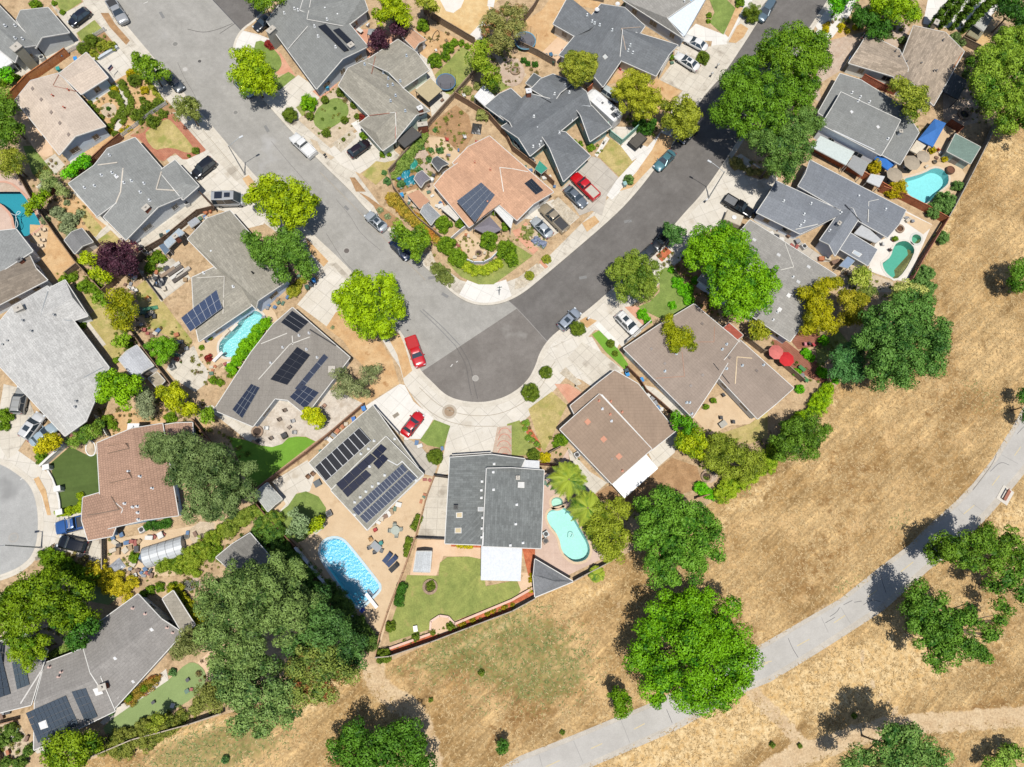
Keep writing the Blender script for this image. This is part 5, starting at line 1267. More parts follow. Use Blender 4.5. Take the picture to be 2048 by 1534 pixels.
h1=House('slate grey roofed house with beige chimney stack in the top left corner',RG,'b9bdbb',[('gg # -80,-70 75,90 30,125 -100,20 -90,-20 54,107',2.9,4.4),('gg A 385,60 555,260 285,385 130,160 190,115 345,310',2.85,4.2)])
h1.chimney('A 150,400',(1.5,1.2),.7,50,'b5b09d',brick=False,down=LZ);h1.vents('A 45,210 125,210 125,310 185,315');h1.door('A 560,290','A 590,330')
h2=House('house with pale pinkish roof and light blue gable wall',RPINK,'b9c8d6',[('gg A 470,585 845,1010 475,1240 120,800 250,650 605,1095',2.85,4.4),('gg A 470,590 690,420 865,620 650,755 425,690 775,520',2.9,4.1)])
h2.boxvents('A 262,710 332,797 412,900 480,985 550,1077','9b8c82',.5);h2.vents('A 550,725 425,770 517,866','c05a3c');h2.lines('A 475,590 425,685|A 430,690 630,735','a8735c',.12,'valley_flashing')
h3=House('house with mid grey hipped roof and brick chimney beside the street lamp',RG,'c2c6c8',[('s # 215,297 270,275 371,391 316,414 252,480 207,434 194,433 137,367 188,331 240,332 233,405|2.85 2.85 2.85 4.6 2.85 2.85 2.85 2.85 3.3 4.6 3.4|bcdj abji ijkgh kjdef',),('gh # 318,342 350,320 398,372 366,400 318,378 372,368',2.9,3.7)])
h3.chimney('E 1185,145',(1.0,.7),.8,50,down=LZ);h3.lines('A 750,1325 940,1300|A 985,1345 965,1534 930,1620|A 1300,1345 1250,1515 1500,1530','d9cfc0',.2);h3.vents('A 880,1245 815,1405 900,1385 935,1410 1055,1450 995,1465 680,1505 760,1490 1155,1470 E 1200,70 1125,5');h3.skylight('A 912,1405 935,1395 958,1415 935,1435','e8eaec');h3.door('E 1300,240','E 1460,120','door')
h4=House('house with speckled taupe roof and four by two solar rows beside the curved pool',RTAN,'c6d3e6',[('gg # 460,421 580,558 512,618 375,478 418,444 517,603',2.85,4.5),('gh # 384,555 460,520 520,600 398,683 405,628 500,560',2.8,3.9)])
h4.solar('E 1450,1010 1735,785 1780,930 1525,1120',6,2,'46526c','d5d9de',.07)
h4.lines('E 1530,690 1795,675 1785,975','d2ccc0',.15);h4.vents('E 1695,480 1632,650 1868,760','eceff0');h4.chimney('E 1420,375',(.7,.6),.9,40);h4.skylight('E 2000,640 2030,620 2050,650 2025,670','2b2b2b','3b3b3b')
h5=House('house with weathered brown and grey roofs in the far left of the picture',roofmat('968a7c',.14,.35),'cfd5da',[('s # -60,540 60,512 95,560 -60,640 -60,585 72,537|2.9 2.9 2.9 2.9 4 4|abfe efcd',),('s # -60,468 32,458 66,502 0,545 -60,562|3.9 3.6 3.3 3.3 3.7|abcde',3,3,roofmat('9b9d9c',.06,.4))])
h5.chimney('E 180,560',(.6,.6),.8,45,cap='777777');h5.lines('E 0,780 200,800','c8a78f',.15)
h6=House('large house with pale white speckled shingle roof at the left edge',RWHT,'d8dbe0',[
    ('gg # 95,572 218,735 130,872 -40,690 30,622 172,842',2.9,4.6),('gh # 97,577 130,560 176,632 144,642 80,636 145,595',2.85,3.8)])
h6.skylight('E 155,1415 185,1380 220,1415 190,1460','5c5a5c','8a8a8a');h6.vents('E 190,1030 258,1115 440,985 70,1195 32,1225 # 154,803 152,814','8e9296');h6.chimney('E 165,940',(1.2,.8),.6,30,'cfc8bc',brick=False)
h6.lines('E 320,1010 575,1030|E 385,795 320,1000|E 0,1170 150,1165 130,1450|E 580,1534 830,1400|E 130,1460 200,1534','9aa0a4',.12)
h7=House('house with salmon ribbed tile roof and two tile ridge boxes beside the dark turf',RTILE,'9ab4cc',[('gg # 325,847 357,1031 204,1060 194,886 263,860 288,1045',2.9,4.7),('gg # 204,984 166,995 176,1081 225,1072 245,1018 163,1040',2.85,3.9),('gg # 385,845 386,885 328,895 326,850 350,850 352,890',2.4,2.9)])
h7.chimney('I 1080,350',(1.5,.9),.5,0,'e6e6e6',brick=False,cap='f2f2f2');h7.vents('I 1000,957 1065,985 1100,980 1105,1030 1110,1085 1122,740 1220,835 1032,700');h7.lines('I 860,500 1020,475 1035,515 865,555 860,500|I 885,740 1040,705 1055,750 885,790 885,740|I 650,1060 955,1005 890,900','7f6a58',.12)
for sp in ('I 865,505 1020,478 1033,512 865,553','I 885,742 1040,708 1055,748 887,788'):
    qq=h7.quad(sp)
    if qq:pr_=MB();q_,n_=qq;q_=q_ if (q_[1]-q_[0]).cross(q_[2]-q_[1]).dot(n_)>0 else q_[::-1];pr_.add([p-n_*.05 for p in q_]+[q_[0]+n_*.06,q_[1]+n_*.06,q_[2]+n_*.5,q_[3]+n_*.5],[(0,1,5,4),(1,2,6,5),(2,3,7,6),(3,0,4,7),(4,5,6,7)]);wp(pr_.build('roof_dormer',RTILE,uv=True),h7.root)
h8=House('house with low taupe flat roof, black pool heating mats and dark solar panels',RFLAT,'cdd3d6',[
    ('s # 585,615 700,715 612,830 575,800 550,797 506,853 428,820 502,705 545,650|3.1 3.1 3.1 3.1 3.1 3.1 3.1 3.1 3.1|abcdefghi',)])
h8.solar('F 290,950 425,1040 330,1130 200,1045',1,3,'22242a','8b8d92',.06,split=False);h8.solar('F 330,1240 435,1305 250,1545 115,1500',2,6,'20222a','4a4d55',.05);h8.solar('F 545,1295 580,1325 350,1600 310,1575',1,4,'3b4152','9ea4ad',.05)
h8.solar('J 370,0 505,70 395,200 270,105',3,3,'2c3448','9aa0a8',.05);h8.solar('I 2010,0 2080,30 1940,275 1860,205',3,4,'2a3244','8e949c',.05);h8.lines('F 40,1215 250,1130|F 290,1150 295,1225|F 20,1500 270,1220 430,1160','dad6cc',.14);h8.vents('F 345,1150 215,1245 405,1260 425,1130 120,1370 490,1325','d0d2d4');h8.chimney('F 610,1425',(.9,.9),.35,0,'e2d8cc',brick=False)
h8.lines('F 430,1100 640,1230 680,1180','2c2c2e',.2,'parapet')
h9=House('green grey roofed house with three bands of solar panels by the blue pool',RGRN,'9fb1b8',[('gg J 935,170 1340,730 890,1170 425,630 640,385 1120,960',2.9,3.5),('gg J 1040,420 1340,720 890,1165 600,850 820,630 1115,945',3.35,3.75)])
h9.solar('J 825,350 920,455 560,780 470,665',1,8,'2a2a2c','c9cccf',.12,lift=.08,split=False);h9.solar('J 915,558 963,600 690,855 640,800',1,5,'1e2236','34384a',.04);h9.solar('J 880,685 925,730 735,908 690,855',1,4,'1e2236','34384a',.04);h9.solar('J 1000,480 1050,520 975,600 925,555',1,2,'1e2236','34384a',.04);h9.solar('J 1015,560 1060,600 980,685 935,635',1,2,'1e2236','34384a',.04)
h9.solar('J 1170,640 1215,690 820,1055 770,1000',1,16,'3d4558','b9bfc6',.05,split=False);h9.solar('J 1222,695 1285,755 885,1115 830,1060',1,16,'3d4558','b9bfc6',.05,split=False);h9.lines('J 1165,615 1295,750|J 945,550 1130,650 1170,620','e4e6e6',.12,'conduit');h9.vents('J 1110,440 945,455 900,520 840,560 910,660 1030,730 980,795 930,820 880,860 835,905 790,945 790,1045 1280,770','dfe2e2');h9.lines('J 1045,420 1130,500 1340,720','2e3234',.2,'parapet');h9.door('J 960,200','J 1150,410')
h10=House('charcoal roofed house split into a lower and a higher slab with skylights',RDK,'d6d4ce',[('s # 900,915 982,909 1050,918 973,1090 890,1087|2.8 2.8 2.8 3.6 2.9|abcde',),('s J 1845,675 2045,672 K 255,690 230,1315 J 1813,1297|4.1 4.1 3.4 3.4 4.1|abcde',)])
h10.lines('J 1840,670 1815,1290','e8e8e6',.14,'gutter');h10.skylight('J 1600,1030 1652,1025 1652,1070 1602,1072','e2cfa6');h10.skylight('J 1592,1152 1645,1150 1645,1195 1590,1195','e2cfa6');h10.skylight('J 1775,985 1822,985 1822,1020 1775,1020','cfd2d2');h10.skylight('K 48,785 98,785 98,832 45,830','e9e9e4');h10.chimney('K 45,755',(.45,.45),.7,0,'dcdcd8',brick=False);h10.chimney('J 1600,990',(.5,.5),.8,0,'55575a',brick=False,cap='3a3a3a')
h10.vents('J 1808,780 1803,850 1803,910 1905,640 1898,705 1900,845 1813,1070 1808,1155 1806,1225 2035,1290 K 38,965 30,1120 88,1270','eceded');h10.door('J 1570,585','J 1880,565')
h11=House('house with smooth brown roof in two levels and a bright white patio cover',RBR,'d9d6d0',[('s K 465,175 690,-10 820,-110 1010,0 1310,375 1115,530 700,400 520,280|3 3 3 3 3 3 3 3|abcdefgh',),('gg K 700,80 1118,520 800,800 382,362 560,200 960,660',3.8,4.1)])
h11.lines('K 715,85 1115,518','f4f4f2',.22,'gutter');h11.vents('K 790,140 880,225 695,135 785,243 882,695','cf8a6c');h11.boxvents('K 605,303 733,442 855,580','d08c6a',.75);h11.vents('K 722,200 795,297','dfe4ea');h11.boxvents('K 800,600','94837a',.3)
h12=House('long taupe brown roofed house with wings round a tan patio',RBR2,'dfe3e6',[('gg # 1388,608 1480,685 1385,835 1247,697 1318,650 1437,760',2.9,4.0),('gg # 1480,680 1587,776 1515,838 1428,745 1455,713 1550,805',2.85,3.7)])
h12.lines('G 890,1255 1170,1045|G 1620,1080 1615,1200 1490,1200|G 1360,1280 1380,1475 1150,1490','b48a72',.10,'valley_flashing');h12.boxvents('G 1115,1255 1222,1372 1520,1055 1525,1465 1740,1325 1955,1430 K 1430,15','8f837b',.42);h12.vents('G 1315,1295 1222,1435 1715,1220 1680,1260 1715,1415 1840,1390 2010,1385 K 1395,150 1420,150 1437,240','c8d4dc');h12.lines('G 1920,1330 1800,1320 1785,1534','e0c8a4',.16);h12.lines('G 1610,1370 1740,1534','26262a',.12,'step_flashing');h12.door('G 900,1220','G 1090,1060')
# centre block
h13=House('grey roofed corner house with black pool heating arrays and a cream chimney',RG2,'b9c2cb',[('gg # 634,-30 736,93 633,178 533,42 580,10 685,117',2.95,4.7),('gg # 625,-60 700,-50 736,20 684,60 600,20 725,-8',2.9,4.5)])
h13.solar('B 540,105 770,-60 800,5 580,160',1,2,'26272c','55585e',.04,split=False);h13.solar('B 660,115 800,10 845,70 700,170',1,2,'26272c','55585e',.04,split=False);h13.solar('B 495,215 555,195 745,405 705,418',1,1,'26272c','55585e',.04,split=False);h13.solar('B 615,245 665,228 785,345 740,365',1,1,'26272c','55585e',.04,split=False)
h13.lines('B 440,0 408,155 700,210|B 415,210 225,430','dcd9d2',.14);h13.vents('B 310,75 338,85 228,110 555,75 470,215 498,295 638,380 655,125 570,160','eef0f0');h13.chimney('B 130,265',(1.5,.8),.8,50,'b7b5ac',brick=False,down=LZ);h13.chimney('B 765,385',(.9,.8),.8,40,'b0b4b8',brick=False,down=LZ)
h14=House('house with mottled khaki grey roof, brick chimney and khaki gazebo behind',RTAN,'cddbc8',[('gg B 895,470 1390,885 1110,1130 660,685 780,575 1300,930',2.9,4.7),('gg B 870,490 1135,315 1385,560 1180,700 1000,620 1265,430',2.9,4.4),('gh B 900,930 820,990 1015,1205 1120,1130 1115,900 960,1060',2.85,4.3)])
h14.lines('B 905,925 1120,900 1115,1110','a8705c',.13,'valley_flashing');h14.lines('B 925,590 955,450','a8705c',.13,'valley_flashing');h14.vents('B 1060,630 1090,632 1110,633 1095,680 1155,652 1055,690 1078,810 1118,768 1195,890 870,518 1020,585 1205,450','b8c4d0');h14.chimney('B 1315,890',(.8,.7),.9,30,cap='e6e6e4');h14.chimney('B 1330,985',(1.6,.7),-.3,10,down=LZ);h14.door('B 860,1060','B 1010,1215')
h15=House('house with salmon shingle roof and grey solar arrays on the street corner',RSALM,'dcdad4',[('gg # 979,272 1107,384 1034,441 905,326 942,299 1071,412',2.85,4.2),('gh # 868,371 922,322 1010,400 938,455 895,347 975,425',2.85,3.9)])
h15.solar('F 1605,75 1900,-150 1960,-40 1750,245',7,4,'5a6270','a8aeb6',.05)
h15.solar('C 98,1470 155,1430 250,1525 190,1560',3,1,'2c3038','9a9ea4',.05);h15.lines('B 1980,1534 1950,1340 2045,1350|C 0,1350 130,1375','ece6da',.13);h15.vents('B 1750,1300 1875,1360 # 975,405','d68f6e')
h16=House('house with slate roof wings, white hip lines and green walls next to the white caravan',RG3,'7fa09c',[
    ('gg # 1148,165 1182,212 1060,312 1003,253 1026,283 1166,188',2.9,4.5),('gh # 1144,207 1184,212 1223,254 1180,283 1150,225 1182,240',2.9,4.1),('gh # 1072,255 1131,264 1181,312 1127,363 1085,290 1127,305',2.9,4.3),('gg # 1106,148 1148,165 1107,205 1062,178 1085,160 1125,188',2.9,3.9),('gg # 1055,195 1110,200 1030,265 999,230 1050,193 1018,245',2.8,4.0)])
h16.lines('C 420,1050 200,1012 190,1255|C 480,995 485,828 625,850','dfe4e8',.2);h16.vents('C 425,685 340,755 458,742 175,935 378,1070 230,1140 218,1165 168,1175','eef1f1');h16.chimney('C 130,760',(.8,.8),1.1,10,cap='e8e8e8');h16.lines('C 150,730 310,820','23262a',.12,'step_flashing')
h17=House('smaller grey roofed annex between the pinkish circle and the brick chimney house',RG3,'8fb0ac',[('gg # 1022,177 1052,205 1008,240 970,212 1000,190 1030,225',2.8,3.5)])
h18=House('dark slate cross gabled house behind the yellow green trees',RG3,'d0ccbf',[('gg # 1202,8 1290,52 1206,174 1118,110 1246,20 1164,145',2.9,4.6),('gh # 1126,16 1200,42 1150,73 1106,48 1146,4 1180,58',2.9,3.9),('gg # 1243,56 1356,90 1312,152 1240,120 1243,57 1340,108',2.9,4.5)])
h18.lines('C 1060,215 875,228 910,400','b6a392',.14);h18.vents('C 600,125 640,175 660,190 800,245 945,365 928,407 965,425 680,80 700,205','e6ecee');h18.skylight('C 722,455 742,435 765,460 742,480','d8dcd8');h18.skylight('C 975,268 990,258 1008,270 992,280','e2e4e4');h18.skylight('C 1122,350 1137,340 1152,350 1137,361','e2e4e4');h18.door('C 1170,630','C 1260,470')
h19=House('house with pale taupe roof and blue gable wall at the top edge',RLG,'b4bcc4',[('gg # 1360,-60 1430,-30 1369,78 1246,0 1300,-70 1334,36',2.9,4.3)])
h19.vents('C 1375,20');h19.skylight('C 1405,-10 1440,-20 1450,5 1430,22','9fc4e8')
# right block
h20=House('house with shaggy brown shake roof and flags by its drive in the upper corner',RWOOD,'c9ccc6',[
    ('gg D 1570,410 1325,845 1000,640 1165,205 1410,275 1185,620',2.9,4.5),('gg D 795,270 1050,395 1100,640 645,505 725,380 1145,555',2.9,4.2)])
h20.vents('D 1015,412 1048,452 1395,325 1220,512 1320,572 1340,572 1103,500','55565a');h20.chimney('D 1330,200',(1.1,.7),.7,60,'b8a890',brick=False);h20.lines('D 1155,210 1045,390','c8cdd2',.12,'gutter');h20.lines('D 1555,420 1480,545','c07a4c',.12,'gutter')
h21=House('grey stepped roofed house with white side wall beside the blue gazebos',RG2,'dfe1e4',[('s # 1680,147 1722,160 1805,212 1838,265 1800,329 1765,310 1636,225|2.9 2.9 2.9 2.9 2.9 3.2 2.9|abcdefg',),('gg # 1682,184 1801,240 1762,311 1643,249 1662,214 1782,278',4.3,4.9)])
h21.lines('D 440,1005 935,1240','e6e8ea',.16,'gutter');h21.skylight('D 650,895 665,885 682,900 665,915','f2f2f2');h21.skylight('D 860,1015 877,1005 893,1022 875,1035','f2f2f2');h21.vents('D 535,818 718,812 668,745 735,780 808,820 955,1115','eef1f2');h21.chimney('D 1040,1075',(.5,.5),.9,0,'cfd4d8',brick=False)
h22=House('sprawling house with bluish grey roofs round a courtyard opening by the green pool',RBL,'c3cbd6',[
    ('gh # 1553,362 1690,425 1600,468 1513,425 1536,392 1646,445',2.9,4.3),('gg # 1620,320 1812,420 1775,475 1596,372 1608,345 1800,450',2.9,4.5),('gg H 413,385 535,512 720,225 610,105 474,440 665,155',2.95,3.9),('f H 655,325 875,460 800,590 570,455',2.5)])
h22.lines('H 220,300 435,250|H 885,60 805,78 798,275','dcdad2',.14);h22.lines('H 615,100 775,272 940,385','2b2e34',.14,'step_flashing');h22.vents('H 122,75 340,95 285,180 285,240 255,270 720,37 935,142 580,170 490,310 # 1643,328','e9eef0');h22.chimney('H 555,265',(.6,.4),.7,50,'aab0b6',brick=False);h22.skylight('H 685,465 752,500 725,525 665,490','cdd6dc')
h23=House('house with light grey shingle roof under the big street trees and lime tree',RLG,'d0d4d8',[('gg # 1500,440 1672,550 1580,683 1395,560 1450,500 1625,615',2.9,4.5)])
h23.boxvents('H 83,505 323,600 240,720 165,828 92,940 # 1508,480','e2e2e0',.6);h23.vents('H 197,683 73,963 5,965 38,1025','e6e8e8');h23.lines('H 135,410 205,600 100,625','dcd8ce',.13)
# lower left
h24=House('long house with mauve grey roof and many solar panels beside the pale artificial turf',roofmat('9d9995',.05,.4),'cfcac4',[('gg # 160,1272 276,1188 366,1266 228,1418 190,1338 330,1232',2.9,4.4),('gg # 90,1326 192,1287 230,1422 68,1500 40,1415 210,1352',2.88,4.1),('gg # -60,1300 52,1268 62,1410 -60,1440 -60,1350 95,1300',2.7,3.6)])
h24.solar('M 210,1100 530,960 635,1195 310,1340',10,5,'3c4854','5c646c',.03);h24.solar('M 575,930 690,900 785,1130 685,1175',3,4,'3c4854','5c646c',.03);h24.solar('M 100,700 190,640 240,875 140,915',3,4,'445058','5c646c',.03);h24.solar('M -60,560 0,580 90,950 -60,1000',3,6,'38424c','5c646c',.03)
h24.lines('M 900,745 1200,770|M 980,795 940,990|M 360,720 165,1030','d6d2cc',.2);h24.vents('M 947,260 1005,215 1065,265 1165,310 1340,420 1385,460 495,775 400,735 332,797 475,812','d8b8ac');h24.skylight('M 1195,430 1215,418 1235,438 1212,450','e6e8ea');h24.skylight('M 905,660 922,648 942,668 920,680','e6e8ea');h24.skylight('M 1050,845 1068,835 1085,855 1065,865','e6e8ea');h24.skylight('M 310,1180 370,1155 390,1215 330,1235','f2f2f2');h24.skylight('M 745,910 805,890 830,945 770,965','f2f2f2');h24.chimney('M 845,890',(.9,.7),.9,20)
h25=House('small annex with flat khaki roof between the mauve grey house and the giant tree',roofmat('aaa395',.05,.5),'bdb6ac',[('f M 1300,190 1385,125 1560,400 1460,465',3.0)],cat='house',name='house')
h26=House('dark taupe roofed cottage with a square glass roof light beside the giant tree',roofmat('8f8c86',.05,.5),'a9a49c',[('gg # 500,1066 546,1120 490,1165 432,1115 465,1090 520,1142',2.9,3.8)])
h27=House('low grey hipped pool house on the corner of the field fence',roofmat('8a8c8f',.06,.5),'cfcbc4',[('gh # 1070,1118 1146,1163 1070,1194 1066,1150 1068,1150 1110,1163',2.6,3.5)],cat='pool house',name='pool_house',windows=False)
h28=House('house with sandy grey roof in the far corner behind the pinkish roof',RG,'c5c8ca',[('f # -60,95 24,110 0,138 -60,145',2.6)],name='patio_cover',cat='patio cover',windows=False)

# ============================================================ TREES
T=tree
T('leafy green tree shading the kerb beside the dark grey sedan near the pinkish house','# 283,124,20 305,130,24 322,146,15 300,152,16 275,118,12',7,'mid')
T('dense olive green street tree at the end of the brick path','# 372,214,24 385,205,14 360,225,13 385,228,14',6.5,('5d6e30','939c55',None),leaf=.26)
T('big feathery yellow green tree overhanging the light blue car','# 488,120,28 512,150,34 532,170,22 478,150,24 500,175,22 510,118,24',9,('6f9a1e','a8c034',None),aspect=.4,leaf=.4)
T('round yellow green tree behind the pool heating arrays','# 780,20,32 765,35,20 800,35,22 790,5,24',8,'lime')
T('dark purple plum tree beside the grey parasol','# 757,82,20 748,90,12 768,88,12',5,'purple')
T('smaller purple plum tree by the corner of the wood fence','# 797,52,15 805,62,10 788,60,9',5,'purple')
T('dark green tree at the top of the side street kerb','# 520,0,22 550,-8,22 500,-10,20',8,'mid')
T('grey green tree with loose crown by the black fabric roof','# 855,10,18 845,-5,16 868,18,10',7,'olive')
T('bushy tree with rusty tinge beside the curving white path','# 985,45,26 1010,70,24 1025,25,24 995,90,20 1030,55,20 970,60,14',8,'rust',leaf=.26)
T('tall narrow green tree beside the lawn with the blue rimmed trampoline','# 960,108,22 972,135,24 982,158,18 968,92,15',8,('4f7a24','93a840',None))
T('very dense yellow green round tree in front of the slate cross gables','# 1160,133,34 1145,120,18 1178,120,18 1150,155,17 1172,152,16',8.5,'olive',leaf=.22,clump=.55,fill=.95)
T('dense yellow green tree with two crowns beside the white caravan','# 1262,190,32 1282,165,24 1300,197,24 1245,180,22 1285,215,26 1265,158,18',8.5,('7f8a2c','b4b84a',None),leaf=.22,clump=.55,fill=.95)
T('loose olive tree over the dark car beside the wide street','# 1362,225,30 1385,235,24 1345,245,22 1370,255,22 1335,215,16 1375,205,18',8,('66752a','a3ab48',None))
T('tall green street tree at the upper end of the dark avenue row','# 1555,90,30 1590,75,28 1625,95,30 1600,130,36 1560,130,34 1635,120,24 1640,80,18 1530,110,26',14,('386621','779a36',None),clump=1.0)
T('huge green street tree throwing black shade across the road','# 1500,145,36 1465,170,30 1490,205,44 1450,225,28 1540,185,42 1590,190,40 1530,230,42 1610,170,30 1475,250,24',15,('365f20','6f9636',None),clump=1.0)
T('bluish green conifer tree standing at the lower end of the avenue row','# 1580,250,40 1615,240,28 1600,290,34 1560,290,34 1575,330,30 1530,270,34 1545,320,22 1575,350,16',15,('37602f','709048',None),clump=.8,leaf=.26)
T('rounded olive tree in the yard between the shake roof and the stepped roof','# 1815,190,28 1832,208,24 1802,172,20 1845,190,16 1825,225,16',8.5,('5f7d2c','a2ac4c',None))
T('very large tree reaching in from the right edge above the brown field','# 1985,130,38 2015,95,38 2045,150,50 1990,190,38 2030,210,44 1975,160,28 2050,90,40 2050,240,36 2010,250,22',13,('4c7a28','90ac48',None),clump=.9)
T('tree at the top edge beside the columnar cypresses','# 1785,15,30 1815,25,26 1755,5,26 1800,-10,30',8,('5c8a24','9aba3c',None));T('small dark tree in the shady garden near the top edge','# 1740,40,22 1765,55,22 1720,25,16 1750,65,14',6,'dark')
T('bright green tree on the far kerb at the top edge of the dark street','# 1680,5,22 1700,-8,18 1665,0,12',6,'bright');T('dark shaded tree in the upper right corner','# 2025,20,30 2045,45,26 2000,0,24',8,'dark')
T('big lime green street tree casting shade over the light grey road','# 525,385,32 560,378,32 592,392,34 610,415,26 550,425,34 590,440,24 508,395,18 570,405,36 630,400,14',10.5,('6f8f18','a9bd30',None),leaf=.36)
T('dark green tree overlapping the taupe roof below the lime tree','# 505,480,24 540,500,32 585,510,34 610,540,24 560,540,26 590,485,22 520,515,20 565,475,20',9,('3f6626','6f9440',None))
T('spiky bright lime tree standing at the kerb above the red saloon','# 738,600,46 700,590,32 775,605,32 755,640,36 710,625,30 765,565,26 720,565,24 795,625,20 775,665,18 740,655,24 680,600,16',11,('6f9412','a6c424',None),leaf=.42,aspect=.4,clump=.7)
T('green tree leaning over the dark blue car on the light road','# 802,462,22 828,475,26 845,492,18 815,490,18 835,510,12 850,475,12',7.5,'mid')
T('grey green willow like tree beside the taupe flat roof','# 690,765,32 715,772,26 745,742,22 680,745,20 725,785,14',7,('68764a','98a070',None),leaf=.34,aspect=.3,dens=.55)
T('small yellow green tree on the pale rubble patio','# 625,836,18 615,828,13 636,842,14',4.5,('8fa81a','c6cc34',None));T('round grey green tree in the lawn behind the big blue pool','# 595,1045,22 585,1060,14 605,1062,15 590,1028,12',5.5,('62804c','9db283',None));T('small lime tree between the grey green tree and the stone bench','# 632,1048,14 622,1058,10 640,1040,9',3.6,'lime')
T('enormous grey green conifer covering the corner of the salmon tile roof','# 305,895,30 335,905,38 370,910,42 395,960,44 425,930,44 460,960,44 440,1000,40 480,985,28 400,1010,34 430,1030,22 355,945,26 490,940,18 465,1020,20',17,('3a562a','7f935c',None),clump=.8,aspect=.4,leaf=.3)
T('bright green round tree beside the white speckled roof','# 235,765,34 255,785,28 218,755,24 215,785,24 245,795,22 262,760,20',8,('5a8c20','93bd3c',None));T('tall oval grey green shrub tree near the salmon chimney roof','# 290,800,18 290,820,17 292,785,12',5,('6c7858','99a37c',None),leaf=.2)
T('spreading yellow green tree in the bare yard','# 335,785,22 355,800,26 375,822,20 340,808,18 350,775,14',6,('85951f','bcc23e',None));T('small dark green tree near the beige flat roof corner','# 411,832,16 420,825,10',5,'mid')
T('dark purple leaved tree between two back yards','# 232,515,34 250,500,22 215,525,22 245,535,24 262,520,18 225,495,20',8,'purple',leaf=.28)
T('yellow green small tree left of the purple tree','# 176,518,15 168,512,9',4,'lime');T('lime ground tree below the purple tree','# 195,548,15 212,556,12 185,545,8',4,'lime')
T('tall golden green tree by the fence of the dry lawn','# 240,598,24 250,625,24 245,650,18 232,615,20 255,605,16',7,('6f7d1a','a3a332',None));T('small green tree touching the fence beside the golden one','# 200,597,14 210,605,9',4.5,'mid');T('green tree by the white shed roof','# 240,683,13 250,676,9',4,('5c8a2a','8fb040',None))
T('dense bright green dome tree in the toy filled yard','# 322,697,26 310,690,15 335,695,15 325,712,16',5.5,('4c8420','7fb03c',None),leaf=.2,clump=.5)
T('dark green tree at the left edge above the olive round tree','# 0,225,30 20,250,26 10,270,24 -5,200,24 38,262,12',8,('456a24','6f9038',None));T('olive round tree at the left edge','# 22,322,24 10,335,16 35,335,14 20,305,14',6,'olive',leaf=.22)
T('bright green tree at the left edge beside the white corrugated roof','# 8,148,15 18,158,8',4.5,'bright');T('green tree between the pale alley and the white oleander','# 140,345,15 150,335,12 165,325,13 168,318,12',4.5,'bright')
T('white flowering oleander near the turquoise pool','# 105,365,22 90,375,14 120,378,14',3.6,'oleander',leaf=.2);T('green tree over the fence by the turquoise pool','# 72,400,16 62,412,13 85,392,12 60,425,8',5,('5c8420','8fab38',None))
T('pink and white oleander along the diagonal path by the dark turf','# 160,875,16 180,860,18 195,850,12 148,885,12',3.4,'pink',leaf=.2);T('spiky yellow green tree at the kerb of the lower cul de sac','# 95,885,20 110,880,13 85,900,13',4.6,('9a9c24','c9c044',None),aspect=.3,leaf=.5)
T('broad green tree at the left edge above the pale turf','# 25,1190,36 65,1180,38 105,1170,34 60,1225,36 20,1230,34 100,1215,36 150,1190,30 140,1225,32 170,1235,26 30,1265,26',10,('466c1c','7d9832',None));T('darker tree over the mauve grey roof edge','# 150,1270,24 175,1250,22 130,1250,22 165,1285,14',8,'dark')
T('leaning olive green tree covering the corner solar panels','# 50,1290,26 80,1280,24 60,1315,22 35,1305,18 85,1305,14',8,('5f8a1e','92ab3c',None),leaf=.25);T('wispy grey olive tree at the gable end of the mauve roof','# 372,1290,24 360,1305,17 390,1280,17 370,1272,14',6,('5f6a34','8f965c',None),aspect=.35)
T('giant grey green tree with pale leaf tips left of the big pool','# 440,1180,42 480,1160,40 530,1150,40 460,1230,46 520,1200,50 580,1170,40 560,1240,52 500,1270,48 430,1260,34 450,1300,34 420,1215,26 600,1210,40',19,('3f5f2c','869e5c',None),clump=.9,leaf=.36,aspect=.4)
T('dark green part of the tree mass against the pool wall','# 640,1200,30 630,1240,40 660,1270,38 690,1300,34 600,1290,34 710,1320,22 650,1225,30',14,('30562a','608446',None),clump=.9)
T('giant tree with rusty pink flower heads at the fence corner','# 620,1320,44 660,1340,38 600,1370,40 640,1385,30 690,1345,28',14,'redtree',clump=.9,leaf=.3)
T('grey green tree reaching down into the straw field','# 470,1340,42 520,1330,40 500,1390,42 550,1380,36 540,1420,30 490,1440,34 460,1385,28 580,1430,22 515,1465,20',15,('456a36','86a05e',None),clump=1.0)
T('dark tree at the bottom edge below the many solar panels','# 105,1500,26 140,1485,28 175,1480,24 120,1525,26 165,1515,26 195,1490,14',7,('4f7a1e','8aa238',None));T('olive bush tree beside the pale turf and giant tree','# 410,1395,22 435,1400,20 395,1410,16 425,1380,15',5,('667034','949a54',None),aspect=.4);T('small green tree in the border below the pale turf','# 312,1445,15 322,1436,10',4.5,('5c7a28','9aa648',None))
T('dark green forked tree in the straw at the bottom edge','# 690,1490,34 715,1465,28 760,1505,42 805,1465,30 825,1500,34 720,1525,38 845,1525,24 780,1490,34',8,('33601e','628c36',None),clump=.9)
T('tiny dark round tree alone in the field left of the bicycle path','# 1003,1493,13',3,'dark',limbs=True,clump=.4,leaf=.22);T('small lone tree beside the bicycle path','# 1238,1402,22 1250,1395,13 1228,1390,13 1240,1420,14',5,('3f7020','72982c',None),leaf=.26)
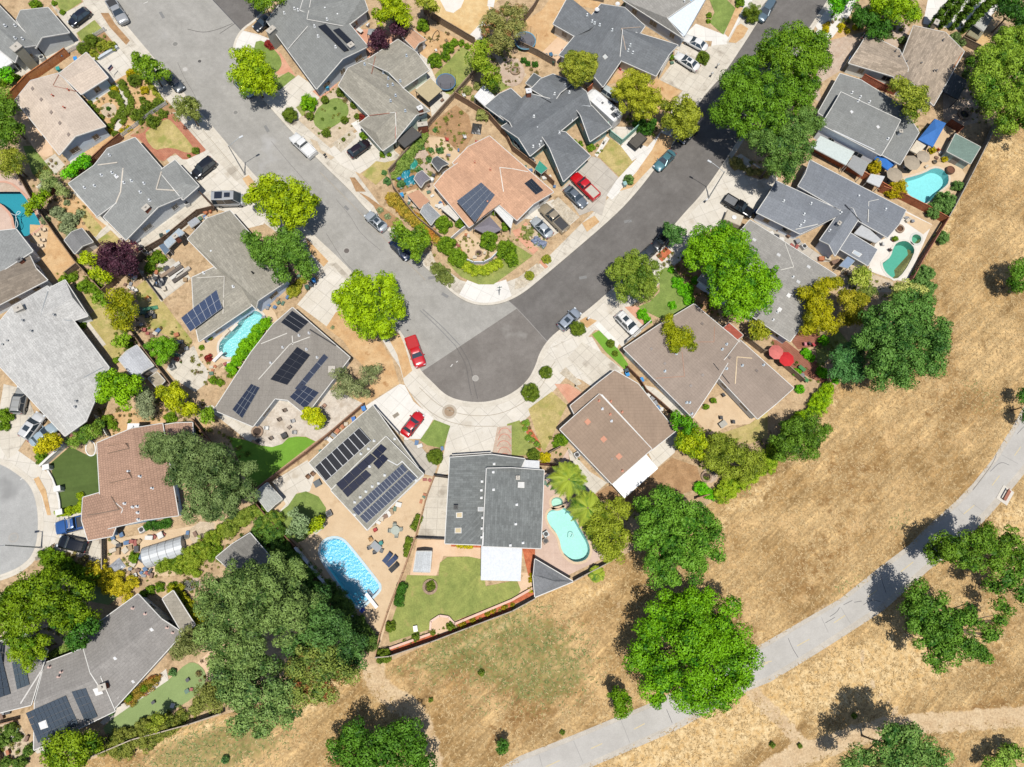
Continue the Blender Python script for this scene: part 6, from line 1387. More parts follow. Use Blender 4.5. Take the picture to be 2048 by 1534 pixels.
T('huge round bright green tree touching the bicycle path','# 1383,1300,60 1383,1225,48 1440,1255,50 1470,1310,46 1440,1370,46 1385,1385,42 1325,1360,44 1295,1300,42 1320,1245,42 1470,1355,30 1345,1200,26 1410,1200,24 1320,1395,20 1290,1335,24',11.5,('3a7416','7aab34',None),clump=1.15,leaf=.34,up=.5)
T('large green tree overhanging the brown field by the white patio cover','# 1330,1020,44 1375,1045,42 1300,1070,42 1345,1095,48 1400,1085,38 1320,1130,36 1380,1125,32 1430,1110,20 1420,1050,22 1290,1020,24 1350,1160,18',13,('3a6e22','76a042',None),clump=.9);T('olive yellow tree beside the palms and the large green tree','# 1210,1035,30 1235,1065,30 1205,1080,26 1245,1020,22 1225,1105,24 1195,1055,20',8,('647c28','9eaa46',None),leaf=.26)
T('dark green tree against the corner of the brown roofed house','# 1362,842,20 1378,855,18 1350,850,12',6,('377018','68a02c',None));T('golden green tree beneath the dark one by the brown house','# 1385,875,22 1372,895,20 1395,905,20 1405,885,14 1365,875,14',6,('6a9414','aab82a',None));T('wide feathery olive tree at the straw yard corner','# 1450,895,26 1480,915,28 1435,920,24 1465,945,24 1510,920,22 1500,950,20 1425,880,14',7,('667a2c','9aa848',None),aspect=.4)
T('dark green tree standing on the field edge between lime hedges','# 1595,865,30 1620,850,26 1625,885,28 1590,895,26 1565,880,22 1575,850,18 1650,860,14 1560,910,14',9,('37581c','6d8f38',None),leaf=.25)
T('largest deep green tree at the right of the houses above the field','# 1780,650,46 1820,640,44 1850,670,42 1790,700,48 1840,720,40 1760,740,42 1870,690,30 1740,680,36 1800,755,30 1850,620,28 1740,640,28 1885,650,16 1820,600,26',15,('33612a','6a9148',None),clump=.9);T('bluish green tree bulging left of the largest deep green tree','# 1690,715,28 1710,740,28 1715,695,24 1680,745,18',9,('306034','5f8e50',None),leaf=.25)
T('golden feathery tree beside the light grey shingle roof','# 1622,590,24 1645,575,20 1630,625,26 1650,650,22 1620,650,20 1665,565,18 1640,605,26',8,('7f881c','b2ae3c',None),aspect=.4,leaf=.36);T('smaller golden tree arm between the golden and deep green trees','# 1705,605,22 1715,625,20 1695,640,18 1725,600,14 1690,590,12',7,('848a24','b4ac44',None),aspect=.4)
T('small lime tree by the terrace of the green pool','# 1722,548,18 1715,560,14 1730,565,14',5,('7f9a34','b4c060',None));T('pale yellow green tree behind the corner of the pool fence','# 1800,580,16 1820,575,17 1840,585,14 1790,595,12',6,('8a9a44','c2c678',None))
T('rusty green bush tree between the two terrace trees','# 1738,585,14 1725,590,12',4,'redtree',leaf=.22)
T('large olive green round tree on the curb of the dark road','# 1268,525,28 1245,550,28 1290,545,30 1268,565,34 1250,580,22 1290,580,24 1235,530,16 1300,565,14',9,('4f7428','8ea248',None),leaf=.24,clump=.6)
T('small dark green tree over the black off road car','# 1342,470,18 1352,480,14 1335,458,13 1362,462,12',5.5,('3d6a30','6b9450',None))
T('very large vivid green tree beside the light grey shingle roof','# 1405,485,30 1440,475,32 1470,485,28 1395,515,26 1430,515,38 1475,525,38 1500,560,36 1455,565,40 1490,600,36 1530,570,26 1520,605,26 1470,615,24 1440,595,20 1540,545,16',13,('447e1c','84b336',None),clump=.85,up=.45)
T('medium olive tree growing over the front of the taupe brown roof','# 1340,655,20 1360,672,22 1378,685,16 1350,690,14 1338,638,10',6.5,('667c18','a2a836',None),leaf=.24);T('olive tree behind the vivid green tree by the red shed roof','# 1515,655,15 1525,668,13 1508,665,12',5,('6a7c22','a2a640',None))
T('dark tree in the brown field at the right edge','# 2035,550,18 2055,540,26 2030,570,16 2060,570,18',7,('3f7020','6f963c',None));T('sparse oak with bare grey limbs beside the bicycle path','# 1885,1090,28 1915,1105,28 1950,1080,28 1985,1100,26 1945,1130,24 2015,1080,26 1865,1110,18 1975,1060,18 2030,1115,28 1990,1130,22',10,('406a20','73943a',None),dens=.95,tr=.4)
T('broad sparse oak in the straw below the bench','# 1840,1205,32 1875,1220,34 1835,1250,32 1865,1275,36 1890,1305,30 1905,1250,34 1930,1290,24 1870,1320,22 1960,1300,24 1985,1270,20 1940,1240,24 1850,1240,32 1995,1240,16',11,('376824','6c923c',None),dens=.95,tr=.45);T('oak at the right edge with thin leafy arms','# 2015,1160,28 2045,1190,28 1990,1175,20 2010,1215,18 2050,1140,26',10,('3c6a24','6c923c',None),dens=.7)
T('bluish green tree over the dirt track at the bottom edge','# 1780,1475,28 1815,1472,28 1810,1505,32 1850,1500,30 1875,1520,26 1775,1515,30 1730,1515,26 1700,1528,20',12,('3f7030','7c9c54',None));T('pale green shrub tree in the bottom right corner','# 2000,1520,22 2030,1505,20 1975,1530,14',4,('5f8a30','9cba5c',None));T('dark tree cut by the right edge above the straw slope','# 2046,790,14 2056,830,16',5,'dark')
for lb,s_,h_ in (('leftmost of the slender cypresses by the shake roof chimney','D 1285,235',9),('second slender cypress from the left in the row at the top edge','D 1370,225',10),('third slender cypress from the left in the row at the top edge','D 1460,235',10),('fourth slender cypress from the left in the row at the top edge','D 1550,260',10),('rightmost of the slender cypresses beside the glass frames','D 1630,190',8)):
    q_=parse(s_)[0];p_=P(*q_);r_=empty('cypress_tree',(p_.x,p_.y,LZ),0,lb,'cypress','slender cypresses at the top edge');SEED[0]+=1
    V_,t_=leafcloud([(0,0,z_,.75*math.sin(.35+2.6*z_/h_*.95)+.12,.9) for z_ in np.arange(.7,h_,.8)],.35,.22,.9,.9,SEED[0],.2,low=-.9)
    o_=bpy.data.objects.new('crown',cloudmesh('crown',V_,t_,leafmat('3c6020','6f8f38',None)));COL.objects.link(o_);o_.parent=r_;m_=MB();m_.tube((0,0,-.1),(0,0,h_*.8),.12,.04,8);m_.build('trunk',trunkmat()).parent=r_
palm('tall feathery palm between the charcoal house and the brown house',1140,958,46,7.5,30,1)
palm('tall feathery palm leaning over the kidney shaped pool',1178,1015,44,7.0,28,2)
palm('shorter palm at the edge of the rose patio beside the olive tree',1196,1050,34,6.0,22,3)
palm('low palm with drooping fronds at the fence end by the pool house',1197,1148,17,2.6,16,4)

# ============================================================ SHRUBS AND HEDGES
B=shrubs
B('clipped round bush','# 182,82,13 166,97,12 269,161,13 245,168,8 225,189,8','hedge',1.1,ball=True,labels=['pale round bush beside the white picket on the strip lawn','dark round bush by the white picket fence below the strip lawn','biggest clipped ball beside the curving garden path','small clipped ball at the upper end of the right curved hedge','small clipped ball at the upper end of the left curved hedge'])
B('yellow green shrub','# 262,146,11 289,180,9 230,180,8 222,262,6 257,257,7 245,262,6','golden',1.0,labels=['yellow green shrub at the drive corner of the pinkish house','spiky green bush in the straw garden','pale green ball touching the left curved hedge','small lime bush below the blue gable','yellow flowering bush by the picket fence','golden tuft beside the picket fence corner'])
B('dark garden bush','# 295,214,15 276,231,16 305,242,15 315,206,11 326,227,10 391,301,8 378,312,4 284,199,7','hedge',1.0,labels=['dark round bush above the long picket fence','dark brownish round bush left of the picket fence','large dark bush at the tip of the oval dry lawn','reddish dark bush near the street corner of the garden','olive bush at the top of the brick path','green shrub inside the bend of the brick path','tiny shrub on the brick path edge','blue green agave like plant in the straw garden'])
B('small clipped bush along the pinkish house wall','# 180,205,5 187,213,5 194,221,5.5 203,234,6 221,253,7 231,269,8','hedge',1.0,ball=True)
B('tiny shrub in the middle of the gravel circle','# 217,217,4.5','dark',1)
hedge('curved clipped hedge left of the garden path','A 905,710 950,780 972,820 985,875 960,920 925,975',1.1,.7);hedge('curved clipped hedge right of the garden path','A 990,700 1030,760 1055,810 1050,860 1010,930 985,990',1.1,.7)
B('bed shrub','# 203,93,11 222,92,11 186,106,8 195,113,7 208,85,6','olive',1,labels=['wide green shrub in the brown flower bed by the drive','dark low shrub at the flower bed corner','green tuft at the left of the flower bed','reddish tuft low in the flower bed','yellow tuft at the top of the flower bed'])
hedge('thin green border along the kerb of the straw garden','A 1110,580 1190,660 1260,760 1310,820',.8,.35,'olive',vary=.4)
B('bush by the slate house','# 70,8,12 108,6,6 125,24,6 5,165,10 30,155,9','mid',1,labels=['dark bush at the top edge beside the slate house','green bush on the strip lawn at the top edge','reddish bush beside the dark hatchback drive','pale bush at the left edge below the bright tree','low ground bush beside the bright tree'])
# centre block
B('shrub','# 617,205,17',('5c9a24','93c23c',None),1.3,labels=['bright green round shrub at the edge of the gravel garden'])
B('shrub','# 580,230,15 620,233,8 689,240,8 652,266,9 650,200,8 708,210,8 682,184,10 687,279,4 714,233,6','hedge',1.1,ball=True,labels=['large olive green dome bush at the driveway corner','clipped bush at the left tip of the oval lawn','clipped bush right of the oval lawn','clipped bush below the oval lawn','clipped bush above the oval lawn','clipped bush midway along the khaki house wall','clipped bush nearest the terracotta walk along the wall','tiny shrub in the pebble rectangle','small shrub by the porch'])
B('red shrub','# 540,88,11 723,233,7','red',.9,labels=['dark red shrub beside the cream chimney','red leaved plant at the porch step'])
B('shrub','# 765,308,7 778,309,5 845,50,13 897,95,12 870,120,15 908,85,8 923,86,7 935,93,6 890,112,10','mid',1.2,labels=['clipped bush at the garage corner','small bush next to the clipped one at the garage corner','green bush near the wood fence corner','bright round bush above the trampoline lawn','large bright bush beside the shed path','dark bush on the lawn fence corner','small bush third along the lawn fence','last small bush along the lawn fence','grey green bush above the large bright bush'])
B('shrub','# 916,178,9 955,172,9 935,180,10 965,230,14 948,196,7',('7f8f4a','a9ad6a',None),1,labels=['dark flowering bush below the trampoline','yellow green bush beyond the board fence','pale bush by the white parasol','pale climbing rose on the slate house fence','small bush beside the white parasol'])
B('vegetable garden plant','# 846,252,7 880,300,8 858,319,7 842,293,8 862,300,6 870,260,5 838,340,8 775,362,9 802,368,9 768,345,6','bluegreen',1)
B('roadside bush','# 1035,87,6 1048,120,7 1056,127,6 1070,128,7 1000,50,10 1042,95,6','dark',1)
B('bushes behind caravan','# 1280,245,14 1297,258,12 1285,262,10 1305,245,9','dark',1.4,group='dark bushes behind the caravan')
B('clipped square bush between the two white cars','# 1406,115,14','hedge',1.0);B('round dark street bush by the parked blue grey car','# 1503,27,17','hedge',1.3,ball=True);B('small street tree bush beside the green bin','# 1258,359,11',('4f7a3a','7f9a58',None),1.2)
B('shrub','# 1262,10,14 1480,4,10 1418,30,6 1417,42,5 1160,288,7 1182,295,9 1150,283,5','mid',1,labels=['bush on the slate house fence at the top','lime bush at the top edge by the strip lawn','small bush beside the wooden ramp','reddish bush beside the ramp foot','bush in the porch bed of the slate house','rose bush with orange blooms by the porch','small bush in the porch court'])
B('courtyard bush','# 887,447,17 920,446,11 893,490,19 915,515,19 977,480,19 1013,500,21 983,420,10 1012,451,9 1025,520,14','mid',1.3,labels=['green bush behind the white court fence','small green bush at the end of the white fence','dark green bush at the left of the round court','second dark green bush below the left one','yellow green tree bush beside the grey gazebo','dark bush right of the round court','bush against the solar roof corner','small bush at the right of the gazebo','low bush on the court corner by the front lawn'],vs=.9)
hedge('yellowish clipped hedge hugging the white court wall','F 1680,600 1760,640 1850,630 1930,590',1.8,.9,('7a9a2a','b3c24c',None));hedge('loose golden green planting along the sidewalk fence','F 1100,70 1200,170 1320,280 1430,370 1470,420',2.0,.8,('8a8c3a','c2a850','c9843c'),vary=.4);hedge('dense ivy ground cover square on the kerb','F 1440,610 1490,660 1535,710',2.6,.3,('5d6a34','7f8a4a',None),vary=.2)
hedge('feathery fennel row along the vegetable garden fence','B 1350,1090 1260,1200 1180,1330 1120,1420',2.0,1.0,('5c8034','93aa5a',None),vary=.4)
B('lavender bush','# 1072,480,9 1085,488,9','lav',.8,labels=['greyish herb bush beside the silver car','lavender bush nearest the sidewalk']);B('herb bush','# 1060,465,8 1048,456,6 1052,474,7 1000,495,9',('7a8c4a','a3a868',None),.8,labels=['green herb patch by the brick walk','small herb tuft at the white wall','orange flowering herb patch','low bush left of the brick walk'])
B('sidewalk strip bush','# 1093,518,10 1059,551,10','olive',.6,ball=True,labels=['dark green mound bush on the pebble strip','brown dried mound bush on the pebble strip']);B('kerb strip bush','# 775,433,7 760,420,7 665,655,4','grey',.7,labels=['grey green dome in the kerb rocks','brownish tuft in the kerb rocks','single small bush in the straw yard by the drive'])
# right block
B('ball','# 1155,657,15 1221,687,8.5 1230,707,6 1092,745,13 1061,785,18 870,914,16 1067,910,13','hedge',1.2,ball=True,labels=['large clipped ball at the kerb next to the silver wagon','larger clipped ball on the narrow lawn strip','smaller clipped ball on the narrow lawn strip','clipped ball on the sidewalk bend of the cul de sac','biggest bright clipped ball at the lower bend of the cul de sac','clipped ball beside the lawn wedge of the red sedan drive','dark clipped ball above the charcoal house'])
B('yellow flowering bush beside the dark clipped ball','# 1090,915,12','yellow',1);B('green bush against the brown house wall','# 1122,880,15 1112,888,8','mid',1.2,labels=['bright green bush against the brown roofed house','smaller bush left of the bright green bush'])
B('rose bush','# 1052,846,8 1050,858,6 1056,876,7 1074,888,6 1066,880,5','flower',.9,group='rose bushes along the red mulch bed')
B('shrub','# 1342,540,7 1372,580,16 1355,565,13 1378,600,12 1285,628,12 1295,640,9 1345,610,9 1390,560,8','bright',.9,labels=['small bush at the upper corner of the green front lawn','big bright bush at the right of the front lawn','bright clipped bush above the big bright bush','lower bright bush of the front lawn edge','grey green bush at the driveway end of the front lawn','second bush by the terracotta walk','low bush in front of the taupe gable','bush in the shade of the vivid tree'])
B('shrub','# 1885,475,14 1848,548,20 1835,562,13 1858,575,15 1888,405,22 1868,420,16 1915,372,11',('4a7a34','7fa35c',None),1.2,labels=['round bush growing outside the pool fence on the straw','large bush outside the lower pool fence corner','smaller bush between pool fence and large bush','bush beside the largest deep green tree','grey green bush beside the turquoise pool','dark bush beneath the grey green bush','bright bush at the field fence near the turquoise pool'])
B('shrub','# 1750,333,14 1797,378,18 1672,360,8 1890,318,6 1783,380,14 1865,300,7','golden',1.3,labels=['olive ball bush between blue gazebo and tan parasol','yellow flowering bush beside the tan parasols','low bush behind the red plank fence','tiny bush beside the solar shed','green bush left of the yellow flowering one','green bush beside the metal shed'])
B('shrub','# 1648,681,11 1612,705,10 1623,715,9 1594,745,9 1644,745,12 1672,760,8 1600,778,10','bright',1,labels=['lime bush on the red deck edge','orange flowering bush on the deck','yellow flowering bush next to the orange one','dark bush near the green toy table','blue green bush at the deck corner','bush under the blue green tree edge','dark red bush at the corner of the taupe roof'])
hedge('lime ivy hedge covering the field fence','# 1650,780 1630,815 1600,835 1570,870',2.6,1.6,('6a9a1c','a5c83c',None),vary=.3);hedge('lime creeper hedge climbing the fence near the fire pit','# 1560,880 1525,930 1480,960 1440,985',2.8,1.7,('6f9a24','a8c048',None),vary=.3);hedge('bright climbing plant at the straw yard corner','K 1500,840 1560,880 1600,900',1.8,1.2,'bright',vary=.3)
hedge('bushes under the tall pines of the avenue row','# 1470,330 1500,345 1530,350',2.2,1.0,('7f8a4a','b3a868',None),vary=.4);hedge('flower bed planting at the paver drive','# 1655,52 1650,55',1.3,.6,'orange')
B('flowering tuft','# 1683,52,8 1695,62,6 1710,55,6 1680,62,4 1652,58,7','yellow',.8,labels=['round bush at the paver bed by the sidewalk','yellow flower tuft on the paver bed','smaller yellow flower tuft right in the paver bed','tiny yellow tuft at the bed point','dark green mat beside the orange flowers'])
B('shade garden bush','# 1715,35,9 1740,75,11 1765,62,9 1778,70,8 1805,80,8 1720,50,8 1910,75,12 1925,85,8 1940,120,9 1932,148,8',('4c6a34','7f945a',None),1)
# left and lower yards
B('yard bush','# 115,425,15 140,440,17 128,455,12 160,427,9 133,405,7 142,465,12 90,440,10','grey',1.0,labels=['brownish round bush in the fenced soil yard','big dark olive bush in the middle of the soil yard','second olive bush below the first','yellow ground bush beside the dry lawn','blue grey bush at the top of the soil yard','dark bush touching the grey shed','bright bush at the fence beside the turquoise pool'])
B('yard bush','# 305,520,12 315,510,11 325,518,9 300,535,12 130,560,12 145,555,10 170,572,15 190,575,13 258,690,9 265,700,9 165,650,8 232,720,7','mid',1,labels=['leafy bush below the small solar lean to','second leafy bush below the lean to','third leafy bush by the taupe wall','low bush beside the lumber rack','green bush at the corner of the speckled roof','bush next to the corner one','grey green bush below the dark panels frame','bright bush beside the speckled house fence','brownish bush by the white shed','purple tinted bush by the white shed','dark shrub at the speckled wall','yellow bush above the bright round tree'])
hedge('bright ivy hedge between the curved pool and the taupe flat roof','E 1870,1420 1950,1300 2045,1190 F 30,1120 90,1070',2.2,1.8,('4f9420','8cc43c',None),vary=.2,dens=1.2);B('dark red bush beside the diving board','# 417,716,9','red',.8)
B('pool edge bush','# 403,695,6 425,760,9 440,765,8 470,740,7 460,750,7','mid',.9,labels=['orange flowering bush at the pool deck corner','green bush on the pale yard fence','bright bush by the alley gate','low bush at the end of the ivy hedge','bush with clutter by the flat roof'])
hedge('green strip hedge beside the sheds of the taupe house','F 270,830 310,800 360,730 410,690',1.6,.8,('7a8c2c','a8a848',None),vary=.35)
B('garden bush','# 213,840,12 225,850,10 12,830,16 8,850,12 82,918,13 340,835,13 80,905,9 450,985,10','mid',1,labels=['yellow green bush beside the white fence','dark bush beside the yellow green one','round brownish bush at the left edge by the silver wagon','white flowering bush at the left edge','dark clipped bush at the white fence end','lime bush against the tile roof','green bush behind the dark clipped one','dark bush at the giant conifer foot'])
hedge('clipped lime hedge at the edge of the dark turf','I 480,1035 560,1020 650,995',1.2,.8,('7a9a24','aabf3c',None));hedge('small lime hedge along the tile roof corner','I 655,900 665,960',1.1,.8,('7a9a24','aabf3c',None));hedge('dark green hedge along the lower cul de sac driveway','I 370,1370 450,1400 560,1470 700,1534 M 760,40',2.6,1.6,('3f6a1c','7a9a30',None),vary=.3)
B('planting bed bush','# 120,1108,5 135,1110,6 147,1112,5 160,1123,8 170,1117,7 150,1105,4',('8c6a54','a8a068',None),.8);hedge('green bush row under the tile roof eave','I 1200,1140 1340,1120',1.5,.8,'dark')
hedge('yellow flowering shrubs behind the shaded sport court','M 790,-20 900,50 1030,100',3.0,1.2,('a3a02c','d4c44c',None),vary=.3);hedge('mixed shrubs along the fence of the cluttered yard','I 1320,1430 1450,1450 1580,1510',2.4,1.2,('5a8024','93a844',None),vary=.35);hedge('garden shrubs below the giant conifer','I 1800,1170 1720,1250 1660,1310 1570,1380 1530,1400',2.6,1.4,('5c8428','9aac48',None),vary=.4);hedge('rough shrubs on the fence above the cottage','I 1850,1150 1950,1080 2030,1040',3.2,1.8,('5c7a2c','93a34c',None),vary=.4)
B('lone bush','# 267,1115,12 420,1110,14 437,1098,9 285,1190,9 300,1180,10 320,1175,10 345,1172,9','mid',1,labels=['bush beside the plastic tunnel greenhouse','dark purple bush beside the taupe cottage','bright bush at the cottage fence','bush between the red clutter and the cottage','shrub left of the dark gable','dark shrub at the dark gable','shrub with pale leaves by the rock beds'])
hedge('dark climbing hedge along the pool side wall','# 660,1170 690,1215 715,1250 740,1280',2.4,2.0,('3c5a2c','66803c',None),vary=.3);hedge('shaded shrubs between the cottage and pool wall','# 540,1060 570,1110 600,1150 630,1190',4.0,2.0,('36602a','6a8c40',None),vary=.35);hedge('garden planting between the cottage and the lawn fence','# 530,1020 545,1050 560,1080',3.2,1.5,('5a8030','8fa44c',None),vary=.4)
hedge('lower border planting of the pale turf','# 208,1498 250,1485 300,1462 345,1445 390,1420',3.0,1.2,('5c7430','92984c',None),vary=.5);hedge('flower border under the mauve roof edge','M 1060,990 1110,940 1200,880 1270,820',1.4,.5,('6a8434','a48c44','b0553c'),vary=.4);hedge('tall yellow green shrubs right of the khaki annex','M 1420,150 1480,240 1540,330 1590,370',3.4,1.8,('7a9024','b0b040',None),vary=.3)
B('turf island bush','# 431,1338,13 345,1345,8 220,1422,10 200,1500,6 450,1520,8','bluegreen',1.2,labels=['oval clipped bush on the pink gravel island','yellow green bush at the tip of the pale turf','dark bush in the small roof court','small bush at the turf end','weed clump in the straw by the bottom edge'])
B('left bottom bush','# 20,1460,14 5,1480,16 58,1500,12 40,1525,14 12,1525,12 35,1475,9',('4c7430','7f9a4c',None),1.2);hedge('green strip hedge under the leaning olive tree','M 430,680 560,580 640,530',1.6,1.0,('6a8a3c','9ab060',None),vary=.35)
hedge('clipped hedge on the cluttered pool yard fence, upper piece','J 1300,1080 1270,1150',1.1,1.0);hedge('clipped hedge on the cluttered pool yard fence, middle piece','J 1225,1250 1205,1360',1.1,1.0);hedge('dark hedge piece along the lawn fence','N 1170,100 1150,210',1.4,1.2,'dark');B('shrub','# 781,1253,11 767,1312,16 862,1171,10 832,1275,9 866,1266,5 901,1252,9','hedge',1.1,labels=['dark bush low on the lawn fence','spreading bush at the corner where the fences meet','dark round palm bush in the ringed bed of the lawn','grey bush on the brick border','pale green agave in the half round bed','flowering bush at the half round bed'])
B('brick border bush','# 925,1248,8 945,1240,7 975,1228,6 985,1222,6 1008,1215,6 1025,1210,5','orange',.8);B('bed plant','# 1062,1160,6 1061,1180,6 1063,1150,5','golden',.8);hedge('yellow flowers under the charcoal eave','J 1620,1292 1720,1295',.8,.4,'yellow')
B('field weed','# 1600,1492,5 1709,1432,6 1545,1490,6 963,1345,7 1125,1465,5 861,1400,5',('4c6a24','7a8c3c',None),.8)

# ============================================================ VEHICLES
car('silver pickup truck parked at the kerb by the planted strip at the top left','# 249,45 221,2','pickup','b9bbbc')
car('black blue hatchback parked on the short drive of the slate house','# 139,49 178,20','hatch','262a36')
car('dark grey saloon parked half under the leafy kerb tree','# 363,180 333,146','sedan','5a6166',z=.012)
car('light blue saloon half hidden under the feathery kerb tree','# 503,189 475,159','sedan','b4cbd6',z=.012)
car('black estate car on the wide drive beside the street lamps','# 387,353 428,320','suv','24262c')
car('silver camper van with roof solar panels beside the lime tree','# 491,400 429,402','van','c2c4c4',panels=((-1.3,0,1.2,1.2),(.1,0,.9,.8)),cat='van')
car('white pickup truck with white bed cover parked on the light grey street','# 585,271 627,311','pickup','f2f2f0',tonneau='ececea',z=.012)
car('dark maroon hatchback on the drive beside the pebble rectangle','# 738,282 699,311','hatch','2c1c26')
car('silver saloon parked at the kerb among rocks and grey domes','# 735,427 769,458','sedan','c2c8cc',sunroof=True,z=.012)
car('dark blue saloon partly under the green tree on the light street','# 818,516 785,481','sedan','1c2c4a',z=.012)
car('old red pickup truck with red bed cover at the cul de sac mouth','# 840,728 822,679','pickup','cf1820',tonneau='c0141c',z=.012)
car('bright red saloon on the white drive above the solar house','# 841,827 809,869','sedan','d0141c')
car('silver estate car with sunroof parked on the dark road by the clipped ball','# 1156,622 1121,656','suv','aab4c0',sunroof=True,z=.012)
car('white estate car with sunroof on the drive of the taupe house','# 1276,669 1235,627','suv','f2f2f0',sunroof=True,rack='d0d0d0')
car('black boxy off road car parked beneath the small dark tree','# 1311,495 1331,466','jeep','1e2126',z=.012)
car('charcoal hatchback almost hidden behind the olive kerb tree','# 1281,520 1306,496','hatch','3a3f46',z=.012)
car('black pickup truck with grey bed cover beside the small trailer','# 1505,430 1448,396','pickup','1a1c22',tonneau='77797c')
car('red pickup truck on the grey drive under the slate roof wing','# 1146,349 1194,396','pickup','d0141c',tonneau='c9c2b4')
car('blue grey saloon parked right beside the red pickup truck','# 1171,412 1132,375','sedan','78818a')
car('tan pickup truck with black open bed on the corner lot drive','# 1083,411 1132,461','pickup','b3a58c',tonneau='3c3c3e')
car('pale silver saloon between the herb bed and the tan pickup','# 1066,437 1101,472','sedan','c9d0d4')
car('white saloon nearest the pale gable house at the top','# 1368,73 1414,98','sedan','f2f2f0');car('white saloon with sunroof below the clipped square bush','# 1351,108 1397,138','sedan','f2f2f0',sunroof=True)
car('blue grey off road car parked at the top edge of the dark street','# 1517,44 1546,0','suv','6a7f8c',z=.012)
car('teal green saloon parked alone on the dark street','# 1312,338 1346,303','sedan','5a8c96',z=.012);car('dark car mostly hidden under the loose olive tree','# 1362,282 1391,253','sedan','20262c',z=.012)
car('white hatchback tucked between the caravan and the garage wall','# 1236,198 1206,178','hatch','dde6e4');car('dark car in the shade of the tree at the side street corner','# 510,58 546,30','sedan','2b3038',z=.012)
car('silver off road car at the left edge by the speckled roof','# 46,777 36,824','suv','bcbcb6',rack='8a8a88');car('white off road car with sunroof parked below the silver one','# 82,829 49,875','suv','f0f0ee',sunroof=True)
car('pale blue saloon with its nose under the speckled roof','# 104,856 70,884','sedan','bdd0da');car('blue pickup with ladder rack and white bonnet beside the tile house','# 125,1054 172,1042','pickup','3a6ab0',rack='d0d0d0');car('black off road car on the drive of the lower cul de sac','# 119,1082 174,1094','suv','16181e')
# caravan
c_,L_,a_=span('# 1238,247 1170,186',LZ+1.5);cv=empty('caravan',(c_.x,c_.y,LZ),R(a_),'long white caravan with roof hatches parked behind the green gate','caravan');L_=7.6;m_=MB();secs=[]
for x_,w2,zt in ((-3.8,.9,2.5),(-3.6,1.15,2.75),(-2.5,1.2,2.85),(1.8,1.2,2.85),(2.9,1.15,2.75),(3.5,1.0,2.4),(3.8,.8,1.7)):
    rg=[(x_,0,zt+.05),(x_,w2*.75,zt+.02),(x_,w2,zt-.12),(x_,w2,.55),(x_,w2*.9,.45),(x_,0,.45)];rg+=[(a,-b_,c) for a,b_,c in rg[-2:0:-1]];secs.append([Vector(v) for v in rg])
loft(m_,secs);m_.build('body',plain('f4f4f2',.35),cv);m_=MB();[m_.box((0,s_*1.205,1.3),(5.6,.02,.35)) for s_ in (-1,1)];m_.build('side_stripe',plain('8d9aa4',.4),cv)
for x_,y_,a,b_,hx in ((-2.9,.35,.9,.7,'55585c'),(-1.9,-.3,.6,.6,'4a4d50'),(.1,.1,.35,.35,'6a6a6a'),(1.0,0,.9,.7,'e4e4e4')):m_=MB();m_.box((x_,y_,2.93),(a,b_,.12));m_.build('roof_hatch',plain(hx,.5),cv)
for x_ in (-.9,.1):wheel(cv,x_,1.05,.36);wheel(cv,x_,-1.05,.36)
m_=MB();bar(m_,(3.7,.4,.5),(4.8,0,.5),.08,.1);bar(m_,(3.7,-.4,.5),(4.8,0,.5),.08,.1);m_.tube((4.7,0,0),(4.7,0,.7),.04);m_.box((4.2,0,.65),(.4,.5,.3));m_.build('tow_hitch',plain('2c2c2e',.6),cv)
def trailer(label,s,L,W,hexc,top=None,tz=1.0,box=False):
    c,_,a=span(s,LZ+.7);t=empty('trailer',(c.x,c.y,LZ),R(a),label,'trailer');m=MB()
    if box:m.box((0,0,.5+tz/2),(L,W,tz))
    else:
        m.box((0,0,.55),(L,W,.08));[m.box((0,y,.8),(L,.05,.5)) for y in (-W/2,W/2)];[m.box((x,0,.8),(.05,W,.5)) for x in (-L/2,L/2)]
    m.build('trailer_box',plain(hexc,.6),t);m=MB();m.box((0,0,.5+tz+.03 if box else 1.07),(L*.94,W*.92,.05));[m.box((x,0,(.5+tz+.06 if box else 1.1)),(.05,W*.95,.04)) for x in (-L/3,0,L/3)];m.build('cover',plain(top or hexc,.8),t)
    for y in (-W/2-.12,W/2+.12):wheel(t,0,y,.31)
    m=MB();bar(m,(L/2,.4,.45),(L/2+1.1,0,.45),.07,.08);bar(m,(L/2,-.4,.45),(L/2+1.1,0,.45),.07,.08);m.tube((L/2+1.05,0,0),(L/2+1.05,0,.6),.035);m.build('drawbar',plain('2a2a2c',.6),t);return t
trailer('black utility trailer with dark wire cover beside the green fence','# 1261,296 1288,270',3.0,1.9,'2e2f31','5c574f');t_=trailer('beige box trailer with round roof vent next to the black pickup','# 1447,433 1482,447',2.9,2.0,'c9bca6','d3c8b4',1.0,True)
m_=MB();m_.lathe((0,0,1.58),[(.4,0),(.4,.12),(.1,.16)],14);m_.build('roof_vent',plain('f2f2f0',.4),t_)

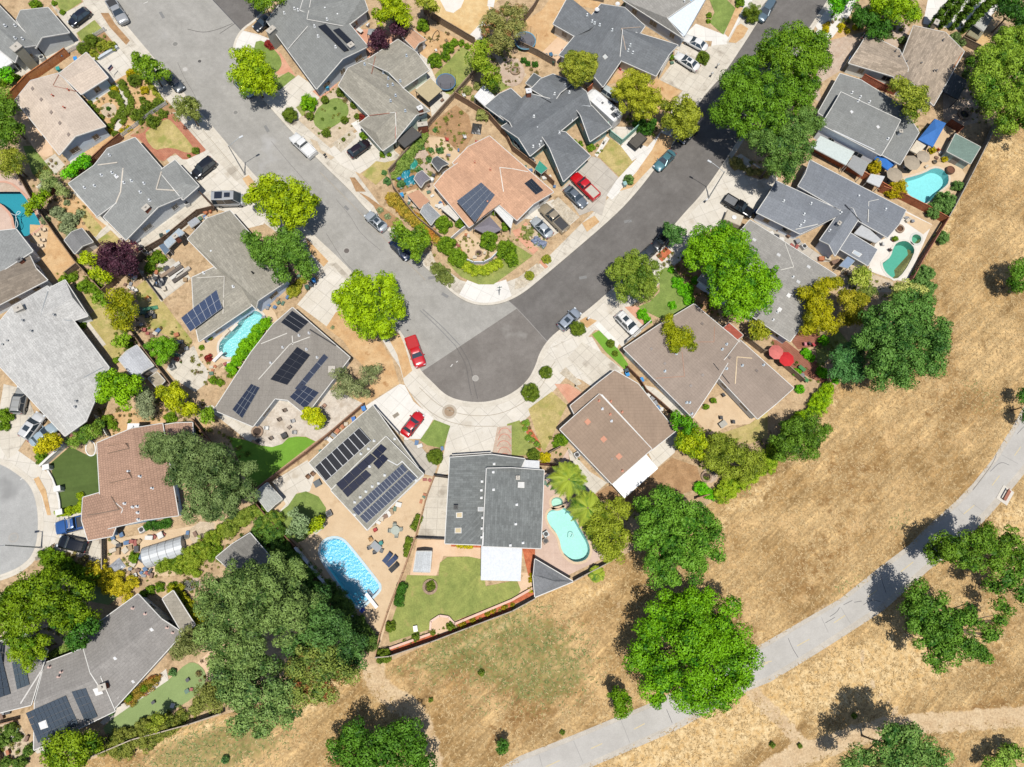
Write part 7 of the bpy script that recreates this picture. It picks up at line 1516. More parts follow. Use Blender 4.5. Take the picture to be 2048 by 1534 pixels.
# ============================================================ STREET FURNITURE, ROAD DETAILS
lamp('galvanized street lamp on the left sidewalk bending over the light street','# 490,349','# 480,275');lamp('galvanized street lamp by the dark street near the bluish conifer','# 1417,396','# 1421,324');lamp('street lamp at the lower cul de sac with arm out of frame','# 83,1095','# -5,1092')
q_=P(*parse('F 1945,825')[0]);sp_=empty('street_sign',(q_.x,q_.y,LZ),0,'blue grey sign post on the white corner ramp','sign');m_=MB();m_.tube((0,0,0),(0,0,3.4),.05,.05,10);m_.build('post',plain('5c7284',.5),sp_)
for z_,r_ in ((3.25,.2),(2.95,1.7)):m_=MB();m_.box((0,0,z_),(.75,.03,.2),r_);m_.build('name_blade',plain('2f6a50',.4),sp_)
for lb,s_,rr,hx in (('manhole cover highest on the light street','A 1402,352',.42,'8a8882'),('small double valve cover between two manholes','A 1597,490',.3,'5a5854'),('manhole cover with white paint dot beside the dark saloon','A 1481,555',.4,'c9c6c0'),('manhole cover below the olive street tree','A 1885,900',.35,'8a8882'),('rust ringed manhole cover in front of the spiky lime tree','F 725,470',.42,'6a625c'),('pale manhole cover in the middle of the cul de sac bulb','F 1755,1490',.36,'a9a49c'),('faint manhole cover in the lower left cul de sac','I 108,1228',.5,'a8a8a4'),('small lid in the asphalt near the red pickup','F 1213,1107',.18,'6a6864')):manhole(lb,s_,rr,hx)
manhole('wide brown disc cover set in the cul de sac pavement','J 1547,220',.78,'a58c70',LZ+.02,'c0b4a2');
for lb,s_,rz in (('grey utility lid on the red saloon drive','J 1120,250',35),('grey meter lid at the dome bush kerb','B 305,985',40),('concrete utility lid beside the cul de sac gap','I 310,1390',20),('grey utility lid by the long drive of the lower left','I 820,1262',0)):
    p_=P(*parse(s_)[0]);r_=empty('utility_lid',(p_.x,p_.y,LZ+.03),R(rz),lb,'utility cover');m_=MB();m_.box((0,0,.01),(1.0,.6,.03));m_.build('frame',plain('b5aa9a',.8),r_);m_=MB();m_.box((0,0,.03),(.85,.46,.012));m_.build('lid',plain('968c7e',.8),r_)
YEL=plain('dccaa0',.8);CRK=plain('55555a',.9);JNT=plain('aeaba6',.9)
for s_ in ('O 1060,1185 975,1230','O 720,1345 630,1385','O 380,1480 270,1530','P 330,510 230,565','P 615,320 525,380','P 30,685 -40,700','P 870,120 800,170','O 2045,700 1980,730','L 1650,965 1560,1040','L 1850,730 1790,810','L 2020,500 1970,570','L 1160,1420 1060,1500'):strip('road_marking',s_,.12,.026,YEL)
for s_ in ('P 160,505 195,590 240,660','P 900,0 915,60 945,150','P 460,385 535,340','P 495,335 550,300 575,260','P 605,240 675,205','P 765,240 800,215 850,200 900,215','P 690,220 750,210','O 1235,1075 1280,1185','L 1640,850 1800,640 1830,560','L 2045,340 1990,400','L 1780,700 1860,620 1930,650'):strip('path_crack',s_,.06,.027,CRK)
for s_ in ('O 870,1165 940,1340','O 490,1330 565,1500','O 215,1440 240,1534','P 580,260 660,390','P 425,340 480,460','P 760,90 800,150','L 1520,1000 1570,1050','L 1870,570 2000,640','L 1640,960 1720,1020'):strip('path_joint',s_,.09,.027,JNT)
SK1=plain('8b8a88',.9);SK2=plain('84807a',.9)
for s_ in ('F 1310,950 1450,1080 1600,1240','F 1330,940 1480,1070 1630,1230'):strip('tyre_mark',s_,.14,.020,SK1)
for s_ in ('F 1600,1245 1680,1380 1700,1534 J 1720,90','F 1630,1235 1710,1370 1740,1534 J 1770,120','A 1500,235 1620,265 1740,240 1860,190','A 1760,270 1880,190'):strip('tyre_mark',s_,.12,.021,plain('6e6a66',.9))
CR2=plain('6e6a66',.9)
for s_ in ('A 1420,500 1480,640 1560,760 1600,900 1640,960','B 120,1130 260,1300 420,1480','F 640,60 760,200 830,330 1000,470','F 560,330 700,560 860,700 1060,880','F 1000,1180 1180,1200','G 560,560 700,430 860,300 1010,170','G 300,770 470,650 600,540','C 1690,560 1560,800 1400,1190','D 60,120 200,60 300,-40'):strip('road_crack',s_,.05,.0185,CR2)
for s_ in ('F 700,120 730,150','F 1480,820 1530,850','G 540,700 600,690','A 1270,100 1300,150','B 60,1010 90,1060','G 900,250 960,240','F 1380,700 1440,690'):strip('road_patch',s_,.5,.0165,SK1)
WHP=plain('dcdad4',.8)
for s_ in ('A 1150,30 1185,15','I 165,770 200,740','F 1560,1400 1575,1380','F 1605,1365 1615,1355'):strip('road_paint',s_,.14,.022,WHP)
strip('seam','A 1700,0 1930,245',.12,.019,CRK);strip('seam','# 1016,602 1034,617 1099,689',.1,.019,plain('a19d98',.9))
for s_ in ('# 838,775 880,815 930,832 990,832 1040,812 1085,775 1105,725 1165,670','# 822,788 868,833 925,853 995,853','# 405,260 500,372 600,480 640,520','# 318,182 405,285','# 640,345 705,410 775,485 850,560'):strip('pavement_joint',s_,.09,LZ+.034,plain('b5aa98',.9))
p_=P(*parse('L 1895,890')[0],0);bn=empty('park_bench',(p_.x,p_.y,0),R(52),'park bench of red brown planks on a concrete pad by the bicycle path','bench');m_=MB();m_.box((0,0,.04),(2.6,1.9,.08));m_.build('concrete_pad',plain('e0d9cc',.8),bn)
for y_,z_,nm in ((-.12,.45,'seat'),(.28,.72,'backrest')):m_=MB();[m_.box((0,y_+k*.13 if nm=='seat' else y_+.02*k,z_+(0 if nm=='seat' else k*.13)),(1.9,.11,.04)) for k in (-1,0,1)];m_.build(nm,plain('b5745a',.6),bn)
for x_ in (-.8,.8):m_=MB();m_.box((x_,0,.26),(.08,.5,.4));m_.box((x_,.26,.6),(.07,.06,.5));m_.build('leg',plain('5a4a40',.6),bn)

# ============================================================ POOLS
pool('turquoise freeform pool cut by the left edge of the picture',PL_A,'6cbcc8','58a8b4','d9a890',rip=.2);pool('kidney pool with white glittering water beside the four by two solar roof',PL_D,'98e8ec','cdf0f2','e4dccf',rip=.9)
pool('large bright blue pool with round end and diving board',PL_B,'4cc6ee','b4e6f6','cfe6ee',rip=.9);pool('pale turquoise kidney pool beside the charcoal house',PL_C,'c4f4ee','d4f6f0','e3c9a8',rip=.12);pool('round spa pool joined to the pale kidney pool',PL_CS,'cdf4e8','d8f2e6','e3c9a8',rip=.1,depth=.8,name='spa_pool')
pool('aqua pool beside the tan parasols and straw field',PL_E,'b0eef0','b8eef0','e2d2bc',rip=.12);pool('dark green pool on the white deck inside the brown fence',PL_F,'9cd4c6','74b8a8','e6e0d4',rip=.15);pool('round green spa basin above the dark green pool',PL_FS,'5fa08c','8fb4a0','d8d8d0',rip=.1,depth=.8,name='spa_pool')
def board(lb,s_,L=2.2):
    c,l,a=span(s_,LZ+.5);r=empty('diving_board',(c.x,c.y,LZ),R(a),lb,'diving board');m=MB();m.box((0,0,.5),(L,.5,.07));m.build('plank',plain('f0f0ee',.5),r)
    for x in (.2,.8):m=MB();m.box((x,0,.24),(.12,.4,.46));m.build('stand',plain('d8d8d6',.5),r)
board('white diving board at the pointed end of the bright blue pool','N 895,170 950,240',2.6);board('short white diving board at the kidney pool near the red bush','E 1770,1290 1715,1345',2.0)
lp=P(*parse('K 365,945')[0]);
def hose(name,label,cat,s,r=.03,hexc='2c2c2c',z=.03,closed=False,base=LZ):
    pts=[p+Vector((0,0,z)) for p in PP(s,base)];pts=smooth_closed(pts,2) if closed else smooth_open(pts,2);m=MB();m.path(pts+(pts[:1] if closed else []),r);return tag(m.build(name,plain(hexc,.5)),label,cat)
hose('pool_cleaner_hose','white cleaning hose looping through the turquoise pool','pool hose','E 85,170 130,190 170,160 140,150 120,200 150,260 120,300 130,200',.05,'d8e8ea',-.02);hose('garden_hose','black garden hose lying as a loop on bare soil','hose','B 1460,240 1470,290 1430,330 1405,310 1430,260',.06,'2c2c2a',.05,True)
hose('pool_cleaner_hose','thin pale hose on the floor of the kidney pool','pool hose','K 455,1240 460,1190 500,1200 480,1240',.04,'d0f0ea',-.02)
for i_,s_ in enumerate(('J 1940,400 1960,355 2010,350 2040,390','J 1935,450 1960,400 2010,400 2040,440','J 1930,500 1955,455 2010,455 2040,500','J 1935,550 1960,505 2010,505 2040,550','J 1940,590 1965,555 2010,555 2035,590')):hose('garden_hoop','pink flexible hoop, %s from the top on the brown pavers' % ORD[i_],'hoop',s_,.05,'e0907c',.05)

# ============================================================ FENCES AND WALLS
for lb,s_,h_,hx,kw in (
 ('reddish plank fence behind the pinkish roof','A 70,855 260,655 420,545 560,445',1.9,'b8784c',{}),
 ('brown fence between the pinkish and the grey hipped house','A 600,1440 700,1370 860,1220 990,1115',1.7,'8a6048',{}),
 ('dark board fence along the dirt yards of the left blocks','E 180,-120 310,115 410,265 490,380 640,585 850,815',1.8,'7c6854',{}),('short board fence from the purple tree to the long dark fence','E 850,815 960,710 1170,520',1.7,'77634f',{}),('brown fence above the soil yard','E 310,115 400,40 500,-20',1.7,'6e4a38',{}),
 ('board fence between the dry lawn and the toy yard','E 1060,1110 1200,1300 1300,1430 1400,1560',1.7,'84705c',{}),('fence at the lower corner of the straw yard','E 560,670 650,600',1.6,'7a6a5a',{}),('grey wood fence beside the lumber racks','E 1100,590 1170,700 1300,870',1.2,'8f8272',{}),
 ('narrow alley fence between the hipped and taupe houses','E 1190,480 1330,400 1600,180 1720,150',1.6,'6f5c4c',{}),('dark slat fence from the alley to the van drive','E 1590,0 1740,160',1.6,'5c4638',{}),
 ('fence between the pale rubble patio and the solar house','J 870,175 620,390 410,560 100,790 0,880',1.8,'8f6f5a',{}),('fence between the cottage garden and the solar house yard','J -10,920 120,1080 330,1300',1.8,'7a5a48',{}),
 ('brown fence between solar house yard and charcoal house yard','J 1430,740 1370,900 1280,1230 1180,1510 N 1130,110 1060,290 1000,470 965,640',1.7,'a58468',{}),
 ('grey board fence between the brick border and the field','N 965,650 1080,640 1400,530 1700,415 2045,285 O 180,185',1.8,'a49a8c',{}),('short field fence between pool house and the low palm','O 490,45 K 560,1534 780,1420',1.7,'a0968a',{}),
 ('black gate panel beside the charcoal house drive','J 1430,740 1540,755',1.7,'4a4440',{}),('dark picket gate below the concrete side yard','J 1285,1235 1510,1245',1.5,'55504c',{}),
 ('weathered fence along the yellow straw yard','B 1345,115 1480,200 1600,270 1750,360',1.8,'8a7660',{}),('grey brown fence running past the vegetable garden to the corner','B 1750,600 1590,785 1400,1000 1200,1250 1065,1400 F 1100,-20 1200,120 1300,240 1490,390',1.7,'8f7c68',{}),('brown fence between the dirt yard and the slate house','B 1590,785 1700,850 1860,950 2000,1110 C 0,1210 170,1340 330,1490',1.7,'8a6f58',{}),
 ('weathered fence below the second trampoline','C 50,380 200,450 340,530',1.7,'8a7866',{}),('weathered fence beside the rusty bushy tree','C 90,190 170,90 230,-20',1.8,'857362',{}),('grey fence at the top behind the slate cross gables','C 620,0 730,20 740,-40',1.7,'8f8070',{}),
 ('pale green plank fence in front of the caravan','C 755,1010 780,1090 870,1160 1000,1040 1000,1000',1.6,'8fb4a6',{}),('reddish gate board near the caravan rear','C 590,760 640,710 720,750',1.6,'b0694a',{}),
 ('red brown plank fence between the stepped roof and the sprawling house','D 335,1195 480,1290 640,1375 800,1460 950,1550 H 1050,60',1.9,'b06a48',{}),('brown plank fence along the upper side of the white pool deck','H 880,0 1050,60 1230,150 1395,245',1.9,'a86848',{}),('brown slatted fence between the white pool deck and the field','H 1395,245 1330,350 1200,560 1110,725',1.9,'946452',{}),
 ('grey field fence beside the aqua pool','D 1790,1010 1700,1200 1580,1440 H 1450,150 1395,245',1.7,'9a948a',{}),('brown fence by the blue gazebo and solar shed','D 1420,1000 1520,1060 1440,1130',1.7,'7a4a38',{}),('fence between the shake roof and the stepped roof','D 740,640 890,720 1000,760',1.6,'a5604a',{}),('fence below the glass frames','D 1520,340 1660,410',1.6,'7a6a58',{}),
 ('weathered fence between the taupe roof and the red deck','G 1850,1180 1990,1290 H 0,1290 120,1400 260,1520',1.7,'8c7a66',{}),('brown fence between the brown and taupe roofed houses','G 910,1410 1000,1500 K 1060,60 1180,160 1290,260',1.5,'7c5c46',{}),('fence pieces behind the small clipped bushes of the brown house','K 290,560 380,510',1.5,'77685a',{}),('short brown fence beside the charcoal roof corner','K 215,650 360,660',1.6,'6a4438',{}),('broken fence near the fire pit','K 1460,920 1560,890',1.3,'9a7460',{}),
 ('field fence behind the pale turf and its border shrubs','M 700,1465 900,1380 1100,1295 1330,1235 1550,1175 1800,1090',1.8,'a89c8a',{}),('white bar fence beside the red oleander path','I 790,260 850,360 885,420',1.3,'ded8cc',{}),('low fence at the left lower garden','M 0,1190 160,1150',1.5,'9a7a62',{}),('brown fence at the bottom left corner','M 0,1350 50,1534',1.6,'8f7460',{}),('fence between the clutter yard and the giant conifer','I 850,1240 855,1480',1.5,'a09484',{}),
 ('brown fence below the small cottage garden trees','I 1560,290 1640,390 1760,540',1.6,'8a6a54',{}),('fence along the right of the cottage garden','I 2045,800 1990,860',1.5,'7a4a3a',{}),('board fence at the end of the trampoline lawn','B 1740,595 1760,560',1.7,'8a7660',{})):
    fence(lb,s_,h_,hx,**kw)
for lb,s_ in (('short white picket fence beside the strip lawn','A 765,300 850,248'),('white picket fence beside the dark round bush','A 550,430 690,355'),('long white picket fence between the two front gardens','A 965,1110 1100,1010 1230,910 1340,840')):fence(lb,s_,1.0,'f0f0ee','picket_fence',board=.22,gap=.11,white=True,cap=False)
fence('white panel fence at the upper end of the corner court','F 1560,395 1640,325 1705,280',1.3,'f0f0f0','panel_fence',white=True);fence('curved white panel fence round the corner court','F 1690,560 1740,580 1820,580 1880,550 1930,500',1.1,'e6ecf2','panel_fence',white=True)
fence('white masonry wall along the blue pool below the giant tree','J 330,1310 420,1420 510,1534 N 620,120 780,320 895,510',1.5,'dce0e4','garden_wall',wall=.25,white=True);fence('white wall running beside the dark turf driveway side','I 545,490 430,590 350,665',1.1,'efece6','garden_wall',wall=.25,white=True);fence('curved white kerb wall round the dark turf','I 390,690 430,760 465,850 485,940 490,1010',.35,'efece6','garden_wall',wall=.16,white=True);fence('pale blue grey wall segment by the flower bed drive','A 950,385 795,480',.5,'d4dce4','garden_wall',wall=.4,white=True)
for lb,s_ in (('white square pillar at the upper corner of the dark turf','I 370,665'),('white square pillar halfway round the dark turf','I 460,838'),('white square pillar by the clipped lime hedge','I 475,1025')):
    r_=place('gate_pillar',lb,'pillar',s_,15,zat=1.2);m_=MB();m_.box((0,0,.65),(.75,.6,1.3));m_.build('pillar_shaft',plain('efede8',.7),r_);m_=MB();m_.box((0,0,1.34),(.95,.8,.1));m_.build('cap',plain('f4f2ee',.7),r_)
fence('low brick edging wall round the half round bed','N 1395,440 1400,370 1470,325 1540,335 1590,390',.4,'e0b8a4','garden_wall',wall=.2,white=True);fence('long low brick retaining wall below the lawn','N 1060,590 1395,470',.4,'dcae96','garden_wall',wall=.22,white=True);fence('long low brick retaining wall right of the half round bed','N 1590,390 2045,200 O 190,90',.4,'dcae96','garden_wall',wall=.22,white=True)

# ============================================================ COVERS, SHEDS, GAZEBOS
CL=plain('f6f6f4',.5,.3,0,.52)
pergola('bright white ribbed patio cover on the brown roofed house','K 800,800 1075,565 1168,675 900,912',2.9,'ffffff',mat=CL,corr=.5,zl=2.6);pergola('pale corrugated patio cover over the lawn edge of the charcoal house','# 963,1092 1044,1093 1041,1162 962,1160',2.9,'dfe4ea',corr=.4,zl=2.5)
pergola('small corrugated cover at the charcoal house entrance','K 50,605 218,615 218,685 48,680',2.6,'e2e4e6',corr=.35);pergola('white corrugated lean to at the upper left edge','A -40,370 10,385 100,500 0,560',2.6,'f2f2f2',corr=.4);pergola('white patio cover beside the grey gazebo','F 1905,135 1945,85 2060,200 2040,290',2.6,'e6e6e2',corr=.5);pergola('white shade roof at the slate annex','B 1820,680 1910,770 1830,850 1745,770',2.5,'f0f0f0',corr=.3)
pergola('black pergola roof beside the shake roofed house','D 1480,575 1595,650 1520,795 1390,730',2.6,'55585c','3a3a3c',corr=.45);pergola('white tarpaulin canopy beside the stepped grey roof','D 420,1085 690,1215 625,1320 350,1175',2.4,'d3dedb',rough=.6,corr=0);pergola('grey mesh canopy next to the white tarpaulin canopy','D 690,1240 805,1300 755,1405 635,1320',2.4,'a4a6a6',corr=0);pergola('pale grey canopy below the olive ball bush','D 825,1390 935,1410 890,1495 790,1450',2.3,'d4d6d6',corr=0)
pergola('grey canopy sheet on the corner of the sprawling house','H 760,250 905,380 860,405 690,330',2.5,'c6c8c9',corr=0);pergola('light lattice cover by the glass frames in the top corner','D 1710,80 1800,140 1725,250 1640,190',2.3,'c4c4bc',corr=.4);pergola('old glass garden frame beside the lattice cover','D 1650,200 1725,260 1680,320 1590,275',.9,'9a9478','a08c70',corr=.5,name='cold_frame')
pergola('blue grey lean to sheet on the taupe house wall','E 1310,400 1430,290 1475,325 1345,450',2.2,'b4c2cc',corr=.4);pergola('grey corrugated lean to by the taupe roof edge','E 1500,245 1565,200 1600,235 1530,285',2.2,'b0b4b8',corr=.3);pergola('small solar lean to at the corner of the taupe house','E 1270,430 1310,410 1355,465 1320,500',2.1,'6f8296',corr=.5);pergola('blue grey terrace cover beside the ladder clutter','H 570,590 640,515 695,550 640,610',2.4,'8ea0b8',corr=0)
pergola('khaki canopy behind the mottled khaki roofed house','B 1275,725 1395,625 1490,720 1380,815',2.6,'c4b48e','5a5248',corr=0);pergola('flat black canopy beside the brick chimney foot','B 1120,1115 1240,1005 1325,1075 1190,1180',2.4,'5a5856','4a4848',corr=0);pergola('green fabric shade between slate and salmon roofs','C 220,1285 285,1345 235,1390 185,1350',2.2,'3f9c84',corr=0);pergola('terracotta lean to behind the corner garden wall','F 1210,20 1300,-20 1390,70 1310,135',2.2,'cc9c7c',corr=0);pergola('white bench cover between salmon roof and court','F 1480,130 1560,90 1640,190 1600,230',2.1,'e2dcd2',corr=.4)
def gazebo(label,s,h=2.9,eh=2.1,hexc='7d7a80',post='55504c',cat='gazebo'):
    pt=[P(x,y,eh) for x,y in parse(s)];c=sum(pt,Vector())/len(pt);c.z=h;r=empty('gazebo',(c.x,c.y,LZ),0,label,cat);n=len(pt);m=MB();sg=1 if sum(p.x*t.y-t.x*p.y for p,t in zip(pt,pt[1:]+pt[:1]))>0 else-1
    v=pt+[c];f=[(i,(i+1) % n,n) if sg>0 else ((i+1) % n,i,n) for i in range(n)];m.add(v,f);m.add([p-Vector((0,0,.04)) for p in v],[x[::-1] for x in f])
    v2=pt+[p-Vector((0,0,.22)) for p in pt];m.add(v2,[((i+1) % n,i,n+i,n+(i+1) % n) for i in range(n)]);wp(m.build('canopy',plain(hexc,.8,.1)),r)
    for p in pt:m=MB();m.tube((p.x,p.y,LZ),(p.x,p.y,p.z-.05),.05);wp(m.build('post',plain(post,.6)),r)
    return r
gazebo('grey fabric gazebo with cross ridge beside the corner court','F 1740,290 1870,195 1965,300 1860,350',hexc='8f8a92');gazebo('bright blue gazebo canopy beside the stepped roof, upper one','D 1335,950 1425,985 1320,1175 1200,1115',hexc='4a80c8');gazebo('bright blue gazebo canopy tucked under the stepped roof edge','D 865,1245 940,1230 1020,1305 960,1365 850,1275',hexc='3f7fd0');gazebo('grey octagonal shade above the white patio sofas','B 900,230 970,230 990,280 940,295 890,270',2.6,2.2,'a8acac',cat='parasol')
gazebo('beige cloth sail next to the upper blue gazebo','D 1190,1120 1265,1165 1200,1235 1135,1200',2.2,2.0,'e4d8c2')
parasol('pale red parasol on the brick terrace','H 75,1275',1.25,'e08078');parasol('strong red parasol next to the pale red one','H 158,1330',1.25,'d8383c');parasol('largest tan parasol near the aqua pool','D 1165,1290',1.5,'b5a894');parasol('upper tan parasol near the orange chair','D 1256,1240',1.2,'bcae9a');parasol('tan parasol nearest the yellow flowering bush','D 1025,1385',1.45,'b5a894')
trampoline('trampoline with black net and pale blue rim on the small lawn','B 1520,655',1.72,padc='5c88ac');trampoline('large trampoline with black mat and light blue rim on bare soil','C 105,325',1.95,padc='78acc4')
shed('small shed with salmon roof and white gable beside the soil yard','B 1240,225 1360,320 1270,395 1165,290 1200,255 1318,358','d39a78','e6e8ea',rm=RSALM);shed('flat grey roofed shed beside the purple tree','E 655,290 745,400 600,495 515,385 585,335 672,448','8c8c8c','c0bdb6');shed('pale grey roofed outbuilding beside the bright round tree','E 1095,1225 1230,1390 1080,1500 950,1340 1020,1280 1155,1445','c9ccd2','d8d8d8',2.3,2.8);shed('beige flat box shed below the pale outbuilding','E 1255,1440 1320,1510 1260,1570 1185,1490','b8ac96','a89c88',flat=True)
shed('barn style shed with dark shingle roof in the vegetable yard','B 1450,1250 1540,1310 1460,1370 1405,1300 1425,1275 1500,1340','6c6e72','b4a488',2.0,2.6);shed('greenhouse with clear plastic roof and wood frame in the vegetable yard','B 1330,1365 1395,1430 1320,1500 1265,1430 1297,1398 1358,1465','8e8a92','b8a890',1.9,2.5,door=False,name='greenhouse');shed('grey metal shed with translucent roof behind the corner wall','F 1370,85 1475,190 1400,265 1315,160 1345,120 1440,225','a9adb0','b8bcbe',1.9,2.4,door=False)
shed('weathered white metal shed with rust spots at the solar house yard corner','J 90,790 210,920 95,1020 -10,880 40,835 152,970','b8bab4','b8b4aa',2.0,2.3);shed('white garden shed on the pink patio','J 1285,1340 1405,1340 1390,1505 1260,1500 1345,1338 1325,1503','d6dadc','d0d0cc',2.1,2.6);shed('small red corrugated metal roof shed by the taupe house','G 1735,1045 1850,1145 1800,1185 1690,1090','b06a58','b88470',2.0,flat=True,rm=roofmat('b4604e',.1,.3));H_=shed('green grey metal shed with three solar panels beside the aqua pool','D 1500,1070 1700,1175 1620,1310 1430,1210','7f958c','98a8a0',2.2,flat=True)
H_.solar('D 1450,1205 1610,1290 1575,1335 1425,1240',3,1,'2a3c5c','d0d4d8',.07)
shed('small white shed beside the tile roof outbuilding','I 1490,375 1530,390 1535,465 1490,465','e4e8ee','e0e0e0',1.9,flat=True);shed('tiny metal shed between slate roof and fire circle','C 175,585 245,630 175,710 110,665','6a6f72','8a8a86',2.0,flat=True)
# plastic tunnel
c_,L_,a_=span('I 1150,1390 1470,1290',LZ+.8);tn=empty('tunnel_greenhouse',(c_.x,c_.y,LZ),R(a_),'long half round tunnel greenhouse in white plastic film','greenhouse');m_=MB();N_=10;LL=L_/2
ring_=lambda x:[Vector((x,math.cos(math.pi*k/N_)*1.55,math.sin(math.pi*k/N_)*1.7)) for k in range(N_+1)]
v_=ring_(-LL)+ring_(LL);m_.add(v_,[(k,k+1,N_+2+k,N_+1+k) for k in range(N_)]+[tuple(range(N_+1)),tuple(range(N_+1,2*N_+2))]);m_.build('plastic_cover',plain('d4d8da',.35,.5),tn)
for x_ in np.linspace(-LL,LL,6):m_=MB();m_.path([p*1.01 for p in ring_(x_)] if abs(x_)<.1 else [Vector((x_,p.y*1.01,p.z*1.01)) for p in ring_(x_)],.03);m_.build('hoop',plain('8a8c8e',.5),tn)

# ============================================================ YARD FURNITURE AND CLUTTER
for lb,a_,b_,hx in (('navy sun lounger leftmost of three by the fence','J 1085,1350','J 1020,1430','3a4c70'),('navy sun lounger in the middle with a white towel','J 1130,1375','J 1045,1460','3a4c70'),('black sun lounger lowest of the three','J 1140,1435','J 1070,1500','3a3a3c')):lounger(lb,a_+' '+b_.split()[1],hx)
table('grey rectangular dining table on the big pool patio','J 960,1300',(1.5,1.0),-40,'8f959a');table('round table with glass top on the big pool patio','J 1115,1170',(1.3,),0,'a9b2a4',True)
for lb,s_,rz,hx in (('tan patio chair above the dining table','J 920,1245',-60,'c0945c'),('teal patio chair right of the dining table','J 1000,1275',200,'3f9a94'),('grey patio chair left of the dining table','J 910,1310',20,'77797c'),('dark patio chair below the dining table','J 950,1345',100,'5a5c60'),('grey chair at the right lower corner of the dining table','J 1005,1335',160,'77797c'),
  ('pale chair above the round glass table','J 1110,1130',-90,'a4aaa0'),('pale chair left of the round glass table','J 1075,1175',0,'a4aaa0'),('pale chair right of the round glass table','J 1158,1165',180,'a4aaa0'),('pale chair below the round glass table','J 1125,1215',90,'a4aaa0'),('small red folding chair at the solar house wall','J 955,1168',120,'c03a3a'),
  ('wicker armchair leftmost of the pair behind the solar house','J 420,745',-40,'8a6648'),('wicker armchair right of the pair behind the solar house','J 458,722',-40,'8a6648'),('brown ottoman chair highest on the rubble patio','J 235,212',30,'7a6a5c'),('brown chair second on the rubble patio','J 192,285',30,'7a6a5c'),('slatted chair in the middle of the rubble patio','J 268,348',130,'9a8a7c'),('brown chair lowest on the rubble patio','J 125,435',40,'7a6a5c'),('white stool on the rubble patio','J 88,355',0,'f0f0ec'),('grey wire chair near the black barbecue','J 300,298',20,'b4b4b4'),('second grey wire chair near the black barbecue','J 313,390',0,'b4b4b4'),
  ('tan recliner by the grey wall of the flat roofed house','J 550,175',50,'b08a74'),('pair seat at the patio left edge','J 22,455',40,'44464c'),('white folding chair by the white parasol','B 1665,770',20,'f0f0ee'),('white plastic chair in the straw yard of the goats','B 1672,1100',10,'e8e8e8'),('red plastic chair in the dirt yard','B 1770,1145',0,'c8323c'),('round red stool in the dirt yard','B 1530,1120',0,'c8423c'),
  ('white armchair on the terracotta patio by the plum tree','B 845,185',-30,'eeeeec'),('white sofa chair on the terracotta patio','B 870,165',-30,'eeeeec'),('white sofa chair lower on the terracotta patio','B 895,205',150,'eeeeec'),('wood chair at the terracotta patio edge','B 770,225',0,'c8844c'),
  ('black patio chair by the taupe house pool, upper','E 1730,1100',40,'2c2c2e'),('black patio chair by the taupe house pool, lower','E 1685,1140',40,'2c2c2e'),('cream lounge chair by the kidney pool','E 1830,1020',40,'efe6d6'),('cream chair by the kidney pool','E 1862,985',30,'efe6d6'),('round wicker chair by the kidney pool','E 1895,965',30,'c49c6c'),('tan sun chair on the turquoise pool deck, top','E 357,305',20,'eed9bc'),('tan sun chair on the turquoise pool deck, second','E 305,345',20,'eed9bc'),('tan sun chair on the turquoise pool deck, third','E 352,388',20,'eed9bc'),('tan sun chair on the turquoise pool deck, lowest','E 335,432',20,'eed9bc'),
  ('black metal chair pair on the tan patio','K 1690,90',30,'44464a'),('small round stool on the tan patio','K 1672,272',0,'4a4c50'),('dark stool near the tan patio edge','K 1770,305',0,'4a4c50'),('orange chair near the solar shed','D 1360,1200',40,'e0603c'),('black chair on the red deck','H 330,1215',30,'3a3436'),('red chair on the red deck','H 360,1225',30,'c83c48'),('pink cushion chair on the red deck','H 295,1220',0,'e08c98'),
  ('blue folding chair beside the bright blue pool tip','N 855,280',40,'2f55b8'),('chair beside the green pool rockery','H 975,465',40,'6a4c40'),('white terrace chair at the sprawling house','H 915,420',0,'dcdcd8'),('white garden seat pair above the toy lawn, left','E 1065,775',30,'f2ece4'),('white garden seat pair above the toy lawn, right','E 1090,790',30,'f2ece4')):chair(lb,s_,rz,hx)
for lb,s_,sz,rz,hx in (('orange wooden patio table at the terracotta patio','B 765,230',(1.2,.7),-30,'c8844c'),('white coffee table between the sofas','B 830,240',(1.1,.7),-40,'e4e2dc'),('white patio table beside the vegetable garden','F 1475,110',(1.0,.8),20,'eae6de'),('low white bench table at the taupe house pool','E 1870,1080',(1.5,.5),50,'efe8dc'),('pale mat table at the taupe house pool','E 1805,1125',(1.3,.6),50,'e6d6c0'),('stone bench by the grey green tree','J 510,1160',(1.9,.5),42,'d8d2c8'),('grey lattice table on the tan patio','K 1690,320',(1.2,.9),35,'b8b4a8'),('green picnic table on the red deck yard','H 275,1410',(1.2,.6),-45,'4a8a50'),('grey table beside the green picnic table','H 270,1470',(1.0,.8),10,'8a8c8c'),('second green table at the red deck yard end','H 305,1500',(.9,.6),-45,'4a8a50'),('white square tile table in the lawn of the charcoal house','N 1275,430',(.6,.8),10,'f0efe8'),('dark table by the fire pit in the straw yard','K 1605,690',(1.4,.9),-40,'4a4a48'),('square fire table with white centre behind the solar house','J 490,795',(1.0,1.0),30,'5c6468'),('white table beside the second pool bench','F 1600,130',(.8,.8),0,'f0f0f0')):table(lb,s_,sz,rz,hx,h=.5 if 'bench' in lb or 'mat' in lb or 'tile' in lb else .74)
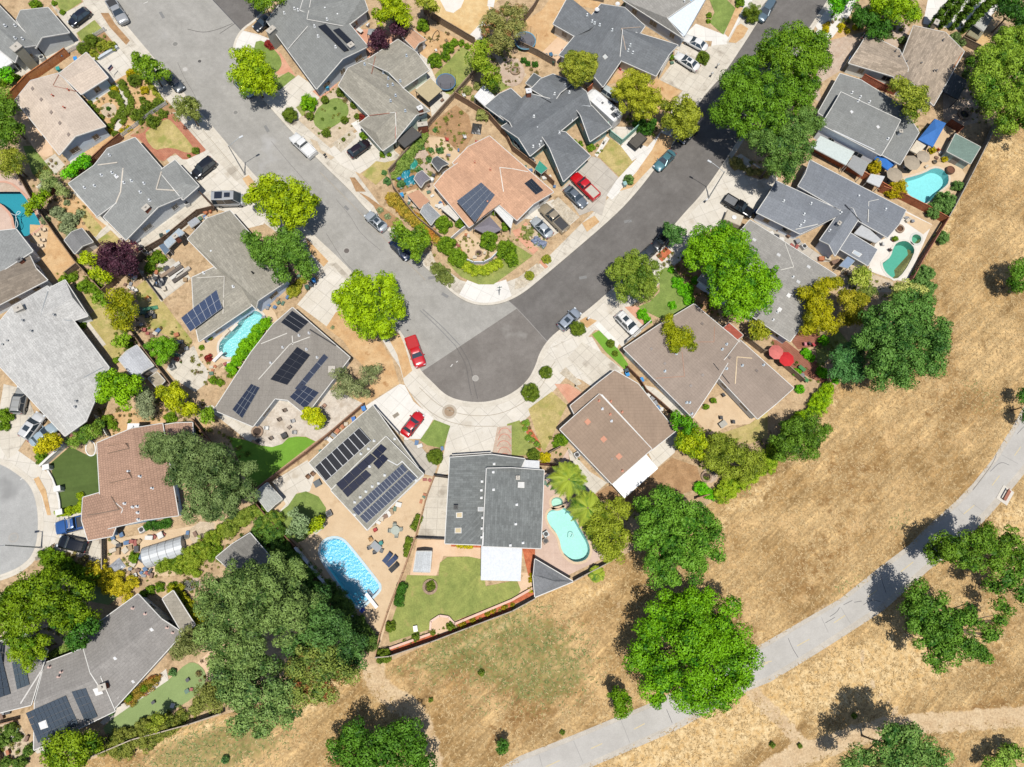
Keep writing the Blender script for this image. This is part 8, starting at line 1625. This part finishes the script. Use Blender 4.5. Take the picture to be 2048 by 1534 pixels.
firepit('round stone fire pit on the left edge of the rubble patio','J 8,380',.9,'a08878');firepit('small fire pit in the corner court','F 1782,487',.6,'a08c7c');firepit('round brick fire pit on pavers in the straw yard','K 1557,740',.85,'b08c6c');firepit('fire ring on the white pool deck','H 1057,290',.8,'b09c84','6a4a34');firepit('grey fire ring in the paver circle by the annex','C 25,560',.9,'bcb4a8','a89888');firepit('dark fire pit in the shady paver yard','D 1575,910',1.2,'6a5c54','3a3430');firepit('stone kerb ring round the dark palm bush','N 1392,95',1.1,'d8c8ac','6a5c40')
barrel('dark striped barrel planter beside the aqua pool','D 1465,1355',.8,.7,'6f4c3a');barrel('wicker basket beside the field fence at the aqua pool','D 1340,1290',.4,.5,'8c7a60');barrel('blue barrel behind the plants row','B 1140,1420',.4,.8,'3f62b8');barrel('white tank in the vegetable yard','B 1405,1430',.4,.8,'d8d8d4')
for lb,s_,hx in (('blue recycling bin on the drive by the dark green tree','F 460,703','2c84d0'),('green bin beside the blue recycling bin','F 405,757','3c6450'),('grey bin between the green and blue bins','F 435,733','5c666c'),('blue bin in the alley of the brown house','G 925,1455','2f9ae0'),('dark bin above the blue bin in the alley','G 920,1430','44545c'),('second blue bin further down the alley','G 1040,1500','2f9ae0'),('green bin in the alley of the brown house','K 1040,40','5c7c6c'),('blue bin beside the flat grey utility fence','K 1170,190','5c8cb8'),('black bin in the grey alley of the hipped house','E 1290,345','3c4a44'),('blue and white bin in the grey alley','E 1345,320','9ccce8'),('green bin beside the slate house fence','C 335,485','3c6a5c'),('blue bin by the trampoline patio','C 312,432','4a7a9c'),('grey barrel shaped bin by the trampoline patio','C 275,440','7a8488'),('black bin at the shed door','B 1295,430','2e3236'),('blue bin with orange lid at the narrow fence','J 780,280','3a78c8'),('blue bin at the top of the narrow fence','J 860,195','3a88d8'),('teal bin lid at the slate house side','A 480,435','5cb0e0'),('green kerb bin beside the small street tree','C 905,1465','9cc4c0'),('blue bin by the metal plank fence','A 600,465','3c9ce8'),('green bin at the pinkish house fence','A 460,545','3ca8a0'),('blue bin in the left cluttered corner','B 565,690','4cb4dc'),('second blue bin in the cluttered corner','B 530,690','9cc0d0'),('blue bin at the corner garden','F 1165,20','3ca0dc'),('blue barrel bin at the giant conifer','I 1895,1060','3c7cc0'),('dark blue bin at the sprawling house gable','G 1965,150','3a6ab8')):bin_(lb,s_,hx,20,h=1.0)
for lb,s_,hx in (('air conditioner beside the hipped house wall','E 1490,85','d8d8d4'),('air conditioner below the slate house eave','C 165,1280','c4c4c0'),('air conditioner on the concrete by the sprawling house','H 293,432','e0e0dc'),('air conditioner beside the brown house wall','K 520,565','d4d4d0'),('air conditioner at the bright dome tree','E 1370,1395','b4b4b0'),('air conditioner at the tile house wall','I 1130,1165','e4e4e0'),('air conditioner at the beige gable of the upper left house','A 330,455','d8d8d0'),('pool pump cabinet at the charcoal house','K 272,1200','cfd8d8'),('grill cabinet beside the pool pump cabinet','K 270,1255','8c7a68'),('grey barbecue on wheels near the stone bench','J 582,1035','6a6c70'),('black covered barbecue on the rubble patio','J 222,410','2c2c30'),('white tank unit at the roof corner of the solar house','F 1630,135','e8e8e8')):acunit(lb,s_,30,hx,.8)
CR=(('white chest','e8e6e0'),('dark box','4a4c50'),('tan crate','b09470'),('grey bin box','9a9ca0'),('terracotta trough','c07850'),('pale crate','d8ccb8'),('blue tub','5c7fa8'),('brown crate','8a6c58'),('green tub','5f806c'),('red tub','a85a50'))
def clutter(where,s,seed=0,names=None,sz=.7,grp=None):
    g=random.Random(seed);q=parse(s);used={}
    for i,(x,y) in enumerate(q):
        nm,hx=CR[(names[i] if names else g.randrange(len(CR)))];used[nm]=used.get(nm,0)+1
        lb=f'{nm} {where}' if used[nm]==1 else f'{ORD[used[nm] - 1]} {nm} {where}'
        crate(lb,f'# {x},{y}',(sz*g.uniform(.6,1.3),sz*g.uniform(.5,.9),sz*g.uniform(.35,.9)),g.uniform(0,180),hx,group=grp)
clutter('in the row under the solar roof eave','J 940,1125 975,1105 1005,1080 1030,1060 1060,1040 1085,1020 1110,1000 1140,965',3,[2,0,5,7,0,2,8,0],.75)
clutter('along the narrow side fence of the solar house','J 560,430 590,445 620,410 650,375 690,340 720,320 545,530 520,545',4,None,.7);clutter('at the side steps of the solar house','J 1205,435 1285,470 1310,495 1490,515',5,[0,6,0,6],.6);clutter('on the stones beside the solar house corner','J 1350,765 1390,770 1350,885 1345,905 1320,940',6,None,.5)
clutter('in the fenced work yard','I 920,1270 950,1290 1010,1270 1050,1260 1080,1270 1110,1260 1040,1310 1090,1320 1000,1330 940,1340 900,1330 1130,1385 1140,1400 1060,1440',7,None,.8);clutter('on the rubble heap of the work yard','I 1040,1480 1070,1500 1100,1490 1130,1510 1160,1480 1200,1500 1080,1530 1150,1534 1210,1534 1180,1515 1030,1510',8,None,.6)
clutter('on the timber stacks by the path','I 1560,1200 1590,1240 1610,1260 1500,1190',9,None,.7);clutter('in the toy corner by the dome tree','E 1180,1130 1215,1145 1240,1130 1260,1110 1410,1140 1440,1200 1465,1230 1490,1250 1150,1100 1130,1060 1410,1300 1410,1335',10,None,.7);clutter('beside the swing set','E 1150,955 1175,985 1205,965 1230,990 1115,950',11,[8,1,5,1,8],.8)
clutter('in the garden corner below the purple tree','E 1000,740 1030,760 1045,735 970,785 1060,690 1080,680 1045,660 1130,640 1110,455 1095,460 1125,440 1075,700',12,None,.55);clutter('along the alley fence','E 1080,370 1100,385 1120,360 1065,400 1640,160 1680,150 1640,200 1655,210 1600,210 1690,130',13,None,.6);clutter('at the lumber rack','E 1330,610 1250,640 1270,720 1310,770 1480,700 1240,690',14,None,.8)
clutter('beside the pale speckled roof edge','E 220,850 260,830 290,815 310,800 350,760 380,740 200,855',15,None,.5);clutter('on the deck clutter by the ivy hedge','E 1690,1400 1720,1395 1760,1390 1800,1375 1830,1370 1700,1430 1690,1450 1820,1395',16,None,.55);clutter('at the end of the taupe house','F 180,885 215,890 150,920 100,910 90,925 60,1000 90,1020 170,860 250,840 310,700 340,670 325,690',17,None,.65)
clutter('in the vegetable yard','B 1240,1480 1380,1480 1420,1400 1160,1500 1390,1534 1500,1380 1230,1190 1180,1220 1230,1180',18,None,.6);clutter('beside the vegetable wall','F 1230,60 1220,90 1270,110 1410,30 1380,0 1445,110 1490,90 1475,85',19,None,.6);clutter('at the patio by the brick chimney','B 850,470 835,455 720,570 740,560 760,540 655,580 640,610 590,650 610,660',20,None,.6)
clutter('by the first trampoline fence','B 1515,830 1490,800 1440,400 1540,1240 1620,1200 1700,1190',21,None,.5);clutter('on the second trampoline patio','C 240,445 350,440 405,400 330,480 460,325 440,320',22,None,.5);clutter('along the slate house side','C 260,1420 300,1410 340,1490 110,1330 150,1360 600,780 625,765 1280,500',23,[0,0,6,8,6,9,8,8],.6)
clutter('on the ledge of the sprawling house side','H 90,295 135,310 170,345 240,390 110,380 190,430 230,440 70,350 30,330 430,530 480,530 560,550 530,560',24,[7,1,7,3,0,9,9,1,0,4,5,7,7],.8);clutter('at the rubble beside the white pool deck','H 1085,190 1110,205 1140,210 1160,230 1120,225',25,[5,3,5,3,5],.6);clutter('near the blue gazebos','D 1150,990 1170,1010 1190,1030 1380,1220 1350,1260 1090,1330 1130,1360 1270,1330 1450,1270',26,None,.5)
clutter('in the left lower garden','M 30,1060 45,1080 20,1100 60,1100 10,1130 70,1230 130,1240 100,1300 60,1420 210,1310',27,None,.6);clutter('on the pale turf','M 1225,1020 1500,840 1495,930 1530,915 1380,1045 1045,1010',28,[1,1,8,9,0,9],.6);clutter('behind the cottage','J 60,1200 100,1280 30,1260 80,1340 110,1370 150,1250',29,None,.7)
clutter('beside the tile roof yard wall','I 900,1225 970,1205 1190,1230 1230,1220 1280,1210 1300,1200',30,[6,6,0,9,0,9],.8);clutter('at the court edge','F 1600,415 1620,430 1640,470 1750,520 1830,485 1680,340 1700,350',31,[9,9,4,5,5,4,5],.6)
clutter('in the strip by the charcoal house corner','K 270,740 290,760 265,790 280,810 290,730',32,None,.5);clutter('along the brown house alley','K 1100,80 1130,110 1190,200 1150,150',33,[0,3,0,3],.7)
for lb,s_,hx in (('teal tarpaulin heap highest in the vegetable yard','B 1250,1300','2fa08c'),('blue green tarpaulin heap in the middle','B 1190,1375','1f93a8'),('blue green tarpaulin heap lowest','B 1235,1440','1f8ca0'),('black tarpaulin sheet in the lumber yard','E 1275,710','23272e'),('silver tarpaulin bundle beside the work yard gate','I 920,1465','b8bcc4'),('dark tarpaulin heap beside the dirt yard fence','B 1765,1020','4a4a48')):
    r_=place('tarpaulin',lb,'tarpaulin',s_,random.uniform(0,90),zat=.5);g_=random.Random(lb);m_=MB();N_=8;vs=[]
    for i in range(N_):
        for j in range(N_):vs.append(((i-3.5)*.30,(j-3.5)*.24,.08+.55*math.sin(math.pi*i/7)*math.sin(math.pi*j/7)*g_.uniform(.7,1.3)+g_.uniform(0,.08)))
    m_.add(vs,[(i*N_+j,(i+1)*N_+j,(i+1)*N_+j+1,i*N_+j+1) for i in range(7) for j in range(7)]);m_.build('sheet',plain(hx,.45,.5),r_)
for lb,s_,hx in (('bottle green garden slide lying on the lawn','E 1255,915 1150,950','5c9c78'),('orange toy car slide on the dry lawn','E 1160,830 1190,860','f08a3c')):
    c_,L_,a_=span(s_,LZ+.5);r_=empty('toy_slide',(c_.x,c_.y,LZ),R(a_),lb,'slide');m_=MB();bar(m_,(L_/2,0,.9),(-L_/2,0,.1),.5,.05);[bar(m_,(L_/2,y,1.0),(-L_/2,y,.2),.06,.16) for y in (-.27,.27)];m_.build('chute',plain(hx,.4),r_);m_=MB();m_.box((L_/2,0,.45),(.1,.5,.9));m_.build('ladder',plain('d8d4c4',.5),r_)
for k_,s_ in enumerate(('E 1380,600','E 1400,630','E 1420,655','E 1440,680','E 1340,640','E 1460,640')):crate('stack of long planks in the lumber rack, %s of six' % ORD[k_],s_,(2.6,.5,.35+.1*(k_ % 3)),40,('d8d4cc','6a6058','e0dcd4','5a524c','a08a74','c8c0b4')[k_],'plank_stack','planks')
for k_,s_ in enumerate(('C 880,540','C 910,545','C 945,555','C 975,540')):crate('red and white striped porch item, %s from the left' % ORD[k_],s_,(1.0,.5,.4),30,('c83c3c','e8e8e8','c83c3c','d84848')[k_],'storage_box','box')
for lb,s_,hx in (('half buried stepping stone on the pale path, upper','C 740,1130','f0ece2'),('white letterbox at the kerb by the large clipped ball','G 612,1012','f0f0ee'),('letterbox on the verge below the white saloons, upper','C 1648,520','dcdcd8'),('letterbox on the verge below the white saloons, lower','C 1600,590','d8d8d4'),('black letterbox beside the maroon hatchback kerb','B 550,1240','3a3a3a'),('letterbox with white top by the lamp sidewalk','G 1555,65','f0f0f0')):
    r_=place('letterbox',lb,'letterbox',s_,40,zat=1.0);m_=MB();m_.box((0,0,.5),(.1,.1,1.0));m_.build('post',plain('8a7a68',.7),r_);m_=MB();m_.box((0,0,1.1),(.45,.24,.24));m_.tube((-.225,0,1.22),(.225,0,1.22),.12,.12,10);m_.build('box_body',plain(hx,.5),r_)
def flag(lb,s_,cols,rz):
    r_=place('flag',lb,'flag',s_,rz,zat=1.5);m_=MB();m_.tube((0,0,0),(0,0,2.4),.025);m_.build('pole',plain('e0e0e0',.4),r_)
    for i,c in enumerate(cols):m_=MB();m_.box((.5,.03*math.sin(i),2.2-i*(.8/len(cols))),(1.0,.03,.8/len(cols)-.004));m_.build('flag_stripe',plain(c,.8),r_)
flag('small flag with red and white stripes by the shake roof garage','D 735,320',('3a4a8a','e8e8e8','c83c4c','e8e8e8','c83c4c'),50);flag('yellow and blue flag at the other garage corner','D 625,505',('3c7ccc','e8d83c'),60);flag('small striped flag at the pinkish house drive','A 880,575',('3a4a8a','f0e8e8','c86c7c'),60)
pot_s=(('I 1700,1340','b0603c'),);
for k_,s_ in enumerate(('K 1608,137','K 1552,187','H 1010,380','B 870,1110','B 850,1085','C 1275,465','E 1680,1170','F 1990,300','M 1040,985','M 1160,905')):pot(('terracotta pot on the tan patio, upper','terracotta pot on the tan patio, lower','potted plant by the spa basin','potted plant on the white entrance path','second potted plant on the white entrance path','potted palm by the white saloon','potted shrub beside the black chairs','potted plant by the grey gazebo','potted plant at the mauve roof eave','second potted plant at the mauve roof eave')[k_],s_,.35,.4,'b8643c' if k_ % 2==0 else '8a6a50')
for k_,s_ in enumerate(('I 1490,1220','M 1497,65','M 1525,65','M 1510,90','M 1540,95','M 1490,95','M 1520,105','M 1565,75')):barrel(('wooden ring planter on the paver bed' if k_==0 else 'round planter ring in the paver cluster, %s from the left' % ORD[k_-1]),s_,.42,.3,'8a8c80')
for lb,s_ in (('satellite dish on the slate roofed house edge at the top','C 845,35'),('satellite dish on the slate roof wing','C 680,80')):
    r_=place('satellite_dish',lb,'satellite dish',s_,200,z=3.0,zat=.6);m_=MB();m_.tube((0,0,-.2),(0,0,.6),.03);m_.build('mast',plain('9a9a9a',.5),r_);m_=MB();m_.lathe((0,0,.6),[(.02,0),(.25,.04),(.42,.14),(.43,.15),(.25,.06),(.02,.02)],16);m_.build('dish',plain('e4e6e6',.4),r_)
strip('swale','I 690,505 705,458 735,458 758,490 758,560 720,575 690,540 690,505',.16,LZ+.09,plain('f4f4f0',.6),ht=.1)

# ============================================================ DRY GRASS OVER THE FIELD (nobody could count it)
def dry_grass(n=70000):
    g=np.random.default_rng(5);X=GX[:,0];Y=GY[0];land_=[inset(ccw(p),-.15) for p in land_pts]
    px=g.uniform(-95,110,n*2);py=g.uniform(-52,105,n*2)
    def poly(pts):
        m=np.zeros(px.shape,bool);k=len(pts)
        for i in range(k):
            a,b=pts[i],pts[i-1]
            if a[1]==b[1]:continue
            m ^=((a[1]>py) !=(b[1]>py)) & (px<(b[0]-a[0])*(py-a[1])/(b[1]-a[1])+a[0])
        return m
    bad=poly(land_[0]) | poly(land_[1]) | poly(inset(ccw(PP('# 1039,1505 1311,1395 1536,1274 1681,1190 1818,1083 1911,996 1986,910 2030,838 2140,620 2220,640 2120,850 2040,975 1905,1112 1766,1230 1600,1336 1500,1388 1164,1550 960,1620',0)),.5)) | poly(PP('# -60,-260 380,-260 760,-260 700,60 620,200 930,540 1230,400 1560,-260 1860,-260 1700,40 1500,360 1200,660 1110,830 1000,860 800,800 300,400',0)) | poly(PP('# -280,860 0,890 110,970 120,1100 20,1200 -280,1240',0))
    ix=np.clip(((px-X[0])/(X[1]-X[0])).astype(int),0,len(X)-1);iy=np.clip(((py-Y[0])/(Y[1]-Y[0])).astype(int),0,len(Y)-1)
    keep=~bad & (g.random(n*2)>GA['dirt'][ix,iy]*1.2);px,py,ix,iy=px[keep][:n],py[keep][:n],ix[keep][:n],iy[keep][:n];N=len(px)
    grn=GA['green'][ix,iy];gd=GA['gold'][ix,iy];dk=GA['dark'][ix,iy];K=4;V=[];T=[];Gn=[]
    for k in range(K):
        a=g.uniform(0,2*np.pi,N);l=g.uniform(.12,.42,N);h=g.uniform(.01,.09,N);w_=g.uniform(.02,.07,N);ox=px+g.uniform(-.15,.15,N);oy=py+g.uniform(-.15,.15,N)
        c,s=np.cos(a),np.sin(a);z=np.zeros(N)
        V.append(np.stack([np.stack([ox-s*w_,oy+c*w_,z],-1),np.stack([ox+s*w_,oy-c*w_,z],-1),np.stack([ox+c*l+s*w_*.6,oy+s*l-c*w_*.6,h],-1),np.stack([ox+c*l-s*w_*.6,oy+s*l+c*w_*.6,h],-1)],1))
        T.append(np.repeat(g.random(N),4));Gn.append(np.repeat(np.clip(grn*g.uniform(0,2.6,N),0,1),4))
    V=np.concatenate(V).reshape(-1,3).astype(np.float32);T=np.concatenate(T).astype(np.float32);Gn=np.concatenate(Gn).astype(np.float32)
    b=NB('dry_grass_blades');at=b.add('ShaderNodeAttribute',attribute_name='tone');ag=b.add('ShaderNodeAttribute',attribute_name='fresh')
    col=b.ramp(at.outputs['Fac'],.1,.95,lin('a98a5c'),lin('e0c493'));col=b.mix(b.ramp(ag.outputs['Fac'],.45,.6,(0,0,0,1),(1,1,1,1)),col,b.ramp(at.outputs['Fac'],.1,.9,lin('5f7440'),lin('9fa86a')))
    me=cloudmesh('dry_grass',V,T,b.done(col,.9,.1));a=me.attributes.new('fresh','FLOAT','POINT');a.data.foreach_set('value',Gn)
    o=bpy.data.objects.new('dry_grass',me);COL.objects.link(o);tag(o,kind='stuff')
dry_grass()

# ============================================================ LOW PLANTS AND LEAF LITTER IN BEDS AND YARDS (ground cover)
def ground_cover(areas,seed=9):
    g=np.random.default_rng(seed);C=[];CR=[];H=[]
    for s,dens,kind in areas:
        pts=PP(s);x0,x1=min(p.x for p in pts),max(p.x for p in pts);y0,y1=min(p.y for p in pts),max(p.y for p in pts);n=int((x1-x0)*(y1-y0)*dens)
        for x,y in zip(g.uniform(x0,x1,n),g.uniform(y0,y1,n)):
            if inside((x,y),pts):r=g.uniform(.08,.34)*(1.5 if g.random()<.12 else 1);C.append((x,y,LZ+.05+r*.3));CR.append(r);H.append(kind if g.random()<.75 else g.random())
    C=np.array(C);CR=np.array(CR);H=np.array(H);m=np.maximum(10,(CR*CR*900).astype(int));i=np.repeat(np.arange(len(C)),m);N=len(i)
    d=g.normal(size=(N,3));d[:,2]=abs(d[:,2])*.7;d/=np.linalg.norm(d,axis=1)[:,None];p=C[i]+d*(CR[i]*g.uniform(.3,1.1,N))[:,None];nr=d+g.normal(size=(N,3))*.6;nr/=np.linalg.norm(nr,axis=1)[:,None]
    t=np.cross(nr,g.normal(size=(N,3)));t/=np.linalg.norm(t,axis=1)[:,None]+1e-9;b_=np.cross(nr,t);sz=g.uniform(.03,.08,N)[:,None]
    V=np.stack([p-t*sz-b_*sz*.6,p+t*sz-b_*sz*.6,p+t*sz+b_*sz*.5,p-t*sz+b_*sz*.6],1).reshape(-1,3).astype(np.float32)
    b=NB('garden_ground_cover');at=b.add('ShaderNodeAttribute',attribute_name='tone');r=b.add('ShaderNodeValToRGB');e=r.color_ramp.elements;e[0].position=0;e[0].color=lin('476a24');e[1].position=1;e[1].color=lin('c9b48c')
    for q,c in ((.25,'7a9434'),(.45,'a3a648'),(.6,'8a7a4c'),(.8,'8f6c4c')):n_=e.new(q);n_.color=lin(c)
    b.link(at.outputs['Fac'],r.inputs[0]);me=cloudmesh('ground_cover',V,np.repeat(np.clip(H[i]+g.normal(size=N)*.07,0,1),4).astype(np.float32),b.done(r.outputs[0],.9,.1));o=bpy.data.objects.new('ground_cover',me);COL.objects.link(o);tag(o,kind='stuff')
ground_cover([('A 700,800 900,660 1000,600 1110,570 1310,830 990,1100 900,1095 840,1000',.9,.5),('A 650,330 830,260 945,385 790,478',2.0,.3),('A 1180,960 1330,810 1400,900 1060,1090',2.0,.3),('A -40,560 150,540 190,680 -40,720',2.2,.25),('A 300,1250 520,1230 560,1534 260,1534',1.0,.5),('E 370,60 620,40 760,200 700,330 500,320',1.2,.6),('E 630,500 860,560 940,720 800,860 640,640',1.6,.3),('E 440,660 640,600 780,800 900,1000 760,900 600,760',1.8,.3),('E 1080,420 1340,470 1340,640 1180,700 1090,560',1.8,.3),('E 1050,640 1140,640 1060,860 1000,780',1.5,.6),('E 1040,1060 1500,1060 1540,1250 1380,1480 1100,1300',1.1,.7),('E 900,1130 1100,1100 1120,1240 960,1330',1.6,.3),('E 1560,1210 1700,1400 1860,1534 1560,1560 1500,1380',1.5,.5),
 ('I 780,200 1040,200 1240,60 1640,100 1720,330 1420,310 900,420',1.3,.55),('I 350,1330 720,1400 860,1560 560,1600 380,1460',1.3,.45),('I 860,1240 1480,1340 1700,1120 1980,1000 2040,1260 1700,1534 870,1560',1.2,.4),('I 1500,280 1760,380 1980,520 2045,860 1900,980 1600,460',1.4,.4),('J -20,930 180,1080 400,1380 560,1600 -60,1600',1.5,.35),('M -60,420 300,360 720,420 700,680 300,760 0,660',1.4,.45),('M 1080,60 1500,0 1660,160 1640,420 1440,160',1.8,.3),('M 1560,620 1900,560 1920,900 1700,1000 1600,880',1.0,.4),('M 200,1400 850,1260 1300,1100 1620,980 1800,1080 1300,1230 760,1420',1.8,.4),('M 0,1180 160,1160 260,1400 240,1534 0,1534',2.0,.45),
 ('B 1100,1420 1340,1090 1560,840 1640,900 1700,1060 1560,1320 1330,1534 1100,1600',1.4,.4),('B 1180,200 1400,150 1720,360 1480,480 1330,400',.7,.6),('B 340,850 640,700 880,840 860,960 780,1080 600,1200 440,1060',.5,.5),('B 1840,330 2045,400 2100,520 2000,600 1860,480',1.6,.35),('B 1620,660 1720,760 1980,900 2040,1080 1840,920 1640,800',1.6,.4),('C -60,400 140,520 260,560 240,640 100,600 -60,720',1.2,.6),('C 800,880 1180,1000 1160,1080 1060,1100',2.0,.3),('C 560,1080 740,1080 720,1240 620,1220',2.0,.35),('F 1080,40 1200,60 1480,390 1440,440 1180,230',2.4,.4),('F 1560,400 1800,330 2045,300 2045,520 1900,560 1700,560',1.4,.5),('F 1320,520 1440,490 1480,560 1380,600',1.0,.5),('G 0,360 110,300 180,450 60,480',1.8,.4),('G 70,290 150,250 290,380 230,460 160,420',2.2,.25),('G 1240,560 1700,720 1720,1020 1440,900',1.6,.35),('G 1150,480 1420,440 1400,640 1200,620',1.2,.5),
 ('D 470,180 900,20 1160,180 1000,330 700,280',1.6,.35),('D 1240,100 1700,200 1500,330',1.4,.4),('D 1560,440 1720,400 1740,1000 1560,960',1.0,.4),('D 1080,940 1280,1060 1200,1120',1.8,.4),('C 1700,1260 1960,1260 2045,1420 1900,1400',1.4,.5),('D -40,1000 330,1100 280,1260 -40,1400',1.4,.4),('H 580,520 820,640 980,740 1000,860 560,860',1.6,.35),('H 380,1080 640,1120 500,1534 380,1500',1.2,.4),('H 20,1190 200,1300 460,1534 200,1534',.8,.5),('K 1280,200 1600,380 2045,440 2045,640 1660,860 1480,860 1500,640',1.4,.35),('K 60,280 130,280 240,500 200,560 110,420',2.2,.45),('K 300,400 520,520 560,640 330,620',1.3,.4),('K 560,900 1000,980 1080,1300 760,1420 640,1200',1.2,.45),('N 1080,560 1560,400 2045,200 2045,250 1600,440 1070,630',1.6,.4),('J 160,1240 230,1200 400,1300 330,1340',1.5,.4)])
